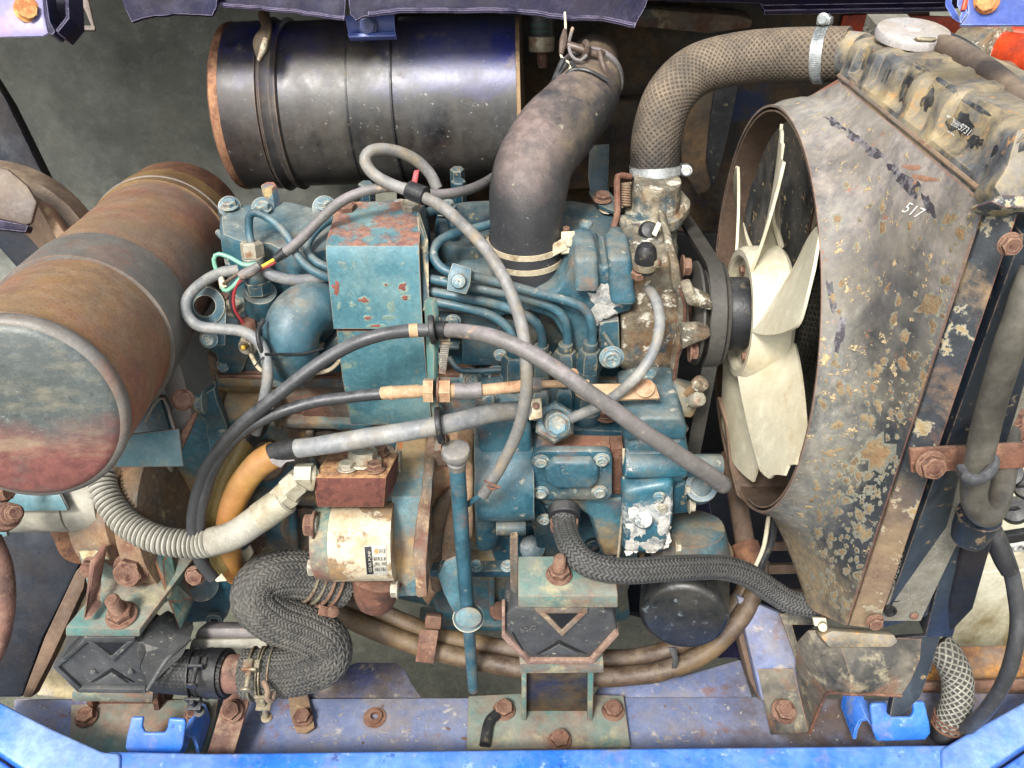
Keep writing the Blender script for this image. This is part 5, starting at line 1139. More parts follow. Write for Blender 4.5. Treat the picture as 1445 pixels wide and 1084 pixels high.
# --- big folded bracket over the head
br = part('folded_bracket', [sheet([[Vector((0, 0, 0))] * 2] * 2, 0.001)], m_bracket, en) if False else None
top_l, top_r = Z(478, 290, 0.15), Z(598, 290, 0.15)
fl, fr = Z(461, 346, 0.15), Z(592, 346, 0.15)
ml_, mr_ = Y(472, 462, 0.002), Y(597, 462, 0.002)
bl_, br_ = Y(496, 596, -0.006), Y(610, 597, -0.006)
def lerp_row(a, b, n_=8): return [a.lerp(b, i / n_) for i in range(n_ + 1)]
rows = [lerp_row(top_l, top_r), lerp_row(top_l.lerp(fl, .5), top_r.lerp(fr, .5)), lerp_row(top_l.lerp(fl, .86), top_r.lerp(fr, .86)),
        lerp_row(fl + Vector((0, -.002, -0.002)), fr + Vector((0, -.002, -0.002))), lerp_row(fl + Vector((0, -.006, -0.009)), fr + Vector((0, -.006, -0.009)))]
e0, e1 = rows[-1][0], rows[-1][-1]
for t in (0.12, 0.4, 0.7, 1.0): rows.append(lerp_row(e0.lerp(ml_, t), e1.lerp(mr_, t)))
part('folded_bracket', sheet(rows, 0.004), m_bracket, en)
part('bracket_lower_leg', sheet([lerp_row(Y(476, 464, 0.006), Y(598, 464, 0.006)), lerp_row(Y(484, 530, 0.003), Y(603, 530, 0.003)), lerp_row(bl_, br_)], 0.004), m_bracket, en)
part('bracket_side', prism([Y(597, 350, 0.03), Y(592, 300, 0.06), Z(600, 288, 0.15), Y(604, 340, 0.03), Y(606, 420, 0.01), Y(598, 440, 0.005)], Vector((-0.003, 0.002, 0)), 0.0005), m_teal_d, en)
for q, mt in (((490, 299), m_rustbolt), ((579, 297), m_palebolt)): eb(q[0], q[1], z=0.151, s=0.0085, mat=mt)
# narrow bracket plate carrying the cables
part('cable_bracket', [prism([D(598, 425, 0.86), D(609, 427, 0.84), D(613, 450, 0.84), D(612, 540, 0.86), D(622, 600, 0.865), D(622, 636, 0.87), D(613, 637, 0.875), D(610, 590, 0.872), D(603, 540, 0.87), D(600, 470, 0.865)], Vector((0.004, 0.008, 0)), 0.001)], m_teal_rust, en)
part('grommet', [cyl(D(606, 466, 0.842), D(614, 465, 0.842), 0.0135)], m_black, en)
part('grommet', [cyl(D(616, 601, 0.855), D(624, 600, 0.855), 0.0175)], m_black, en)
# --- blue outlet elbow
part('water_elbow', sweep([D(492, 432, 0.935), D(462, 431, 0.925), D(436, 436, 0.91), D(418, 452, 0.90), D(411, 474, 0.90), D(412, 496, 0.91), D(416, 514, 0.925)], 0, 48, radii=[0.0245, 0.0255, 0.027, 0.0275, 0.027, 0.026, 0.026], step=0.003), m_teal, en)
part('elbow_flange', [yprism([(380, 478), (396, 500), (420, 512), (446, 508), (470, 480), (482, 470), (482, 512), (440, 522), (392, 516), (372, 500)], 0.008, 0.02, 0.004)], m_teal_d, en)
eb(462, 478, d=0.96, s=0.008, ax=Vector((0, -.3, 1))); eb(456, 492, d=0.955, s=0.008, ax=Vector((0, -1, .4)), mat=m_palebolt)
# --- injector / union at the left
part('injector_union', [cyl(D(370, 448, 0.96), D(367, 412, 0.93), 0.0165, 0.0165), lathe([(0, 0.013), (0.012, 0.0135)], D(366, 414, 0.93), (D(360, 380, 0.92) - D(366, 414, 0.93)), 6), cyl(D(364, 402, 0.925), D(356, 362, 0.91), 0.0105)], m_teal, en)
part('union_nut', [lathe([(0, 0.0115), (0.013, 0.0115), (0.015, 0.009), (0.015, 0.003)], D(357, 362, 0.912), D(354, 335, 0.905) - D(357, 362, 0.912), 6)], m_palebolt, en)
# --- injector lines on the left
def line(name, pts, r, mat=None, n=14, **k): return part(name, tub(pts, r, n=n, **k), mat or m_teal, en)
line('injector_line', [(355, 346, 0.905), (352, 330, 0.905), (351, 308, 0.90), (358, 300, 0.897), (372, 304, 0.895), (392, 318, 0.893), (408, 338, 0.89), (420, 362, 0.888), (438, 380, 0.886), (462, 392, 0.89), (480, 395, 0.9)], 0.0040)
line('injector_line', [(470, 308, 0.93), (452, 320, 0.92), (438, 338, 0.91), (434, 352, 0.905), (444, 368, 0.9), (462, 378, 0.9), (480, 384, 0.905)], 0.0042)
line('injector_line', [(600, 302, 0.945), (618, 296, 0.935), (634, 302, 0.93), (640, 322, 0.93), (642, 342, 0.95)], 0.0052, m_teal_d)
line('injector_line', [(700, 314, 0.93), (672, 322, 0.915), (640, 330, 0.9), (618, 342, 0.89), (611, 358, 0.885), (618, 374, 0.882), (634, 384, 0.88), (660, 388, 0.88), (700, 398, 0.885), (760, 414, 0.89), (810, 428, 0.895), (828, 440, 0.90), (835, 458, 0.905), (836, 492, 0.925)], 0.0046)
line('injection_pipe', [(590, 390, 0.90), (634, 399, 0.892), (700, 412, 0.895), (745, 422, 0.90), (780, 434, 0.905), (796, 450, 0.91), (800, 470, 0.92), (801, 496, 0.935)], 0.0046)
line('injection_pipe', [(590, 408, 0.905), (650, 420, 0.90), (700, 430, 0.905), (740, 444, 0.91), (758, 458, 0.915), (765, 478, 0.925), (765, 498, 0.935)], 0.0046)
line('injection_pipe', [(590, 421, 0.91), (650, 433, 0.905), (690, 444, 0.91), (714, 460, 0.915), (724, 478, 0.92), (727, 498, 0.93)], 0.0046)
line('leak_line', [(634, 505, 0.96), (646, 520, 0.955), (664, 524, 0.95), (712, 522, 0.95)], 0.0032, m_teal_d)
pc_ = part('line_clamp', [subd(dprism([(638, 370), (666, 378), (664, 402), (658, 416), (630, 410), (632, 388)], 0.866, 0.008, 0.002), 0)], m_teal, en)
eb(647, 397, d=0.864, s=0.0072, ax=CAM - D(647, 397, .86), kind='screw')
for (qx, qy, dd) in ((725, 500, 0.925), (764, 496, 0.935), (798, 494, 0.93), (833, 492, 0.925)):
    p0 = D(qx, qy, dd); up = Vector((0, 0.05, 1)).normalized()
    part('union_nut', [lathe([(-0.026, 0.0115), (-0.026, 0.0130), (-0.006, 0.0130), (-0.001, 0.0105), (-0.001, 0.006)], p0, up, 6), cyl(p0 - up * 0.042, p0 - up * 0.026, 0.0112), cyl(p0 - up * 0.002, p0 + up * 0.008, 0.0075)], m_teal_d, en)
    part('delivery_valve', [lathe([(-0.075, 0.0152), (-0.049, 0.0152), (-0.045, 0.0125), (-0.042, 0.01)], p0, up, 6), cyl(p0 - up * 0.12, p0 - up * 0.075, 0.0175)], m_teal_d, en)
# --- intake manifold on the right
man = yprism([(598, 425), (640, 410), (692, 404), (704, 414), (742, 424), (782, 414), (800, 392), (808, 368), (828, 364), (846, 370), (850, 380), (862, 376), (866, 364), (886, 364), (894, 382), (893, 440), (870, 445), (846, 458), (840, 500), (806, 498), (780, 452), (746, 440), (700, 450), (600, 440)], 0.020, 0.06, 0.008, 3)
part('intake_manifold', subd(man, 3, 0.0012, 60), m_teal, en)
part('manifold_cap', [subd(zprism([(800, 372), (880, 362), (892, 378), (884, 402), (830, 410), (790, 400)], 0.078, 0.02, 0.006, 3), 2, 0.001, 70)], m_teal, en)
for q0, q1 in (((828, 370), (828, 408)), ((876, 370), (880, 426))): part('manifold_boss', [subd(prism([Y(q0[0] - 18, q0[1] - 6, 0.016), Y(q0[0] + 16, q0[1] - 6, 0.016), Y(q1[0] + 18, q1[1] + 6, 0.004), Y(q1[0] - 18, q1[1] + 6, 0.004)], Vector((0, 0.05, 0)), 0.005, 3), 2, 0.001, 60)], m_teal, en)
part('manifold_neck', [cyl(D(742, 397, 0.958), D(742, 412, 0.968), 0.039, 0.041)], m_teal_d, en)
m_flake = M('white_flaked_corrosion', '#c4c2bb', '#a3a19b', 0.85, layers=[('#6f7a7e', 60, 0.2, 0.4, 0.8, {'amt': 0.7})], bump=(250, 1.2), bump2=(70, 1.0))
_mt = bvh([o for o in COL.objects if o.name.startswith('intake_manifold')][0]); flake(853, 431, 36, 38, m_flake, en, _mt, 3.3, 0.002)
part('manifold_flange', subd(yprism([(600, 438), (700, 448), (745, 456), (770, 470), (745, 500), (712, 480), (640, 470), (600, 462)], 0.03, 0.03, 0.005), 2, 0.0008, 60), m_teal_d, en)
part('tappet_cover', [yprism(rrect(652, 476, 712, 516, 8), 0.022, 0.02, 0.006, 3)], m_teal_d, en)
part('side_cover', [yprism([(846, 456), (874, 452), (876, 520), (842, 520)], 0.018, 0.05, 0.003)], m_teal, en)
line('small_pipe', [(852, 470, 0.93), (862, 486, 0.925), (872, 500, 0.925)], 0.0022, m_teal_d, 8)
eb(863, 504, y=-0.01, s=0.0085, ax=Vector((0, -1, .2)), mat=m_bluebolt, kind='cap')
# --- thermostat housing & water pump (corroded alloy)
part('thermostat_housing', [lathe([(0, 0.030), (0.022, 0.030), (0.03, 0.027), (0.05, 0.026), (0.056, 0.031), (0.066, 0.031), (0.07, 0.026), (0.1, 0.024)], D(915, 372, 1.01), EZ, 40), lathe([(0.0, 0.022), (0.008, 0.033), (0.014, 0.036), (0.022, 0.0355), (0.027, 0.031)], D(925, 296, 0.985) - EZ * 0.012, EZ, 40)], m_alu, en)
part('water_pump_body', [subd(yprism([(884, 376), (920, 374), (948, 370), (956, 380), (958, 400), (964, 420), (962, 470), (950, 512), (944, 548), (900, 546), (876, 520), (878, 450), (894, 440)], 0.018, 0.10, 0.008, 3), 3, 0.002, 70)], m_alu, en)
part('pump_flange', [subd(yprism([(946, 368), (958, 374), (962, 402), (972, 420), (974, 470), (960, 505), (955, 548), (944, 548), (950, 500), (958, 470), (956, 420), (946, 400)], 0.004, 0.1, 0.003, 2), 1, 0.001, 60)], m_alu, en)
part('pump_nose', [cyl(D(955, 446, 0.965), D(1006, 443, 0.935), 0.036, 0.025), yprism([(962, 412), (978, 408), (982, 420), (1006, 430), (1006, 440), (970, 432)], -0.02, 0.02, 0.003), yprism([(964, 470), (1004, 470), (1002, 478), (972, 490), (962, 496)], -0.03, 0.02, 0.003)], m_alu, en)
for q in ((962, 376, 0.008), (980, 422, 0.007), (972, 496, 0.0075)): bolt(en, D(q[0], q[1], 0.90), EX, q[2], m_rustbolt)
eb(900, 391, d=0.872, s=0.006, mat=m_rustbolt, kind='nut')
# rubber caps
part('rubber_cap', lathe([(0, 0.0100), (0.018, 0.0104), (0.024, 0.0092), (0.028, 0.006), (0.0295, 0.0005)], D(909, 382, 0.872), EZ, 32), m_black, en)
wc = part('cap_clamp', [lathe_closed([(0.004, 0.0103), (0.004, 0.0114), (0.0105, 0.0114), (0.0105, 0.0103)], D(909, 382, 0.872), EZ, 32), box(D(926, 371, 0.862), (0.007, 0.007, 0.007), None, 0.001)], m_zincold, en)
bolt(en, D(930, 371, 0.86), Vector((1, -.6, 0.2)), 0.003, m_rustbolt, 'screw')
part('rubber_cap', lathe([(0, 0.008), (0.005, 0.0098), (0.011, 0.0102), (0.016, 0.0075), (0.018, 0.0006)], D(913, 330, 0.93), Vector((0, -0.7, 0.7)), 28), m_black, en)
part('cap_tag', [dprism([(928, 312), (934, 316), (926, 334), (920, 330)], 0.90, 0.004, 0.001)], m_beige, en)
# --- injection pump body and its top plate
top = zprism([(672, 572), (700, 552), (800, 548), (880, 552), (940, 552), (964, 572), (968, 590), (900, 610), (800, 606), (680, 600)], -0.045, 0.03, 0.004)
part('pump_deck', subd(top, 3, 0.001, 60), m_teal_d, en)
part('deck_grime', subd(zprism([(690, 556), (760, 548), (900, 550), (940, 560), (950, 578), (900, 584), (820, 580), (760, 586), (700, 580)], -0.039, 0.01, 0.003), 3, 0.003, 60), M('oily_dark_grime', '#2f3a40', '#4b4037', 0.6, layers=[('#6a5f55', 12, 0.3, 1.1, 0.8)], bump=(90, 1.5), bump2=(30, 2)), en)
body = yprism([(670, 596), (700, 590), (748, 598), (752, 642), (870, 642), (880, 650), (880, 720), (868, 790), (850, 790), (826, 720), (770, 716), (735, 710), (700, 700), (680, 690), (676, 640)], -0.05, 0.12, 0.006, 3)
part('timing_case', subd(body, 3, 0.001, 50), m_teal, en)
part('case_shelf', subd(zprism([(757, 606), (880, 604), (882, 634), (752, 636)], -0.052, 0.02, 0.003), 2, 0.0007, 60), M('rust_stained_shelf', '#7d5443', '#8f6a50', 0.8, layers=[('#355e70', 12, 0.2, 0.8, 0.6), ('#b09878', 20, 0.25, 1.0, 0.9, {'amt': 0.8})], bump=(240, 0.6), edge=('#b09878', 0.5)), en)
part('rust_strip', yprism([(862, 634), (880, 633), (880, 698), (864, 698)], -0.056, 0.02, 0.001), m_rust, en)
co = part('inspection_cover', yprism(rrect(751, 637, 864, 706, 11), -0.066, 0.009, 0.0025, 3), m_teal, en)
oct_ = [(778, 646), (836, 646), (848, 658), (848, 684), (838, 697), (778, 697), (764, 684), (764, 658)]
cov2 = prism([Y(a, b, -0.077) for a, b in [(784, 653), (832, 653), (842, 662), (842, 680), (833, 690), (783, 690), (772, 680), (772, 662)]], Vector((0, 0.013, 0)), 0.0, 2, 1.16)
part('cover_dome', subd(prism([Y(a, b, -0.075) for a, b in [(784, 654), (832, 654), (843, 664), (843, 680), (833, 690), (783, 690), (771, 680), (771, 664)]], Vector((0, 0.010, 0)), 0.003, 3, 1.14), 0), m_teal, co)
for q in ((763, 650), (849, 648), (763, 694), (846, 693)): eb(q[0], q[1], y=-0.0668, s=0.0058, kind='cap')
eb(722, 700, y=-0.06, s=0.0062, kind='cap'); eb(768, 732, y=-0.06, s=0.0055, kind='cap'); 
part('lower_cover', yprism([(716, 694), (760, 702), (776, 735), (760, 738), (728, 722)], -0.056, 0.02, 0.003), m_teal_d, en)
part('case_leg', subd(yprism([(750, 706), (880, 704), (878, 785), (852, 786), (836, 735), (815, 716), (776, 716)], -0.052, 0.05, 0.004, 3), 2, 0.001, 50), m_teal_dirty, en)
part('case_barrel', subd(cyl(D(672, 670, 0.985), D(752, 668, 0.985), 0.050, 0.05), 2, 0.001, 50), m_teal, en)
part('case_step', subd(yprism([(668, 690), (715, 700), (712, 740), (700, 780), (672, 782)], -0.03, 0.04, 0.008, 3), 2, 0.001, 50), m_teal_d, en)
part('plug', cyl(Y(752, 772, -0.012), Y(751, 773, -0.026), 0.0165, 0.015), m_teal_d, en)
part('plug_boss', [subd(yprism([(700, 740), (780, 740), (790, 790), (700, 800), (690, 770)], -0.008, 0.05, 0.006, 3), 2, 0.001, 50)], m_teal_d, en)
# right-hand casting with corrosion
gc = [yprism([(884, 630), (905, 620), (966, 612), (972, 640), (972, 662), (950, 690), (950, 700), (946, 770), (930, 784), (884, 784), (878, 700)], -0.066, 0.10, 0.006, 3)]
part('gear_case', subd(gc[0], 3, 0.001, 50), m_teal_chip, en)
part('case_lid', [yprism([(880, 596), (912, 590), (962, 590), (970, 606), (968, 622), (880, 622)], -0.07, 0.08, 0.004, 3)], m_teal, en)
part('case_rib', [cyl(D(880, 655, 0.925), D(966, 656, 0.93), 0.0135), cyl(D(882, 628, 0.93), D(960, 628, 0.935), 0.008)], m_teal_chip, en)
part('case_face', subd(yprism([(878, 694), (952, 682), (950, 742), (936, 782), (880, 782)], -0.088, 0.03, 0.007, 3), 3, 0.0015, 60), m_teal_chip, en)
_mt = bvh([o for o in COL.objects if o.name.startswith('case_face')][0])
for q in ((898, 742, 22, 26, 1), (938, 720, 18, 22, 2), (925, 768, 26, 14, 5), (892, 772, 14, 16, 7), (940, 745, 12, 20, 9)): flake(q[0], q[1], q[2], q[3], m_flake, en, _mt, q[4], 0.0012)
part('case_boss', cyl(Y(908, 733, -0.085), Y(908, 733, -0.094), 0.010, 0.009), m_teal_chip, en)
eb(960, 604, z=-0.06, s=0.006, kind='cap'); eb(935, 716, y=-0.09, s=0.004, mat=m_palebolt)
part('shaft', cyl(D(960, 657, 0.945), D(1017, 657, 0.95), 0.0118), m_teal, en)
part('shaft_seal', [cyl(D(985, 690, 0.97), D(990, 686, 0.95), 0.017), ring(D(990, 686, 0.948), CAM - D(990, 686, .95), 0.0165, 0.011, 0.004)], m_teal_d, en)
part('mounting_flange', yprism([(950, 690), (968, 680), (972, 724), (950, 726)], -0.07, 0.02, 0.002), m_teal_d, en)
bolt(en, D(972, 714, 0.96), EX, 0.0058, m_palebolt); bolt(en, D(966, 690, 0.95), EX, 0.005, m_palebolt)
# governor bits at the right of the deck
part('governor_body', [subd(cyl(D(955, 575, 0.94), D(972, 545, 0.93), 0.018, 0.016), 2, 0.002, 80), subd(cyl(D(925, 575, 0.945), D(965, 560, 0.94), 0.017, 0.014), 2, 0.002, 80)], m_teal_dirty, en)
part('adjust_screw', [cyl(D(968, 556, 0.92), D(985, 544, 0.91), 0.0048), cyl(D(984, 545, 0.911), D(991, 539, 0.905), 0.0082)], m_alu, en)
part('adjust_knob', [cyl(D(978, 566, 0.915), D(988, 562, 0.905), 0.0075), sweep([D(970, 572, 0.915), D(978, 562, 0.908), D(986, 566, 0.903)], 0.001, 6)], m_palebolt, en)
part('lever_pivot', [cyl(D(910, 568, 0.955), D(910, 556, 0.945), 0.018), cyl(D(910, 556, 0.945), D(910, 548, 0.94), 0.012)], m_rust, en)
eb(915, 534, d=0.94, s=0.007); eb(855, 585, z=-0.038, s=0.010, mat=m_rustbolt); eb(848, 560, d=0.95, s=0.007, mat=m_rustbolt)
bolt(en, D(700, 530, 0.97), Vector((0, -1, .4)), 0.008, m_bluebolt, 'cap'); bolt(en, D(664, 533, 0.97), Vector((0, -1, .4)), 0.008, m_bluebolt, 'cap')
# banjo union with hex and oil feed
part('banjo', [lathe([(0, 0.022), (0.012, 0.022), (0.016, 0.019)], D(783, 596, 0.945), CAM - D(783, 590, .9), 6), cyl(D(783, 594, 0.93), D(787, 600, 0.905), 0.0125), lathe([(0, 0.0115), (0.006, 0.0115), (0.008, 0.009), (0.008, 0.001)], D(786, 600, 0.908), CAM - D(787, 600, .9), 6)], m_bluebolt, en)
part('hose_tail', cyl(D(792, 596, 0.925), D(806, 590, 0.92), 0.0045), m_teal, en)
# --- oil pan and lower casting
pan = yprism([(606, 800), (700, 796), (780, 792), (880, 790), (890, 880), (700, 888), (640, 884), (612, 866)], 0.01, 0.2, 0.01, 3)
part('oil_pan', subd(pan, 3, 0.0012, 50), m_teal_dirty, en)
part('pan_rail', zprism([(610, 792), (890, 786), (890, 806), (606, 806)], -0.21, 0.012, 0.002), m_teal_d, en)
part('pan_lip', yprism([(590, 882), (720, 884), (720, 892), (595, 890)], -0.0, 0.03, 0.002), m_teal_dirty, en)
part('knock_bracket', [dprism([(617, 812), (628, 792), (648, 784), (656, 800), (672, 862), (640, 866), (626, 838)], 0.985, 0.004, 0.002, nrm=Vector((0, -1, .3)))], m_teal_dirty, en)
part('bracket_ear', [dprism(ell(661, 872, 19, 15, 22), 0.975, 0.004, 0.0015, nrm=Vector((0, -.8, .7)))], m_teal_dirty, en)
# white engine drain pad under the S hose etc
part('bell_housing', [subd(cyl(D(178, 720, 1.06), D(232, 716, 1.04), 0.085, 0.088, 48), 0), subd(cyl(D(232, 716, 1.04), D(262, 716, 1.035), 0.094, 0.094, 48), 0)], m_castrust, en)
part('flywheel_housing', [subd(yprism([(232, 590), (300, 580), (330, 620), (350, 700), (345, 800), (318, 880), (262, 880), (240, 800), (228, 700)], -0.005, 0.045, 0.012, 3), 3, 0.0015, 50)], m_teal_dirty, en)
part('housing_rib', [yprism([(226, 660), (240, 656), (246, 700), (242, 760), (234, 800), (226, 780)], -0.02, 0.06, 0.006, 3)], m_conduit, en)
part('housing_foot', [yprism([(240, 784), (322, 778), (330, 800), (330, 845), (318, 878), (262, 882), (248, 840)], -0.06, 0.06, 0.006, 3)], m_teal, en)
part('housing_boss', [cyl(Y(285, 826, -0.06), Y(285, 826, -0.068), 0.0185)], m_teal, en)
part('threaded_hole', [ring(Y(304, 872, -0.066), Vector((0, -1, 0.2)), 0.010, 0.005, 0.006, 24)], m_teal, en)
part('threaded_hole', [ring(Y(272, 788, -0.07), Vector((0, -1, 0.2)), 0.010, 0.005, 0.006, 24)], m_teal, en)
for q in ((303, 872), (272, 788)): part('hole', cyl(Y(q[0], q[1], -0.064), Y(q[0], q[1], -0.067), 0.0052), m_black, en)
part('clip', [dprism([(263, 806), (292, 800), (300, 808), (302, 790), (346, 776), (352, 768), (358, 780), (346, 800), (328, 820), (304, 822), (300, 814), (272, 816)], 0.985, 0.005, 0.002)], m_beige, en)
eb(276, 812, d=0.978, s=0.0078, ax=Vector((0.1, -1, .6)), mat=m_rustbolt)
# --- oil filter
of = thing('oil_filter', 'black spin-on oil filter poking out under the injection pump', 'oil filter', D(965, 870, 1.05))
fa = D(968, 790, 1.07); fb = D(965, 872, 0.99); fd = (fb - fa); fL = fd.length
part('can', lathe([(0, 0.048), (fL * 0.25, 0.049), (fL * 0.9, 0.048), (fL * 0.96, 0.0465), (fL, 0.043), (fL + 0.001, 0.040), (fL + 0.0005, 0.001)], fa, fd, 64), m_oilfilter, of)
part('gasket_flange', lathe([(-0.012, 0.052), (-0.004, 0.054), (0.0, 0.051)], fa, fd, 64), m_castrust, of)
part('filter_head', [subd(cyl(D(972, 745, 1.03), D(972, 800, 1.05), 0.040, 0.048), 2, 0.0015, 60)], m_teal_dirty, of)
bolt(of, D(952, 773, 1.0), EX, 0.006, m_palebolt)

# ================================================================== HYDRAULIC PUMP
hy = thing('hydraulic_pump', 'corroded hydraulic gear pump with a rusty port block on top', 'pump', D(500, 765, 1.0))
h0, h1 = D(473, 764, 0.945), D(558, 763, 0.945)
part('body', [subd(lathe([(0, 0.0405), ((h1 - h0).length, 0.0405)], h0, h1 - h0, 80, squash=None), 0)], m_pumpalu, hy)
part('end_cap', [cyl(D(447, 765, 0.945), D(475, 764, 0.945), 0.0375, 0.0405), ], m_teal_rust, hy)
part('plug', [cyl(D(438, 741, 0.915), D(449, 741, 0.915), 0.0095)], m_palebolt, hy)
bolt(hy, D(446, 741, 0.915), -EX, 0.0105, m_rustbolt); bolt(hy, D(448, 800, 0.95), -EX, 0.0085, m_palebolt)
part('front_cover', [prism([D(556, 640, 0.985), D(598, 640, 0.985), D(596, 700, 0.94), D(590, 820, 0.945), D(588, 842, 0.96), D(562, 842, 0.96), D(556, 800, 0.94), D(552, 700, 0.935)], Vector((0, 0.07, 0)), 0.004)], m_teal_dirty, hy)
part('mounting_flange', [subd(prism([D(598, 672, 0.955), D(612, 676, 0.95), D(606, 730, 0.925), D(600, 800, 0.925), D(604, 844, 0.94), D(586, 846, 0.945), D(582, 780, 0.93), D(590, 720, 0.93)], Vector((0, 0.08, 0)), 0.004), 2, 0.001, 50)], m_castrust, hy)
part('adapter', [subd(yprism([(598, 640), (640, 636), (668, 660), (668, 760), (640, 800), (604, 862), (596, 850), (600, 700)], -0.02, 0.12, 0.012, 3), 3, 0.002, 45)], M('tan_rust_adapter', '#c9a888', '#b08f6c', 0.85, layers=[('#8a5238', 10, 0.25, 1.0, 0.9, {'amt': 0.7}), ('#355e70', 9, 0.1, 0.7, 0.6, {'amt': 0.7}), ('#c9b690', 40, 0.12, 0.6, 0.9)], bump=(200, 0.8), bump2=(40, 0.9)), hy)
part('lower_port', [subd(cyl(D(535, 805, 0.96), D(528, 850, 0.985), 0.030, 0.020), 2, 0.0015, 60)], m_rust, hy)
bolt(hy, D(562, 832, 0.94), -EX, 0.007, m_palebolt)
bolt(hy, D(566, 652, 0.955), -EX, 0.0085, m_palebolt); 
bk = [Z(447, 638, 0.01) , ]
tl, tr_ = D(458, 634, 0.925), D(548, 634, 0.925)
pbk = part('port_block', prism([D(441, 674, 0.882), D(545, 674, 0.882), D(542, 716, 0.905), D(447, 716, 0.905)], (D(460, 636, 0.93) - D(443, 672, 0.882)) * 1.0 + Vector((0.0045, 0, 0)), 0.0015), m_rustblock, hy)
def tb(px, py, s, mt, kind='flange'):
    p = dpoint(px, py, D(493, 655, 0.905), (D(545, 674, .882) - D(441, 674, .882)).cross(D(460, 636, .93) - D(443, 672, .882)).normalized())
    n__ = (D(545, 674, .882) - D(441, 674, .882)).cross(D(460, 636, .93) - D(443, 672, .882)).normalized()
    bolt(hy, p + n__ * 0.001, n__, s, mt, kind)
tb(496, 642, 0.0068, m_rustbolt); tb(535, 641, 0.0075, m_rustbolt); tb(490, 663, 0.0068, m_palebolt); tb(529, 664, 0.007, m_rustbolt); tb(513, 653, 0.0128, m_palebolt)
_t = bvh([o for o in hy.children if o.name.startswith('body')][0])
decal('', 0, 0, 0, m_label, hy, _t, name='label_plate', poly=[(513, 770), (551, 769), (554, 811), (517, 812)], lift=0.0008)
decal('', 0, 0, 0, m_print_and_gap, hy, _t, name='label_print', poly=[(514, 772), (524, 771), (527, 810), (518, 811)], lift=0.0012)
decal('', 0, 0, 0, m_orangebolt, hy, _t, name='label_print', poly=ell(531, 778, 3, 4, 10), lift=0.0012)
decal('GEAR PUMP', 525, 808, 4.5, m_label, hy, _t, -93, 0.9, lift=0.0016)
for s_, qx, qy, hh in (('P/3', 535, 781, 6), ('218.2 8', 527, 791, 5), ('1KL 102', 528, 798, 4.5), ('1B17B1', 528, 806, 5)): decal(s_, qx, qy, hh, m_print_and_gap, hy, _t, 0, 0.8, lift=0.0014)
# fitting and conduit
cd = thing('corrugated_conduit', 'pale grey corrugated conduit running to the rusty port block', 'conduit', D(280, 765, 0.92))
part('conduit', sweep([D(143, 668, 0.95), D(150, 700, 0.94), D(178, 738, 0.93), D(225, 762, 0.92), D(275, 768, 0.915), D(300, 765, 0.91)], 0.0128, 28, step=0.0006, disp=corrug(0.0052, 0.0017)), M('ribbed_conduit', '#a09d92', '#8f8c80', 0.55, speck=0.2, weave=('ring', 0.0052, 0, 0, '#35322b', 0.9), bump=(400, 0.3)), cd)  # ring weave paints shade into the grooves
part('sleeve', sweep([D(298, 765, 0.91), D(330, 755, 0.905), D(365, 732, 0.90), D(404, 704, 0.895)], 0.0142, 28, step=0.0006, disp=corrug(0.0022, 0.00022)), m_conduit, cd)
ft = part('ferrule', [sweep([D(366, 731, 0.90), D(402, 705, 0.895)], 0.0150, 28, smooth=False), lathe([(0, 0.0125), (0.012, 0.0138), (0.016, 0.0138)], D(394, 708, 0.895), D(404, 700, 0.893) - D(394, 708, .895), 6), lathe([(0, 0.0135), (0.013, 0.0135), (0.016, 0.011)], D(396, 703, 0.895), D(414, 688, 0.89) - D(396, 703, .895), 6)], m_fitting, cd)
part('elbow_fitting', [sweep([D(404, 696, 0.892), D(416, 682, 0.888), D(430, 674, 0.89), D(446, 674, 0.895)], 0.0095, 20), lathe([(0, 0.0135), (0.014, 0.0135), (0.016, 0.0115)], D(408, 690, 0.89), D(420, 680, 0.887) - D(408, 690, .89), 6), lathe([(0, 0.0128), (0.016, 0.0128)], D(418, 672, 0.889), EX, 6), cyl(D(434, 674, 0.892), D(444, 675, 0.894), 0.0128)], m_fitting, cd)
# ================================================================== SMALL ENGINE DETAIL
def seam(name, pts, r, mat, parent=en, **k): return part(name, sweep(pts, r, 8, smooth=k.pop('smooth', True), **k), mat, parent)
# gasket lines and parting edges
seam('gasket_line', [Y(308, 531, 0.020), Y(400, 533, 0.020), Y(480, 533, 0.020)], 0.0016, m_rust, smooth=False)
seam('gasket_line', [D(955, 372, 0.872), D(957, 400, 0.878), D(966, 430, 0.885), D(964, 470, 0.90), D(956, 505, 0.915), D(949, 545, 0.935)], 0.0016, m_rust)
seam('parting_edge', [Y(880, 634, -0.068), Y(881, 700, -0.068), Y(872, 786, -0.068)], 0.0014, m_creamclamp, smooth=False)
# wash of bolts, plugs and bosses over the castings
for q in ((316, 515, 0.024, .0055), (470, 452, 0.022, .006), (640, 452, 0.024, .0055), (690, 560, -0.03, .0055), (930, 700, -0.09, .0045)):
    eb(q[0], q[1], y=q[2], s=q[3], mat=m_bluebolt)
for q in ((612, 452), (620, 505), (706, 500)): eb(q[0], q[1], y=0.02, s=0.005, mat=m_bluebolt)
part('cup_plug', cyl(Y(432, 672, 0.034), Y(432, 672, 0.026), 0.013), m_teal_dirty, en)
part('cup_plug', cyl(Y(545, 640, 0.034), Y(545, 640, 0.028), 0.011), m_castrust, en)
# left end of the head: sensor with terminal, plate with a slot
part('end_plate', yprism([(288, 470), (312, 462), (352, 470), (352, 500), (340, 528), (312, 528), (304, 500), (292, 492)], 0.022, 0.01, 0.002), m_teal, en)
part('end_plate_step', subd(yprism([(290, 500), (304, 506), (312, 530), (306, 548), (296, 530)], 0.03, 0.03, 0.004), 2, 0.001, 60), m_castrust, en)
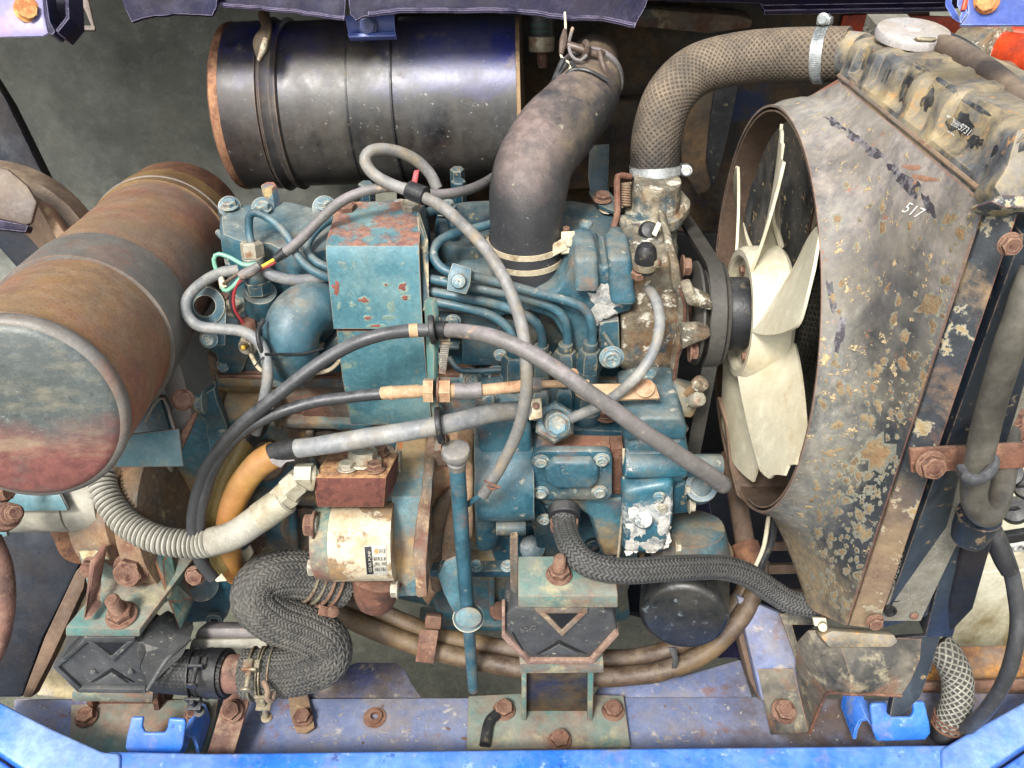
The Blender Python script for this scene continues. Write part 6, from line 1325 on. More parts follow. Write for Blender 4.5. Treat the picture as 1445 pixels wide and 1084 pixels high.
# pipes and fins seen in the dark under the intake lines
for i, yy in enumerate((452, 470, 488)):
    part('manifold_rib', yprism([(604, yy), (648, yy + 2), (648, yy + 6), (604, yy + 4)], 0.024, 0.012, 0.001), m_teal_d, en)
for q in ((640, 545), (680, 560), (842, 566), (880, 572)): eb(q[0], q[1], z=-0.036, s=0.006, mat=m_bluebolt)
part('deck_plate', subd(zprism([(690, 560), (752, 552), (756, 574), (700, 582)], -0.034, 0.008, 0.002), 1, 0.0006, 60), m_teal_d, en)
part('deck_block', subd(zprism([(824, 560), (872, 556), (884, 574), (836, 582)], -0.026, 0.016, 0.003), 1, 0.0006, 60), m_teal_d, en)
# ribs on the gear case and flange under the cover
for yy in (612, 640, 676): part('case_bead', yprism([(884, yy), (964, yy - 1), (964, yy + 4), (884, yy + 5)], -0.0695, 0.01, 0.0015), m_teal_chip, en)
part('case_web', subd(prism([Y(744, 706, -0.05), Y(770, 716, -0.05), Y(800, 716, -0.05), Y(800, 790, -0.02), Y(760, 790, -0.02)], Vector((0, 0.03, 0)), 0.003), 1, 0.001, 50), m_teal_d, en)
part('oil_gallery', cyl(D(700, 745, 0.985), D(742, 745, 0.985), 0.008), m_teal_d, en)
part('drain_boss', [ring(Y(838, 770, -0.02), Vector((0, -1, .2)), 0.013, 0.0065, 0.008, 24)], m_teal_d, en)
part('drain_hole', cyl(Y(838, 770, -0.018), Y(838, 770, -0.022), 0.0068), m_black, en)
# oil pan bolts, small ribs, a rusty lump
for x_ in range(628, 900, 44): eb(x_, 800, z=-0.209, s=0.0055, mat=m_bluebolt)
for x_ in (690, 742): part('pan_rib', subd(yprism([(x_, 812), (x_ + 8, 812), (x_ + 8, 876), (x_, 878)], -0.002, 0.02, 0.002), 1, 0.0008, 60), m_teal_dirty, en)
part('pan_plug', cyl(Y(704, 862, 0.01), Y(704, 862, -0.006), 0.012), m_rust, en)
# pump flange ridge and bolts
part('diagonal_rib', subd(sweep([Y(638, 690, -0.026), Y(622, 720, -0.03), Y(612, 770, -0.03), Y(616, 830, -0.02)], 0, 12, radii=[0.004, 0.009, 0.010, 0.006]), 0), m_castrust, hy)
part('top_lug', subd(yprism([(600, 640), (628, 636), (636, 656), (604, 662)], -0.03, 0.03, 0.003), 1, 0.001, 60), m_castrust, hy)
bolt(hy, Y(604, 752, -0.045), EX, 0.005, m_rustbolt)
# grime speckles: grit that has gathered on the rail
_r = random.Random(5); V = []; F = []
for i in range(260):
    x_ = _r.uniform(40, 1330); y_ = _r.uniform(990, 1050)
    p = Z(x_, y_, -0.4195); s_ = _r.choice((0.0006, 0.0008, 0.001, 0.0016)); b_ = len(V)
    for k in range(5): a = k * 1.256 + _r.random(); V.append(p + Vector((math.cos(a) * s_ * _r.uniform(.6, 1.3), math.sin(a) * s_ * _r.uniform(.6, 1.3), 0)))
    V.append(p + Vector((0, 0, s_ * .8)))
    for k in range(5): F.append((b_ + k, b_ + (k + 1) % 5, b_ + 5))
g = (np.array([v[:] for v in V]), F, None)
gr = part('grit', g, m_conduit); gr['label'] = 'scattered pale grit lying on the blue rail'; gr['category'] = 'grit'; gr['kind'] = 'stuff'
_rt = bvh([o for o in rl.children if o.name.startswith('web')][0])
splats([(_r.uniform(440, 1060), _r.uniform(992, 1050), _r.choice((3, 4, 6, 9)), _r.choice((2, 3, 4)), _r.uniform(-.6, .6), _r.uniform(0, 90)) for i in range(45)], M('pale_paint_scab', '#8f8c8c', '#7f7c80', 0.85, bump=(300, .5)), rl, _rt, 'paint_scabs', 0.0006)
splats([(_r.uniform(440, 1060), _r.uniform(992, 1050), _r.choice((2, 3, 5)), _r.choice((2, 3)), _r.uniform(-.6, .6), _r.uniform(0, 90)) for i in range(12)], M('brown_rust_scab', '#6d5a4c', '#5f4c42', 0.85, bump=(300, .5)), rl, _rt, 'rust_scabs', 0.0006)
# chips on the folded bracket
_bt = bvh([o for o in en.children if o.name.startswith('folded_bracket')][0])
chips = [(474, 406, 7, 12, 0, 2), (513, 424, 8, 5, .2, 4), (519, 449, 6, 4, 0, 6), (569, 405, 6, 7, .3, 8), (572, 420, 6, 4, 0, 10), (545, 402, 4, 3, 0, 12), (506, 463, 10, 2, 0, 14), (530, 460, 12, 2.5, 0, 16)]
splats([(a, b, c * 1.5, d * 1.5, e, f + 40) for a, b, c, d, e, f in chips] + [(552, 432, 7, 9, 0, 31), (548, 448, 10, 5, 0, 33), (497, 430, 6, 4, 0, 35), (568, 372, 4, 3, 0, 37), (478, 432, 4, 6, 0, 39), (520, 436, 5, 4, 0, 41)], M('khaki_paint_halo', '#6d8278', '#5f766f', 0.6, bump=(300, .2)), en, _bt, 'paint_halos', 0.0004)
splats(chips, M('maroon_bare_chip', '#6a3a34', '#7d4a3c', 0.85, bump=(300, .6)), en, _bt, 'rust_chips', 0.0008)

cbars = thing('lower_crossbars', 'brown crossbars in the dark gap between the lower hose and the shroud', 'frame', D(1120, 800, 1.26))
for y0, y1 in ((766, 778), (798, 811), (836, 849)): part('crossbar', dprism([(1085, y0), (1175, y0 - 2), (1175, y1 - 2), (1085, y1)], 1.26, 0.02, 0.002), m_brownsheet, cbars)
# pale dust that has settled on the body corners
for o_ in [o for o in bp.children if o.name.startswith('corner')]: o_.data.materials[0] = m_bluepaledust
# ================================================================== HOSES AND CABLES
def hose(name, label, cat, pts, r, mat, n=18, **k):
    t = thing(name, label, cat, D(*pts[len(pts) // 2][:3])); part('hose' if 'hose' in name else 'cable', tub(pts, r, n=n, **k), mat, t); return t
lh = hose('looped_hose', 'pale grey hose looping up by the red tag and down across the engine', 'hose',
    [(617, 266, 0.90), (606, 244, 0.895), (584, 224, 0.885), (552, 211, 0.87), (525, 212, 0.86), (515, 226, 0.858), (528, 246, 0.86), (556, 262, 0.86), (590, 274, 0.85), (630, 296, 0.835), (672, 336, 0.815), (708, 388, 0.80), (732, 445, 0.80), (743, 505, 0.805), (742, 560, 0.82), (728, 615, 0.845), (706, 660, 0.87), (682, 698, 0.895)], 0.0056, m_greyhose)
part('sleeve', tub([(577, 268, 0.852), (600, 277, 0.846)], 0.0088, n=20, smooth=False), m_black, lh)
part('red_tag', dprism([(584, 240), (592, 239), (588, 262), (580, 258)], 0.848, 0.003, 0.001), m_redw, lh)
part('wire_clip', [sweep([D(686, 683, 0.885), D(692, 690, 0.873), D(700, 690, 0.872), D(698, 682, 0.88)], 0.0013, 8), sweep([D(684, 678, 0.885), D(694, 684, 0.872), D(706, 688, 0.873)], 0.0012, 8)], m_rust, lh)
part('end_fitting', sweep([D(686, 694, 0.893), D(674, 702, 0.90), D(660, 712, 0.92)], 0, 12, radii=[0.0035, 0.003, 0.003]), m_teal, lh)
bc = hose('wiring_cable', 'dark grey cable running diagonally over the valve cover into coloured wires', 'cable',
    [(398, 360, 0.885), (420, 342, 0.88), (450, 312, 0.875), (478, 288, 0.872), (510, 272, 0.87), (545, 264, 0.87), (575, 266, 0.87), (612, 274, 0.88), (650, 270, 0.9), (680, 260, 0.93), (700, 248, 0.97)], 0.0050, m_thickhose)
part('taped_end', tub([(402, 356, 0.884), (388, 366, 0.885)], 0, n=12, radii=[0.0055, 0.004], smooth=False), m_black, bc)
for nm, mt, pts in (('green_wire', m_green, [(363, 372, 0.885), (345, 374, 0.885), (325, 364, 0.885), (308, 359, 0.885), (302, 366, 0.885), (305, 380, 0.887), (311, 390, 0.89)]),
                    ('green_wire', m_green, [(356, 378, 0.886), (340, 392, 0.886), (328, 405, 0.886), (318, 411, 0.888), (313, 404, 0.888)]),
                    ('yellow_wire', m_yelw, [(396, 360, 0.884), (384, 368, 0.883), (370, 376, 0.883)]), ('red_wire', m_redw, [(396, 364, 0.886), (384, 373, 0.884), (368, 380, 0.885), (340, 396, 0.885), (330, 416, 0.89), (331, 436, 0.895), (343, 456, 0.905)]),
                    ('black_wire', m_black, [(366, 378, 0.885), (345, 395, 0.885), (326, 412, 0.889), (328, 436, 0.895), (340, 455, 0.905)]), ('brown_wire', m_brownhose, [(364, 376, 0.884), (340, 384, 0.883), (322, 396, 0.885), (314, 402, 0.888)])):
    part(nm, tub(pts, 0.0017 if 'green' not in nm else 0.0021, n=8), mt, bc)
part('wrap', tub([(366, 374, 0.882), (352, 384, 0.882), (338, 390, 0.883)], 0, n=12, radii=[0.004, 0.0056, 0.004]), m_thickhose, bc)
part('connector', tub([(310, 388, 0.888), (316, 406, 0.89)], 0, n=8, radii=[0.0022, 0.004], smooth=False), m_beige, bc)
lg = hose('side_loop_hose', 'pale grey hose looping round the lifting eye at the left end of the engine', 'hose',
    [(336, 381, 0.895), (310, 386, 0.89), (284, 400, 0.88), (265, 420, 0.875), (264, 442, 0.872), (280, 459, 0.868), (310, 464, 0.866), (340, 468, 0.866), (362, 480, 0.867), (374, 500, 0.868), (378, 530, 0.87), (374, 560, 0.878), (368, 590, 0.885), (360, 612, 0.89)], 0.0053, m_palehose)
part('tie', tub([(372, 452, 0.873), (364, 468, 0.861), (366, 486, 0.861), (372, 500, 0.866)], 0.0022, n=10), m_black, lg)
part('tie_tail', tub([(372, 504, 0.862), (358, 518, 0.855)], 0.0008, n=6, smooth=False), m_black, lg)
part('elbow_tie', tub([(374, 500, 0.862), (400, 500, 0.875), (430, 499, 0.885), (456, 492, 0.90)], 0.0014, n=8), m_black, lg)
hose('short_grey_hose', 'short pale grey hose end tucked behind the folded teal bracket', 'hose', [(372, 381, 0.895), (388, 390, 0.895), (412, 395, 0.90), (440, 394, 0.905), (470, 388, 0.91)], 0.0055, m_palehose, cap='round')
k1 = hose('upper_throttle_cable', 'thick dark cable arching from the bracket grommet down the left of the block', 'cable',
    [(608, 466, 0.84), (575, 467, 0.84), (540, 472, 0.838), (500, 485, 0.84), (460, 507, 0.845), (415, 540, 0.85), (370, 575, 0.855), (330, 610, 0.865), (297, 652, 0.88), (278, 700, 0.895), (273, 750, 0.91), (282, 790, 0.925), (300, 815, 0.94)], 0.0062, m_darkhose)
part('worn_mark', tub([(578, 467, 0.8395), (590, 466, 0.8395)], 0.0065, n=14, smooth=False), m_beigelever, k1)
hose('lower_throttle_cable', 'dark cable running from the tan threaded fitting down the left of the block', 'cable',
    [(540, 556, 0.86), (500, 559, 0.86), (460, 564, 0.86), (420, 574, 0.862), (380, 588, 0.864), (345, 608, 0.868), (314, 640, 0.878), (294, 682, 0.89), (284, 730, 0.905), (286, 780, 0.925)], 0.0056, m_darkhose)
gp = hose('grey_fuel_hose', 'thick pale grey hose running through the cable bracket beside the rusty block', 'hose',
    [(412, 634, 0.875), (450, 628, 0.87), (500, 621, 0.865), (560, 611, 0.86), (615, 602, 0.856), (660, 591, 0.865), (700, 583, 0.885), (740, 579, 0.91), (756, 581, 0.92)], 0.0092, m_palehose, n=24)
part('black_tape', tub([(384, 642, 0.884), (400, 637, 0.879), (420, 633, 0.874)], 0, n=20, radii=[0.0112, 0.0105, 0.0100]), m_black, gp)
part('tape_flap', dprism([(380, 648), (410, 642), (416, 650), (404, 652), (396, 660), (384, 654)], 0.872, 0.001, 0), m_thickhose, gp)
part('clip', dprism([(750, 563), (764, 561), (766, 590), (746, 594)], 0.905, 0.008, 0.002), m_creamclamp, gp)
bolt(gp, D(756, 573, 0.903), CAM - D(756, 573, .9), 0.0035, m_rustbolt, 'screw')
dg = hose('diagonal_hose', 'long dusty dark hose crossing diagonally over the injection pump', 'hose',
    [(622, 466, 0.845), (650, 467, 0.83), (690, 474, 0.81), (735, 492, 0.80), (790, 524, 0.795), (850, 567, 0.80), (910, 610, 0.82), (965, 646, 0.85), (1020, 684, 0.89)], 0, m_thickhose, n=24, cap='round', radii=[0.0065, 0.0068, 0.0072, 0.0074, 0.0074, 0.0074, 0.0076, 0.0082, 0.0088])
part('collar', tub([(618, 465, 0.843), (630, 466, 0.84)], 0.0082, n=18, smooth=False), m_black, dg)
zp = part('zip_tie', [dprism([(622, 482), (635, 482), (629, 528), (619, 527)], 0.85, 0.002, 0.0005), dprism([(620, 470), (634, 470), (636, 482), (618, 482)], 0.848, 0.005, 0.001)], m_zincold, dg)
for i in range(13): part('ridge', dprism([(622 - i * 0.15, 486 + i * 3.1), (633 - i * 0.35, 486 + i * 3.1), (633 - i * 0.35, 487.4 + i * 3.1), (622 - i * 0.15, 487.4 + i * 3.1)], 0.8488, 0.0008, 0), m_black, zp)
hose('curved_return_hose', 'pale hose curving from the alloy housing down to the banjo union', 'hose',
    [(896, 400, 0.915), (912, 406, 0.90), (926, 424, 0.885), (932, 452, 0.875), (926, 485, 0.868), (908, 520, 0.865), (880, 550, 0.872), (845, 573, 0.89), (802, 592, 0.915)], 0.0052, m_palehose)
# throttle rod
tr = thing('throttle_rod', 'tan dusty threaded rod with hex nuts leading to a flat lever', 'rod', D(740, 550, 0.88))
part('fitting', [cyl(D(538, 555, 0.86), D(592, 552, 0.853), 0.0062), cyl(D(550, 555, 0.859), D(556, 554, 0.858), 0.0070), cyl(D(590, 552, 0.853), D(604, 552, 0.851), 0.0055)], m_beigelever, tr)
part('nut', lathe([(0, 0.0115), (0.009, 0.0115)], D(598, 551, 0.852), EX, 6), m_beigelever, tr)
part('nut', lathe([(0, 0.0115), (0.010, 0.0115)], D(620, 551, 0.853), EX, 6), m_beigelever, tr)
part('washer', cyl(D(617, 551, 0.853), D(620, 551, 0.853), 0.0125), m_rust, tr)
part('thread', lathe([(i * 0.0008, 0.0072 if i % 2 else 0.0064) for i in range(16)], D(634, 551, 0.853), EX, 20), m_beigelever, tr)
part('boot', [tub([(642, 552, 0.853), (660, 552, 0.853), (680, 551, 0.853)], 0.0078, n=18, smooth=False)], m_thickhose, tr)
part('rod', [tub([(678, 551, 0.854), (745, 544, 0.856)], 0.0056, n=14, smooth=False), tub([(760, 542, 0.858), (830, 541, 0.87)], 0.0036, n=12, smooth=False)], m_beigelever, tr)
part('bush', tub([(742, 544, 0.856), (762, 543, 0.858)], 0.0072, n=16, smooth=False), m_thickhose, tr)
part('lever', [dprism([(806, 518), (815, 520), (822, 541), (925, 540), (932, 562), (828, 565), (812, 556)], 0.885, 0.006, 0.002, nrm=Vector((0, -0.55, 1)))], m_beigelever, tr)
part('lever_boss', cyl(D(910, 551, 0.888), D(910, 547, 0.880), 0.0095), m_beigelever, tr)
# amber and olive hoses
ah = hose('amber_hose', 'glossy amber plastic hose curving down from the black tape', 'hose', [(388, 641, 0.885), (365, 655, 0.89), (345, 680, 0.90), (330, 712, 0.915), (322, 750, 0.94), (324, 790, 0.97), (336, 810, 0.99)], 0.0132, m_yellow, n=28)
oh = hose('olive_hose', 'olive plastic hose beside the amber one', 'hose', [(352, 598, 0.912), (338, 632, 0.915), (318, 670, 0.92), (305, 712, 0.93), (301, 755, 0.945), (310, 800, 0.965)], 0.0125, m_olive, n=28)
part('black_tape', tub([(372, 578, 0.905), (358, 600, 0.912), (342, 622, 0.917)], 0, n=20, radii=[0.010, 0.014, 0.0135]), m_black, oh)
hose('black_loom', 'black cable tucked beside the olive hose', 'cable', [(330, 612, 0.92), (304, 650, 0.925), (287, 700, 0.93), (284, 750, 0.935), (292, 790, 0.95), (304, 812, 0.96)], 0.0058, m_black)
# lower radiator hose
lr = thing('lower_radiator_hose', 'black braided hose running from the pump case to the radiator foot', 'hose', D(900, 805, 0.95))
lp2 = [D(795, 722, 0.955), D(797, 745, 0.948), D(808, 775, 0.915), (D(832, 797, 0.90)), D(880, 806, 0.90), D(950, 802, 0.92), (D(1015, 801, 0.95)), D(1055, 812, 0.965), D(1090, 835, 0.98), D(1120, 851, 0.985), D(1166, 856, 0.99)]
part('hose', sweep(lp2, 0.0122, 80, step=0.0008, disp=braid_chevron(0.0042, 9, 0.0008, 0.8)), M('small_braid', '#4c4c4a', '#403f3e', 0.55, weave=('chevron', 0.0042, 9, 0.8, '#0f1011', 0.85), bump=(700, 0.6)), lr)
for k_ in (0.0, 0.008): part('wire_clamp', lathe_closed([(-0.001, 0.0125), (-0.001, 0.0145), (0.001, 0.0145), (0.001, 0.0125)], D(796, 735 + k_ * 1000, 0.951), Vector((0.02, 0.1, -1)), 32), m_rust, lr)
for k_ in (0, 9): part('wire_clamp', lathe_closed([(-0.001, 0.0125), (-0.001, 0.0142), (0.001, 0.0142), (0.001, 0.0125)], D(1155 + k_, 856, 0.989), EX, 32), m_rust, lr)
part('clamp_block', [dprism([(1148, 872), (1166, 872), (1168, 884), (1150, 884)], 0.97, 0.006, 0.001), cyl(D(1161, 882, 0.968), D(1161, 886, 0.958), 0.0045)], m_beige, lr)
part('flange_stub', cyl(D(796, 716, 0.957), D(796, 730, 0.95), 0.0165), m_black, lr)
# S hose
sh_ = thing('s_shaped_hose', 'fat black braided hose bent in an S beneath the hydraulic pump', 'hose', D(410, 880, 0.98))
sp = [D(488, 824, 1.0), D(450, 815, 0.985), (D(405, 811, 0.972)), D(370, 822, 0.962), D(362, 848, 0.958), D(388, 872, 0.965), D(430, 888, 0.978), D(460, 908, 0.985), D(458, 932, 0.985), D(425, 946, 0.985), (D(380, 950, 0.985)), D(330, 950, 0.99), D(290, 950, 0.995)]
part('hose', sweep(sp[:11] + [D(345, 951, 0.987)], 0.0252, 150, step=0.00075, disp=braid_chevron(0.0040, 16, 0.0011, 1.0)), m_braid, sh_)
part('left_hose', sweep([D(324, 951, 0.99), D(290, 950, 0.995), D(255, 948, 1.0), D(225, 945, 1.01)], 0.0235, 110, step=0.0009, disp=braid_chevron(0.0040, 16, 0.0006, 1.0)), M('oily_black_braid', '#191a1b', '#232424', 0.5, weave=('chevron', 0.0040, 16, 1.0, '#08090a', 0.6), bump=(600, .5)), sh_)
part('left_cuff', lathe_closed([(-0.012, 0.021), (-0.012, 0.0262), (0.012, 0.0268), (0.012, 0.021)], D(305, 950, 0.993), D(320, 951, .99) - D(290, 950, .995), 40), m_black, sh_)
part('joining_tube', cyl(D(300, 951, 0.992), D(352, 951, 0.988), 0.0205), m_pink, sh_)
def wire_clamp2(pc, a, r, parent, sdir, cr=0.0013, gap=0.009, mat=None, screw_len=0.025):
    mat = mat or m_zincold; a = Vector(a).normalized()
    gs = [lathe_closed([(k - cr, r), (k - cr * .5, r + cr * 2), (k + cr * .5, r + cr * 2), (k + cr, r)], pc, a, 48) for k in (-gap / 2, gap / 2)]
    o = part('wire_clamp', gs, mat, parent)
    s = Vector(sdir); s = (s - a * s.dot(a)).normalized(); t = a.cross(s)
    M3 = Matrix((a, t, s)).transposed()
    part('clamp_bridge', [box(pc + s * (r + 0.004), (gap * 1.9, 0.012, 0.003), M3, 0.0006), box(pc + s * (r + 0.008) + t * 0.006, (gap * 1.7, 0.003, 0.010), M3, 0.0006)], mat, o)
    part('clamp_screw', [cyl(pc + s * (r + 0.007) - t * 0.006, pc + s * (r + 0.009) + t * screw_len, 0.0028, n=12), cyl(pc + s * (r + 0.009) + t * screw_len, pc + s * (r + 0.009) + t * (screw_len + 0.003), 0.0062, n=20)], mat, o)
    return o
wire_clamp2(D(443, 814, 0.984), sp[1] - sp[0], 0.0262, sh_, Vector((0, -.4, 1)))
wire_clamp2(D(466, 818, 0.99), sp[1] - sp[0], 0.0262, sh_, Vector((0.3, -1, -.9)), mat=m_rustbolt)
wire_clamp2(D(364, 951, 0.985), EX, 0.0262, sh_, Vector((0, -.3, 1)))
wire_clamp2(D(380, 951, 0.985), EX, 0.0262, sh_, Vector((0, -1, 0.0)))
wire_clamp2(D(290, 950, 0.995), EX, 0.0245, sh_, Vector((0, -.2, 1)), mat=m_black)
wire_clamp2(D(280, 950, 0.996), EX, 0.0245, sh_, Vector((0, -1, -0.3)), mat=m_black)
part('lug', [sweep([D(372, 962, 0.95), D(378, 975, 0.945), D(376, 986, 0.945), D(384, 988, 0.95), D(386, 976, 0.955)], 0.003, 10)], m_castrust, sh_)
pb_ = thing('pipe_bracket', 'brown rusty bracket holding the tube between the braided hoses', 'bracket', Z(322, 1030, -0.41))
part('strip', [dprism([(328, 970), (352, 976), (350, 995), (330, 1064), (292, 1064), (308, 1010), (318, 980)], 1.07, 0.005, 0.001, nrm=Vector((0, -.5, 1)))], m_pink, pb_)
bolt(pb_, D(327, 1004, 1.066), Vector((0, -.4, 1)), 0.0095, m_rustbolt); bolt(pb_, D(315, 1046, 1.072), Vector((0, -.4, 1)), 0.0098, m_rustbolt)
tbk = thing('small_tab', 'short dusty metal tab bolted to the blue rail under the braided hose', 'tab', Z(428, 1020, -0.41))
part('plate', [zprism([(406, 978), (434, 978), (440, 1005), (444, 1026), (432, 1034), (418, 1033), (410, 1010)], -0.412, 0.004, 0.001)], m_castrust, tbk)
bolt(tbk, Z(427, 1014, -0.410), EZ, 0.0088, m_rustbolt)
gt = single('grey_bar', [dprism([(280, 886), (388, 886), (390, 914), (364, 914), (362, 902), (272, 902)], 1.04, 0.03, 0.004)], m_thickhose, 'grey bar behind the clamps of the lower braided hose', 'bar')
single('white_edge_strip', [dprism([(270, 903), (375, 901), (378, 917), (266, 918)], 1.035, 0.01, 0.002)], m_conduit, 'pale strip under the grey bar behind the lower braided hose', 'strip')
# bottom brown hoses
bh2 = thing('brown_hose_pair', 'pair of brown dirty hoses sagging beneath the engine', 'hoses', D(750, 920, 1.10))
part('upper_hose', tub([(478, 845, 1.12), (520, 858, 1.12), (570, 878, 1.115), (620, 898, 1.115), (690, 912, 1.115), (760, 922, 1.12), (840, 930, 1.12), (910, 926, 1.12), (965, 908, 1.12), (1010, 880, 1.12), (1045, 845, 1.12), (1060, 800, 1.12)], 0.0115, n=24), m_brownhose, bh2)
part('lower_hose', tub([(470, 862, 1.11), (520, 886, 1.105), (580, 908, 1.10), (650, 928, 1.10), (730, 943, 1.10), (800, 952, 1.10), (860, 955, 1.10), (930, 948, 1.10), (990, 925, 1.10), (1035, 885, 1.10), (1062, 840, 1.11), (1072, 790, 1.12)], 0.0118, n=24), m_brownhose, bh2)
part('side_hose', tub([(1020, 872, 1.14), (1045, 850, 1.14), (1055, 820, 1.14)], 0.010, n=20), m_brownhose, bh2)
cl = part('clamp', [dprism([(592, 888), (619, 890), (612, 937), (586, 934)], 1.07, 0.003, 0.001), dprism([(600, 868), (624, 870), (622, 890), (598, 888)], 1.075, 0.02, 0.003)], m_rust, bh2)
part('zip_tie', [dprism([(943, 914), (954, 914), (958, 932), (955, 944), (948, 944), (950, 932)], 1.075, 0.003, 0.001)], m_black, bh2)
# dipstick
ds = thing('dipstick', 'teal dipstick tube with a dark grey knob standing in front of the engine', 'dipstick', D(667, 970, 1.12))
p0, p1, p2 = D(645, 655, 0.875), D(661, 880, 1.01), D(668, 972, 1.10)
part('tube', [sweep([p0, D(652, 760, 0.93), p1], 0, 20, radii=[0.0078, 0.0078, 0.0075], smooth=False), sweep([p1, p2], 0.0066, 20, smooth=False)], m_teal, ds)
part('knob', lathe([(0, 0.0085), (0.008, 0.0095), (0.011, 0.0068), (0.014, 0.0064), (0.0155, 0.0125), (0.017, 0.0134), (0.022, 0.0138), (0.0245, 0.013), (0.0255, 0.0115), (0.0252, 0.0005)], p0 + Vector((0, 0, -0.004)), Vector((-0.02, -0.05, 1)), 48), m_greyhose, ds)
part('collar', lathe([(0, 0.012), (0.004, 0.017), (0.005, 0.011)], D(661, 874, 1.0), Vector((0, -.2, 1)), 28), m_teal, ds)

# ================================================================== ENGINE MOUNTS
def mount(cx, x0, lab, mats, right=True):
    """cx: pixel offset of the whole mount"""
    m_top, m_plate = mats
    return
cm = thing('engine_mount', 'centre rubber engine mount with a teal top plate between the dipstick and the oil filter', 'engine mount', Z(790, 1030, -0.42), 'rubber engine mounts on the blue rail')
part('base_plate', zprism([(661, 982), (742, 978), (880, 981), (890, 1054), (658, 1058)], -0.408, 0.010, 0.0015), m_teal_rust, cm)
for q in ((711, 1001), (865, 1002), (790, 1044)): bolt(cm, Z(q[0], q[1] + 2, -0.4065), EZ, 0.0098, m_rustbolt)
part('paint_patch', [sweep([Z(702, 1008, -0.4045), Z(690, 1020, -0.404), Z(684, 1052, -0.404)], 0.0068, 8)], m_black, cm)
part('side_plate', prism([Y(736, 944, -0.14), Y(743, 944, -0.14), Y(743, 1030, -0.14), Y(736, 1036, -0.14)], Vector((0, 0.03, 0)), 0.001), m_teal_rust, cm)
part('side_plate', prism([Y(830, 944, -0.14), Y(838, 944, -0.14), Y(836, 1026, -0.14), Y(829, 1026, -0.14)], Vector((0, 0.03, 0)), 0.001), m_teal_rust, cm)
part('rear_plate', prism([Y(738, 915, -0.128), Y(836, 915, -0.128), Y(836, 1004, -0.128), Y(738, 1004, -0.128)], Vector((0, 0.006, 0)), 0.001), m_firewall, cm)
part('lower_shelf', prism([Y(733, 937, -0.168), Y(852, 936, -0.168), Y(852, 950, -0.168), Y(733, 951, -0.168)], Vector((0, 0.05, 0)), 0.0015), m_teal_rust, cm)
m_rimtan = M('tan_pink_rim', '#8d7468', '#77604f', 0.75, layers=[('#5c4038', 40, 0.3, 0.8, 0.9, {'amt': 0.7})], bump=(300, .6))
def hexmount(parent, P, yv, depth, label=None, mark=True, tilt=0):
    """P: dict of pixel outlines on the plane y=yv"""
    part('rubber_block', prism([Y(a, b, yv) for a, b in P['outer']], Vector((0.0, depth * 0.6, 0)), 0.003, 3), m_mountrubber, parent)
    sc = part('steel_shell', [prism([Y(a, b, yv - 0.004) for a, b in seg], Vector((0, 0.016, 0)), 0.001) for seg in P['shell']], P.get('sm', m_rimtan), parent)
    part('notch', [prism([Y(a, b, yv - 0.0022) for a, b in P['notch']], Vector((0, 0.003, 0)), 0.0008)], m_print_and_gap, parent)
    part('notch_liner', [prism([Y(a, b, yv - 0.004) for a, b in seg], Vector((0, 0.02, 0)), 0.001) for seg in P['liner']], P.get('lm', m_pink), parent)
    part('lower_notch', [prism([Y(a, b, yv - 0.0015) for a, b in P['low']], Vector((0, 0.002, 0)), 0.0005)], m_print_and_gap, parent)
    part('lower_fillet', [prism([Y(a, b, yv - 0.003) for a, b in P['fil']], Vector((0, 0.003, 0)), 0.0008)], m_mountrubber, parent)
    part('groove', [prism([Y(a, b, yv - 0.0012) for a, b in P['gr']], Vector((0, 0.002, 0)), 0.0002)], m_print_and_gap, parent)
hexmount(cm, {'outer': [(712, 868), (728, 857), (752, 860), (840, 858), (866, 866), (872, 892), (836, 934), (745, 935), (712, 896)],
    'shell': [[(708, 864), (713, 864), (713, 894), (748, 932), (832, 932), (868, 892), (874, 896), (836, 938), (744, 938), (708, 900)]],
    'notch': [(768, 866), (822, 866), (793, 893)], 'liner': [[(758, 864), (768, 864), (793, 890), (820, 864), (830, 864), (793, 899)], [(754, 859), (830, 859), (828, 866), (758, 866)]], 'lm': m_castrust,
    'low': [(757, 925), (789, 905), (828, 924), (790, 910)], 'fil': [(765, 924), (789, 910), (818, 924)],
    'gr': [(722, 893), (724, 893), (744, 928), (742, 928)]}, -0.166, 0.075)
text('50-D', 0.009, Y(736, 893, -0.1675), Vector((1, 0, 0.45)), Vector((-.45, 0, 1)), m_mountrubber, cm, 'moulded_mark', 0.0005)
part('top_plate', prism([Y(731, 842, -0.175), Y(872, 841, -0.175), Y(872, 858, -0.175), Y(731, 858, -0.175)], Vector((0, 0.05, 0)), 0.0015), m_teal_rust, cm)
part('arm_plate', [prism([Y(719, 784, -0.125), Y(731, 782, -0.125), Y(731, 842, -0.17), Y(720, 832, -0.17)], Vector((0, 0.03, 0)), 0.001)], m_castrust, cm)
pz = Y(788, 826, -0.15)
bolt(cm, Vector((pz.x, pz.y, Y(788, 842, -0.175).z + 0.001)), EZ, 0.0095, m_rustbolt, 'stud', 'stud_nut')
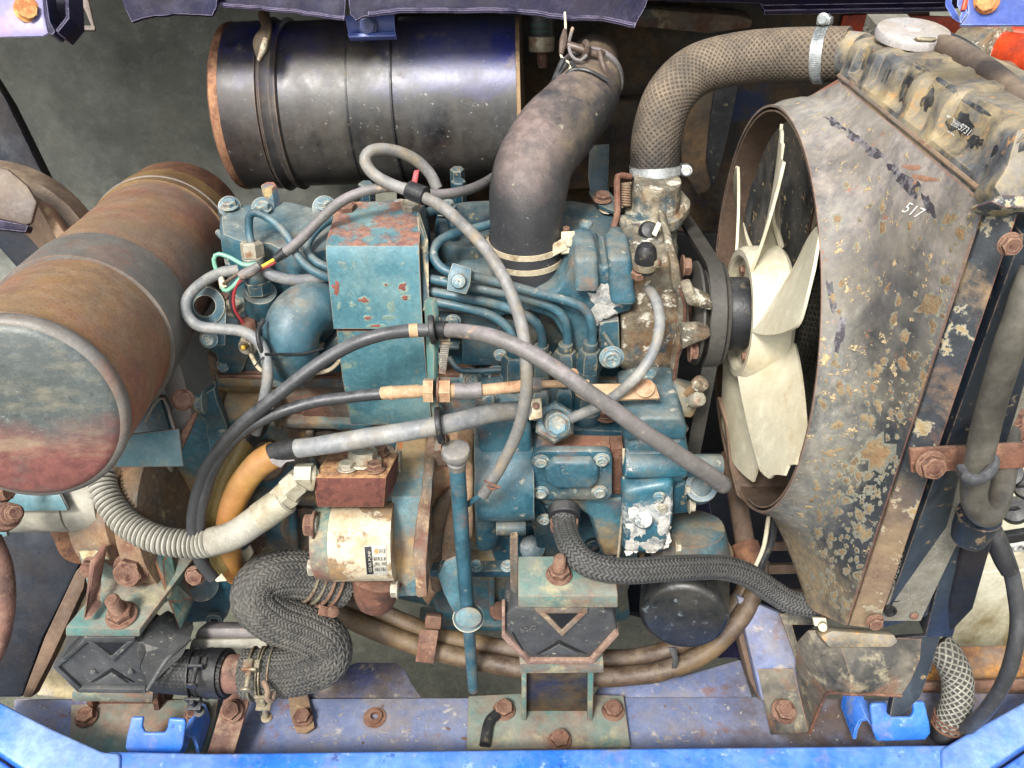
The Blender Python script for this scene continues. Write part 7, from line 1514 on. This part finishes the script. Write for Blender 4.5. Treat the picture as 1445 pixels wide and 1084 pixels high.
# left mount
lm = thing('engine_mount', 'left rubber engine mount under a rusty gusseted bracket', 'engine mount', Z(170, 1030, -0.42), 'rubber engine mounts on the blue rail')
part('base_plate', zprism([(100, 994), (308, 984), (304, 1012), (288, 1062), (98, 1062)], -0.408, 0.010, 0.0015), m_teal_rust, lm)
bolt(lm, Z(278, 1008, -0.4065), EZ, 0.0105, m_rustbolt); bolt(lm, Z(122, 1013, -0.4065), EZ, 0.0095, m_rustbolt)
part('side_plate', prism([Y(120, 986, -0.125), Y(128, 986, -0.125), Y(146, 1040, -0.13), Y(138, 1046, -0.13)], Vector((0, 0.09, 0)), 0.001), m_rust, lm)
part('side_plate', prism([Y(214, 984, -0.125), Y(222, 984, -0.125), Y(230, 1030, -0.13), Y(222, 1034, -0.13)], Vector((0, 0.09, 0)), 0.001), m_rust, lm)
part('rear_plate', prism([Y(124, 915, -0.118), Y(228, 915, -0.118), Y(232, 1004, -0.118), Y(132, 1004, -0.118)], Vector((0, 0.006, 0)), 0.001), m_rust, lm)
part('lower_shelf', prism([Y(101, 977, -0.15), Y(216, 978, -0.15), Y(215, 992, -0.15), Y(101, 990, -0.15)], Vector((0.02, 0.10, 0)), 0.0015), m_teal_rust, lm)
part('side_wing', prism([D(190, 905, 0.99), D(228, 878, 1.0), D(268, 902, 1.0), D(258, 925, 0.985), D(208, 972, 0.965), D(196, 940, 0.96)], Vector((0, 0.02, -0.004)), 0.002), m_mountrubber, lm)
part('wing_edge', sweep([D(268, 902, 0.985), D(248, 920, 0.965), D(233, 934, 0.955), D(208, 974, 0.955)], 0.0022, 8), m_mountrubber, lm)
hexmount(lm, {'outer': [(122, 906), (190, 904), (233, 932), (205, 976), (112, 974), (78, 942)],
    'shell': [[(120, 903), (123, 907), (82, 942), (114, 972), (110, 978), (74, 942)], [(112, 972), (204, 973), (206, 979), (110, 978)]],
    'notch': [(130, 907), (178, 907), (157, 929)], 'liner': [[(122, 906), (130, 906), (157, 927), (180, 906), (188, 906), (157, 936)], [(118, 900), (190, 900), (190, 906), (118, 907)]], 'lm': m_mountrubber, 'sm': m_mountrubber,
    'low': [(126, 965), (157, 944), (190, 964), (157, 950)], 'fil': [(135, 965), (157, 950), (180, 965)],
    'gr': [(86, 944), (88, 944), (116, 970), (114, 970)]}, -0.15, 0.075)
part('lug', [cyl(Y(131, 948, -0.1515), Y(131, 948, -0.1535), 0.003), cyl(Y(184, 948, -0.1515), Y(184, 948, -0.1535), 0.003)], m_mountrubber, lm)
part('lower_plate', prism([D(92, 885, 0.935), D(197, 888, 0.935), D(197, 899, 0.94), D(92, 898, 0.94)], Vector((0.035, 0.105, 0.0)), 0.0015), m_teal_rust, lm)
part('wall_plate', dprism([(110, 778), (214, 776), (238, 845), (234, 852), (130, 855)], 0.985, 0.008, 0.002, nrm=Vector((0, -1, .4))), m_teal_rust, lm)
part('wall_top', dprism([(111, 777), (214, 776), (206, 790), (116, 790)], 0.972, 0.004, 0.001), M('yellowish_flaking_paint', '#a8a07c', '#7c8f80', 0.7, layers=[('#8d6a4c', 30, 0.3, 0.6, 0.9)], bump=(300, 0.5)), lm)
part('gusset', prism([D(126, 792, 0.945), D(135, 786, 0.94), D(132, 800, 0.935), D(122, 862, 0.935), D(128, 876, 0.93), D(116, 876, 0.93)], Vector((0.006, 0.02, 0)), 0.002), m_pink, lm)
part('side_web', prism([D(212, 776, 0.975), D(226, 782, 0.98), D(262, 868, 1.0), D(254, 890, 1.0), D(236, 846, 0.97)], Vector((0.004, 0.02, 0)), 0.001), m_teal_rust, lm)
bolt(lm, D(186, 803, 0.965), Vector((0, -1, .5)), 0.0135, m_rustbolt, 'bolt'); bolt(lm, D(131, 800, 0.958), Vector((-.3, -1, .5)), 0.0085, m_rustbolt, 'bolt')
bolt(lm, D(172, 869, 0.945), Vector((0, -0.12, 1)), 0.0115, m_rustbolt, 'stud', 'stud_nut')
single('pink_casting', [cyl(D(150, 765, 1.05), D(212, 768, 1.05), 0.03, 0.036)], m_pink, 'pinkish rusty casting peeking out under the grey conduit', 'casting')
single('white_wedge', dprism([(166, 662), (181, 662), (178, 690), (168, 694), (164, 680)], 1.0, 0.02, 0.003), m_battop, 'small white wedge showing under the blue muffler bracket', 'wedge')
single('rusted_pipe', [sweep([D(-14, 760, 0.9), D(2, 800, 0.9), D(6, 850, 0.9), D(-2, 900, 0.9), D(-20, 940, 0.9)], 0.0105, 24)], m_pink, 'rough rusty pipe at the left edge', 'pipe')

# ================================================================== BATTERY SIDE
ba = thing('battery', 'stained white battery with an oily top at the right edge', 'battery', Vector((0.56, 0.05, -0.45)))
part('case', [yprism([(1338, 770), (1520, 745), (1520, 915), (1320, 912)], 0.04, 0.16, 0.004)], m_battery, ba)
part('lid', [zprism([(1378, 640), (1500, 630), (1530, 765), (1352, 772)], Y(1380, 768, 0.04).z + 0.004, 0.016, 0.003)], m_battop, ba)
part('lid_lip', yprism([(1350, 768), (1520, 742), (1520, 752), (1350, 780)], 0.034, 0.01, 0.001), m_black, ba)
for q in ((1432, 723), (1424, 672), (1450, 690)):
    part('vent_cap', [cyl(D(q[0], q[1], 1.0), D(q[0], q[1] - 5, 0.985), 0.014), box(D(q[0], q[1] - 5, 0.984), (0.022, 0.003, 0.003))], m_black, ba)
part('seam', yprism([(1332, 812), (1520, 800), (1520, 802), (1332, 814)], 0.0385, 0.004, 0), m_beige, ba)
part('terminal', [cyl(D(1390, 735, 0.97), D(1385, 752, 0.975), 0.016)], m_beige, ba)
ty = thing('battery_tray', 'orange rusted tray and angle iron beneath the battery', 'tray', D(1380, 940, 1.2))
part('floor', dprism([(1296, 912), (1520, 908), (1520, 975), (1290, 972)], 1.14, 0.02, 0.003, nrm=Vector((0, -.3, 1))), m_tray, ty)
part('angle', dprism([(1300, 964), (1520, 956), (1520, 972), (1300, 975)], 1.10, 0.01, 0.002), m_rust, ty)
part('deck', dprism([(1296, 975), (1520, 970), (1520, 1060), (1290, 1060)], 1.13, 0.02, 0.003, nrm=Vector((0, -.3, 1))), m_bluerail, ty)
part('wood_ledge', dprism([(1296, 912), (1320, 912), (1316, 955), (1298, 930)], 1.10, 0.02, 0.003), m_castrust, ty)
rs = thing('rusty_stay', 'rusty flat stay bolted across the radiator side towards the battery', 'stay', D(1370, 650, 0.72))
part('bar', dprism([(1284, 634), (1445, 626), (1520, 622), (1520, 656), (1445, 661), (1286, 668)], 0.722, 0.004, 0.001, nrm=Vector((0, -1, .3))), m_rust, rs)
bolt(rs, D(1313, 655, 0.717), Vector((0, -1, .3)), 0.0085, m_rustbolt, 'flange')
bs_ = thing('stay_bolt', 'rusty threaded stud with a big washer above the stay at the right edge', 'bolt', D(1428, 605, 0.78))
part('washer', cyl(D(1426, 607, 0.79), D(1427, 603, 0.785), 0.0135), m_rust, bs_)
bolt(bs_, D(1428, 600, 0.785), Vector((0.05, -.1, 1)), 0.0062, m_rustbolt, 'stud')
part('rod', sweep([D(1405, 606, 0.80), D(1425, 618, 0.80), D(1470, 632, 0.80)], 0.005, 12), m_castrust, bs_)
dh = thing('drain_hose', 'cloudy grey rubber hose bent in a tight U at the rusty stay', 'hose', D(1380, 700, 0.70))
part('hose', tub([(1462, 380, 0.60), (1440, 440, 0.61), (1418, 510, 0.63), (1398, 580, 0.65), (1380, 650, 0.675), (1374, 690, 0.69), (1378, 715, 0.70), (1392, 728, 0.705), (1406, 715, 0.715), (1416, 680, 0.73), (1422, 640, 0.745), (1425, 610, 0.76)], 0, n=28, radii=[0.0100] * 5 + [0.0098, 0.0095, 0.009, 0.0085, 0.0082, 0.0082, 0.008]), m_clearhose, dh)
part('strap', [tub([(1356, 662, 0.668), (1364, 674, 0.652), (1384, 676, 0.65), (1400, 662, 0.664), (1402, 648, 0.678)], 0.0042, n=10)], m_darkhose, dh)
part('side_fin', tub([(1405, 560, 0.640), (1395, 620, 0.658), (1388, 668, 0.672)], 0.0018, n=8), m_clearhose, dh)
single('black_support_channel', [prism([D(1366, 740, 0.80), D(1392, 748, 0.795), D(1400, 770, 0.80), D(1374, 860, 0.89), D(1336, 900, 0.93), D(1340, 850, 0.88)], Vector((0, 0.02, 0)), 0.003)], m_navy, 'dark channel standing beside the white battery', 'channel')
single('neck_fitting', [lathe([(-0.01, 0.014), (0, 0.016), (0.018, 0.0175), (0.02, 0.012)], D(1372, 748, 0.76), EZ, 32)], m_darkside, 'dull metal cup under the U shaped hose', 'fitting')
bk2 = thing('battery_cable', 'black battery cable sweeping down the right side of the battery', 'cable', D(1430, 880, 0.98))
part('cable', tub([(1400, 742, 0.93), (1412, 770, 0.93), (1428, 810, 0.94), (1436, 860, 0.95), (1432, 915, 0.96), (1415, 965, 0.98), (1390, 1005, 1.0), (1362, 1030, 1.03)], 0.0080, n=20), m_darkhose, bk2)
part('tape', tub([(1396, 742, 0.925), (1404, 760, 0.925), (1416, 790, 0.93), (1424, 806, 0.935)], 0, n=14, radii=[0.0095, 0.0098, 0.0096, 0.0088]), m_black, bk2)
wh = thing('white_braided_hose', 'short white braided hose hanging beside the radiator leg', 'hose', D(1345, 970, 1.05))
part('hose', sweep([D(1322, 908, 1.04), D(1336, 925, 1.035), D(1350, 955, 1.035), D(1350, 990, 1.04), D(1338, 1025, 1.05)], 0.0165, 100, step=0.0009, disp=braid_lattice(0.0078, 12, 0.0008)), m_braid_w, wh)
for k_ in (0, 6, 12): part('wire_clamp', lathe_closed([(-0.0008, 0.0165), (-0.0008, 0.0186), (0.0008, 0.0186), (0.0008, 0.0165)], D(1342 - k_ * 0.3, 1012 + k_, 1.047), D(1338, 1025, 1.05) - D(1346, 1000, 1.04), 40), m_rust, wh)
part('nipple', cyl(D(1338, 1024, 1.05), D(1330, 1045, 1.055), 0.0155), m_black, wh)
# dark sheets added behind and below so the gaps look shaded
uf = thing('dark_gap_backing', 'dark backing sheets added behind and below the engine to imitate shade in the gaps', 'frame', Vector((0.1, 0.42, -0.3)))
part('plate', yprism([(150, 330), (1110, 330), (1180, 400), (1180, 640), (150, 640)], 0.40, 0.01, 0.002), m_print_and_gap, uf)  # black sheet in place of the shade behind the engine
part('floor', zprism([(200, 600), (1200, 600), (1200, 830), (1130, 900), (1050, 930), (960, 880), (200, 700)], -0.55, 0.01, 0.002), m_navy, uf)  # dark sheet added below to keep the lower gaps dark
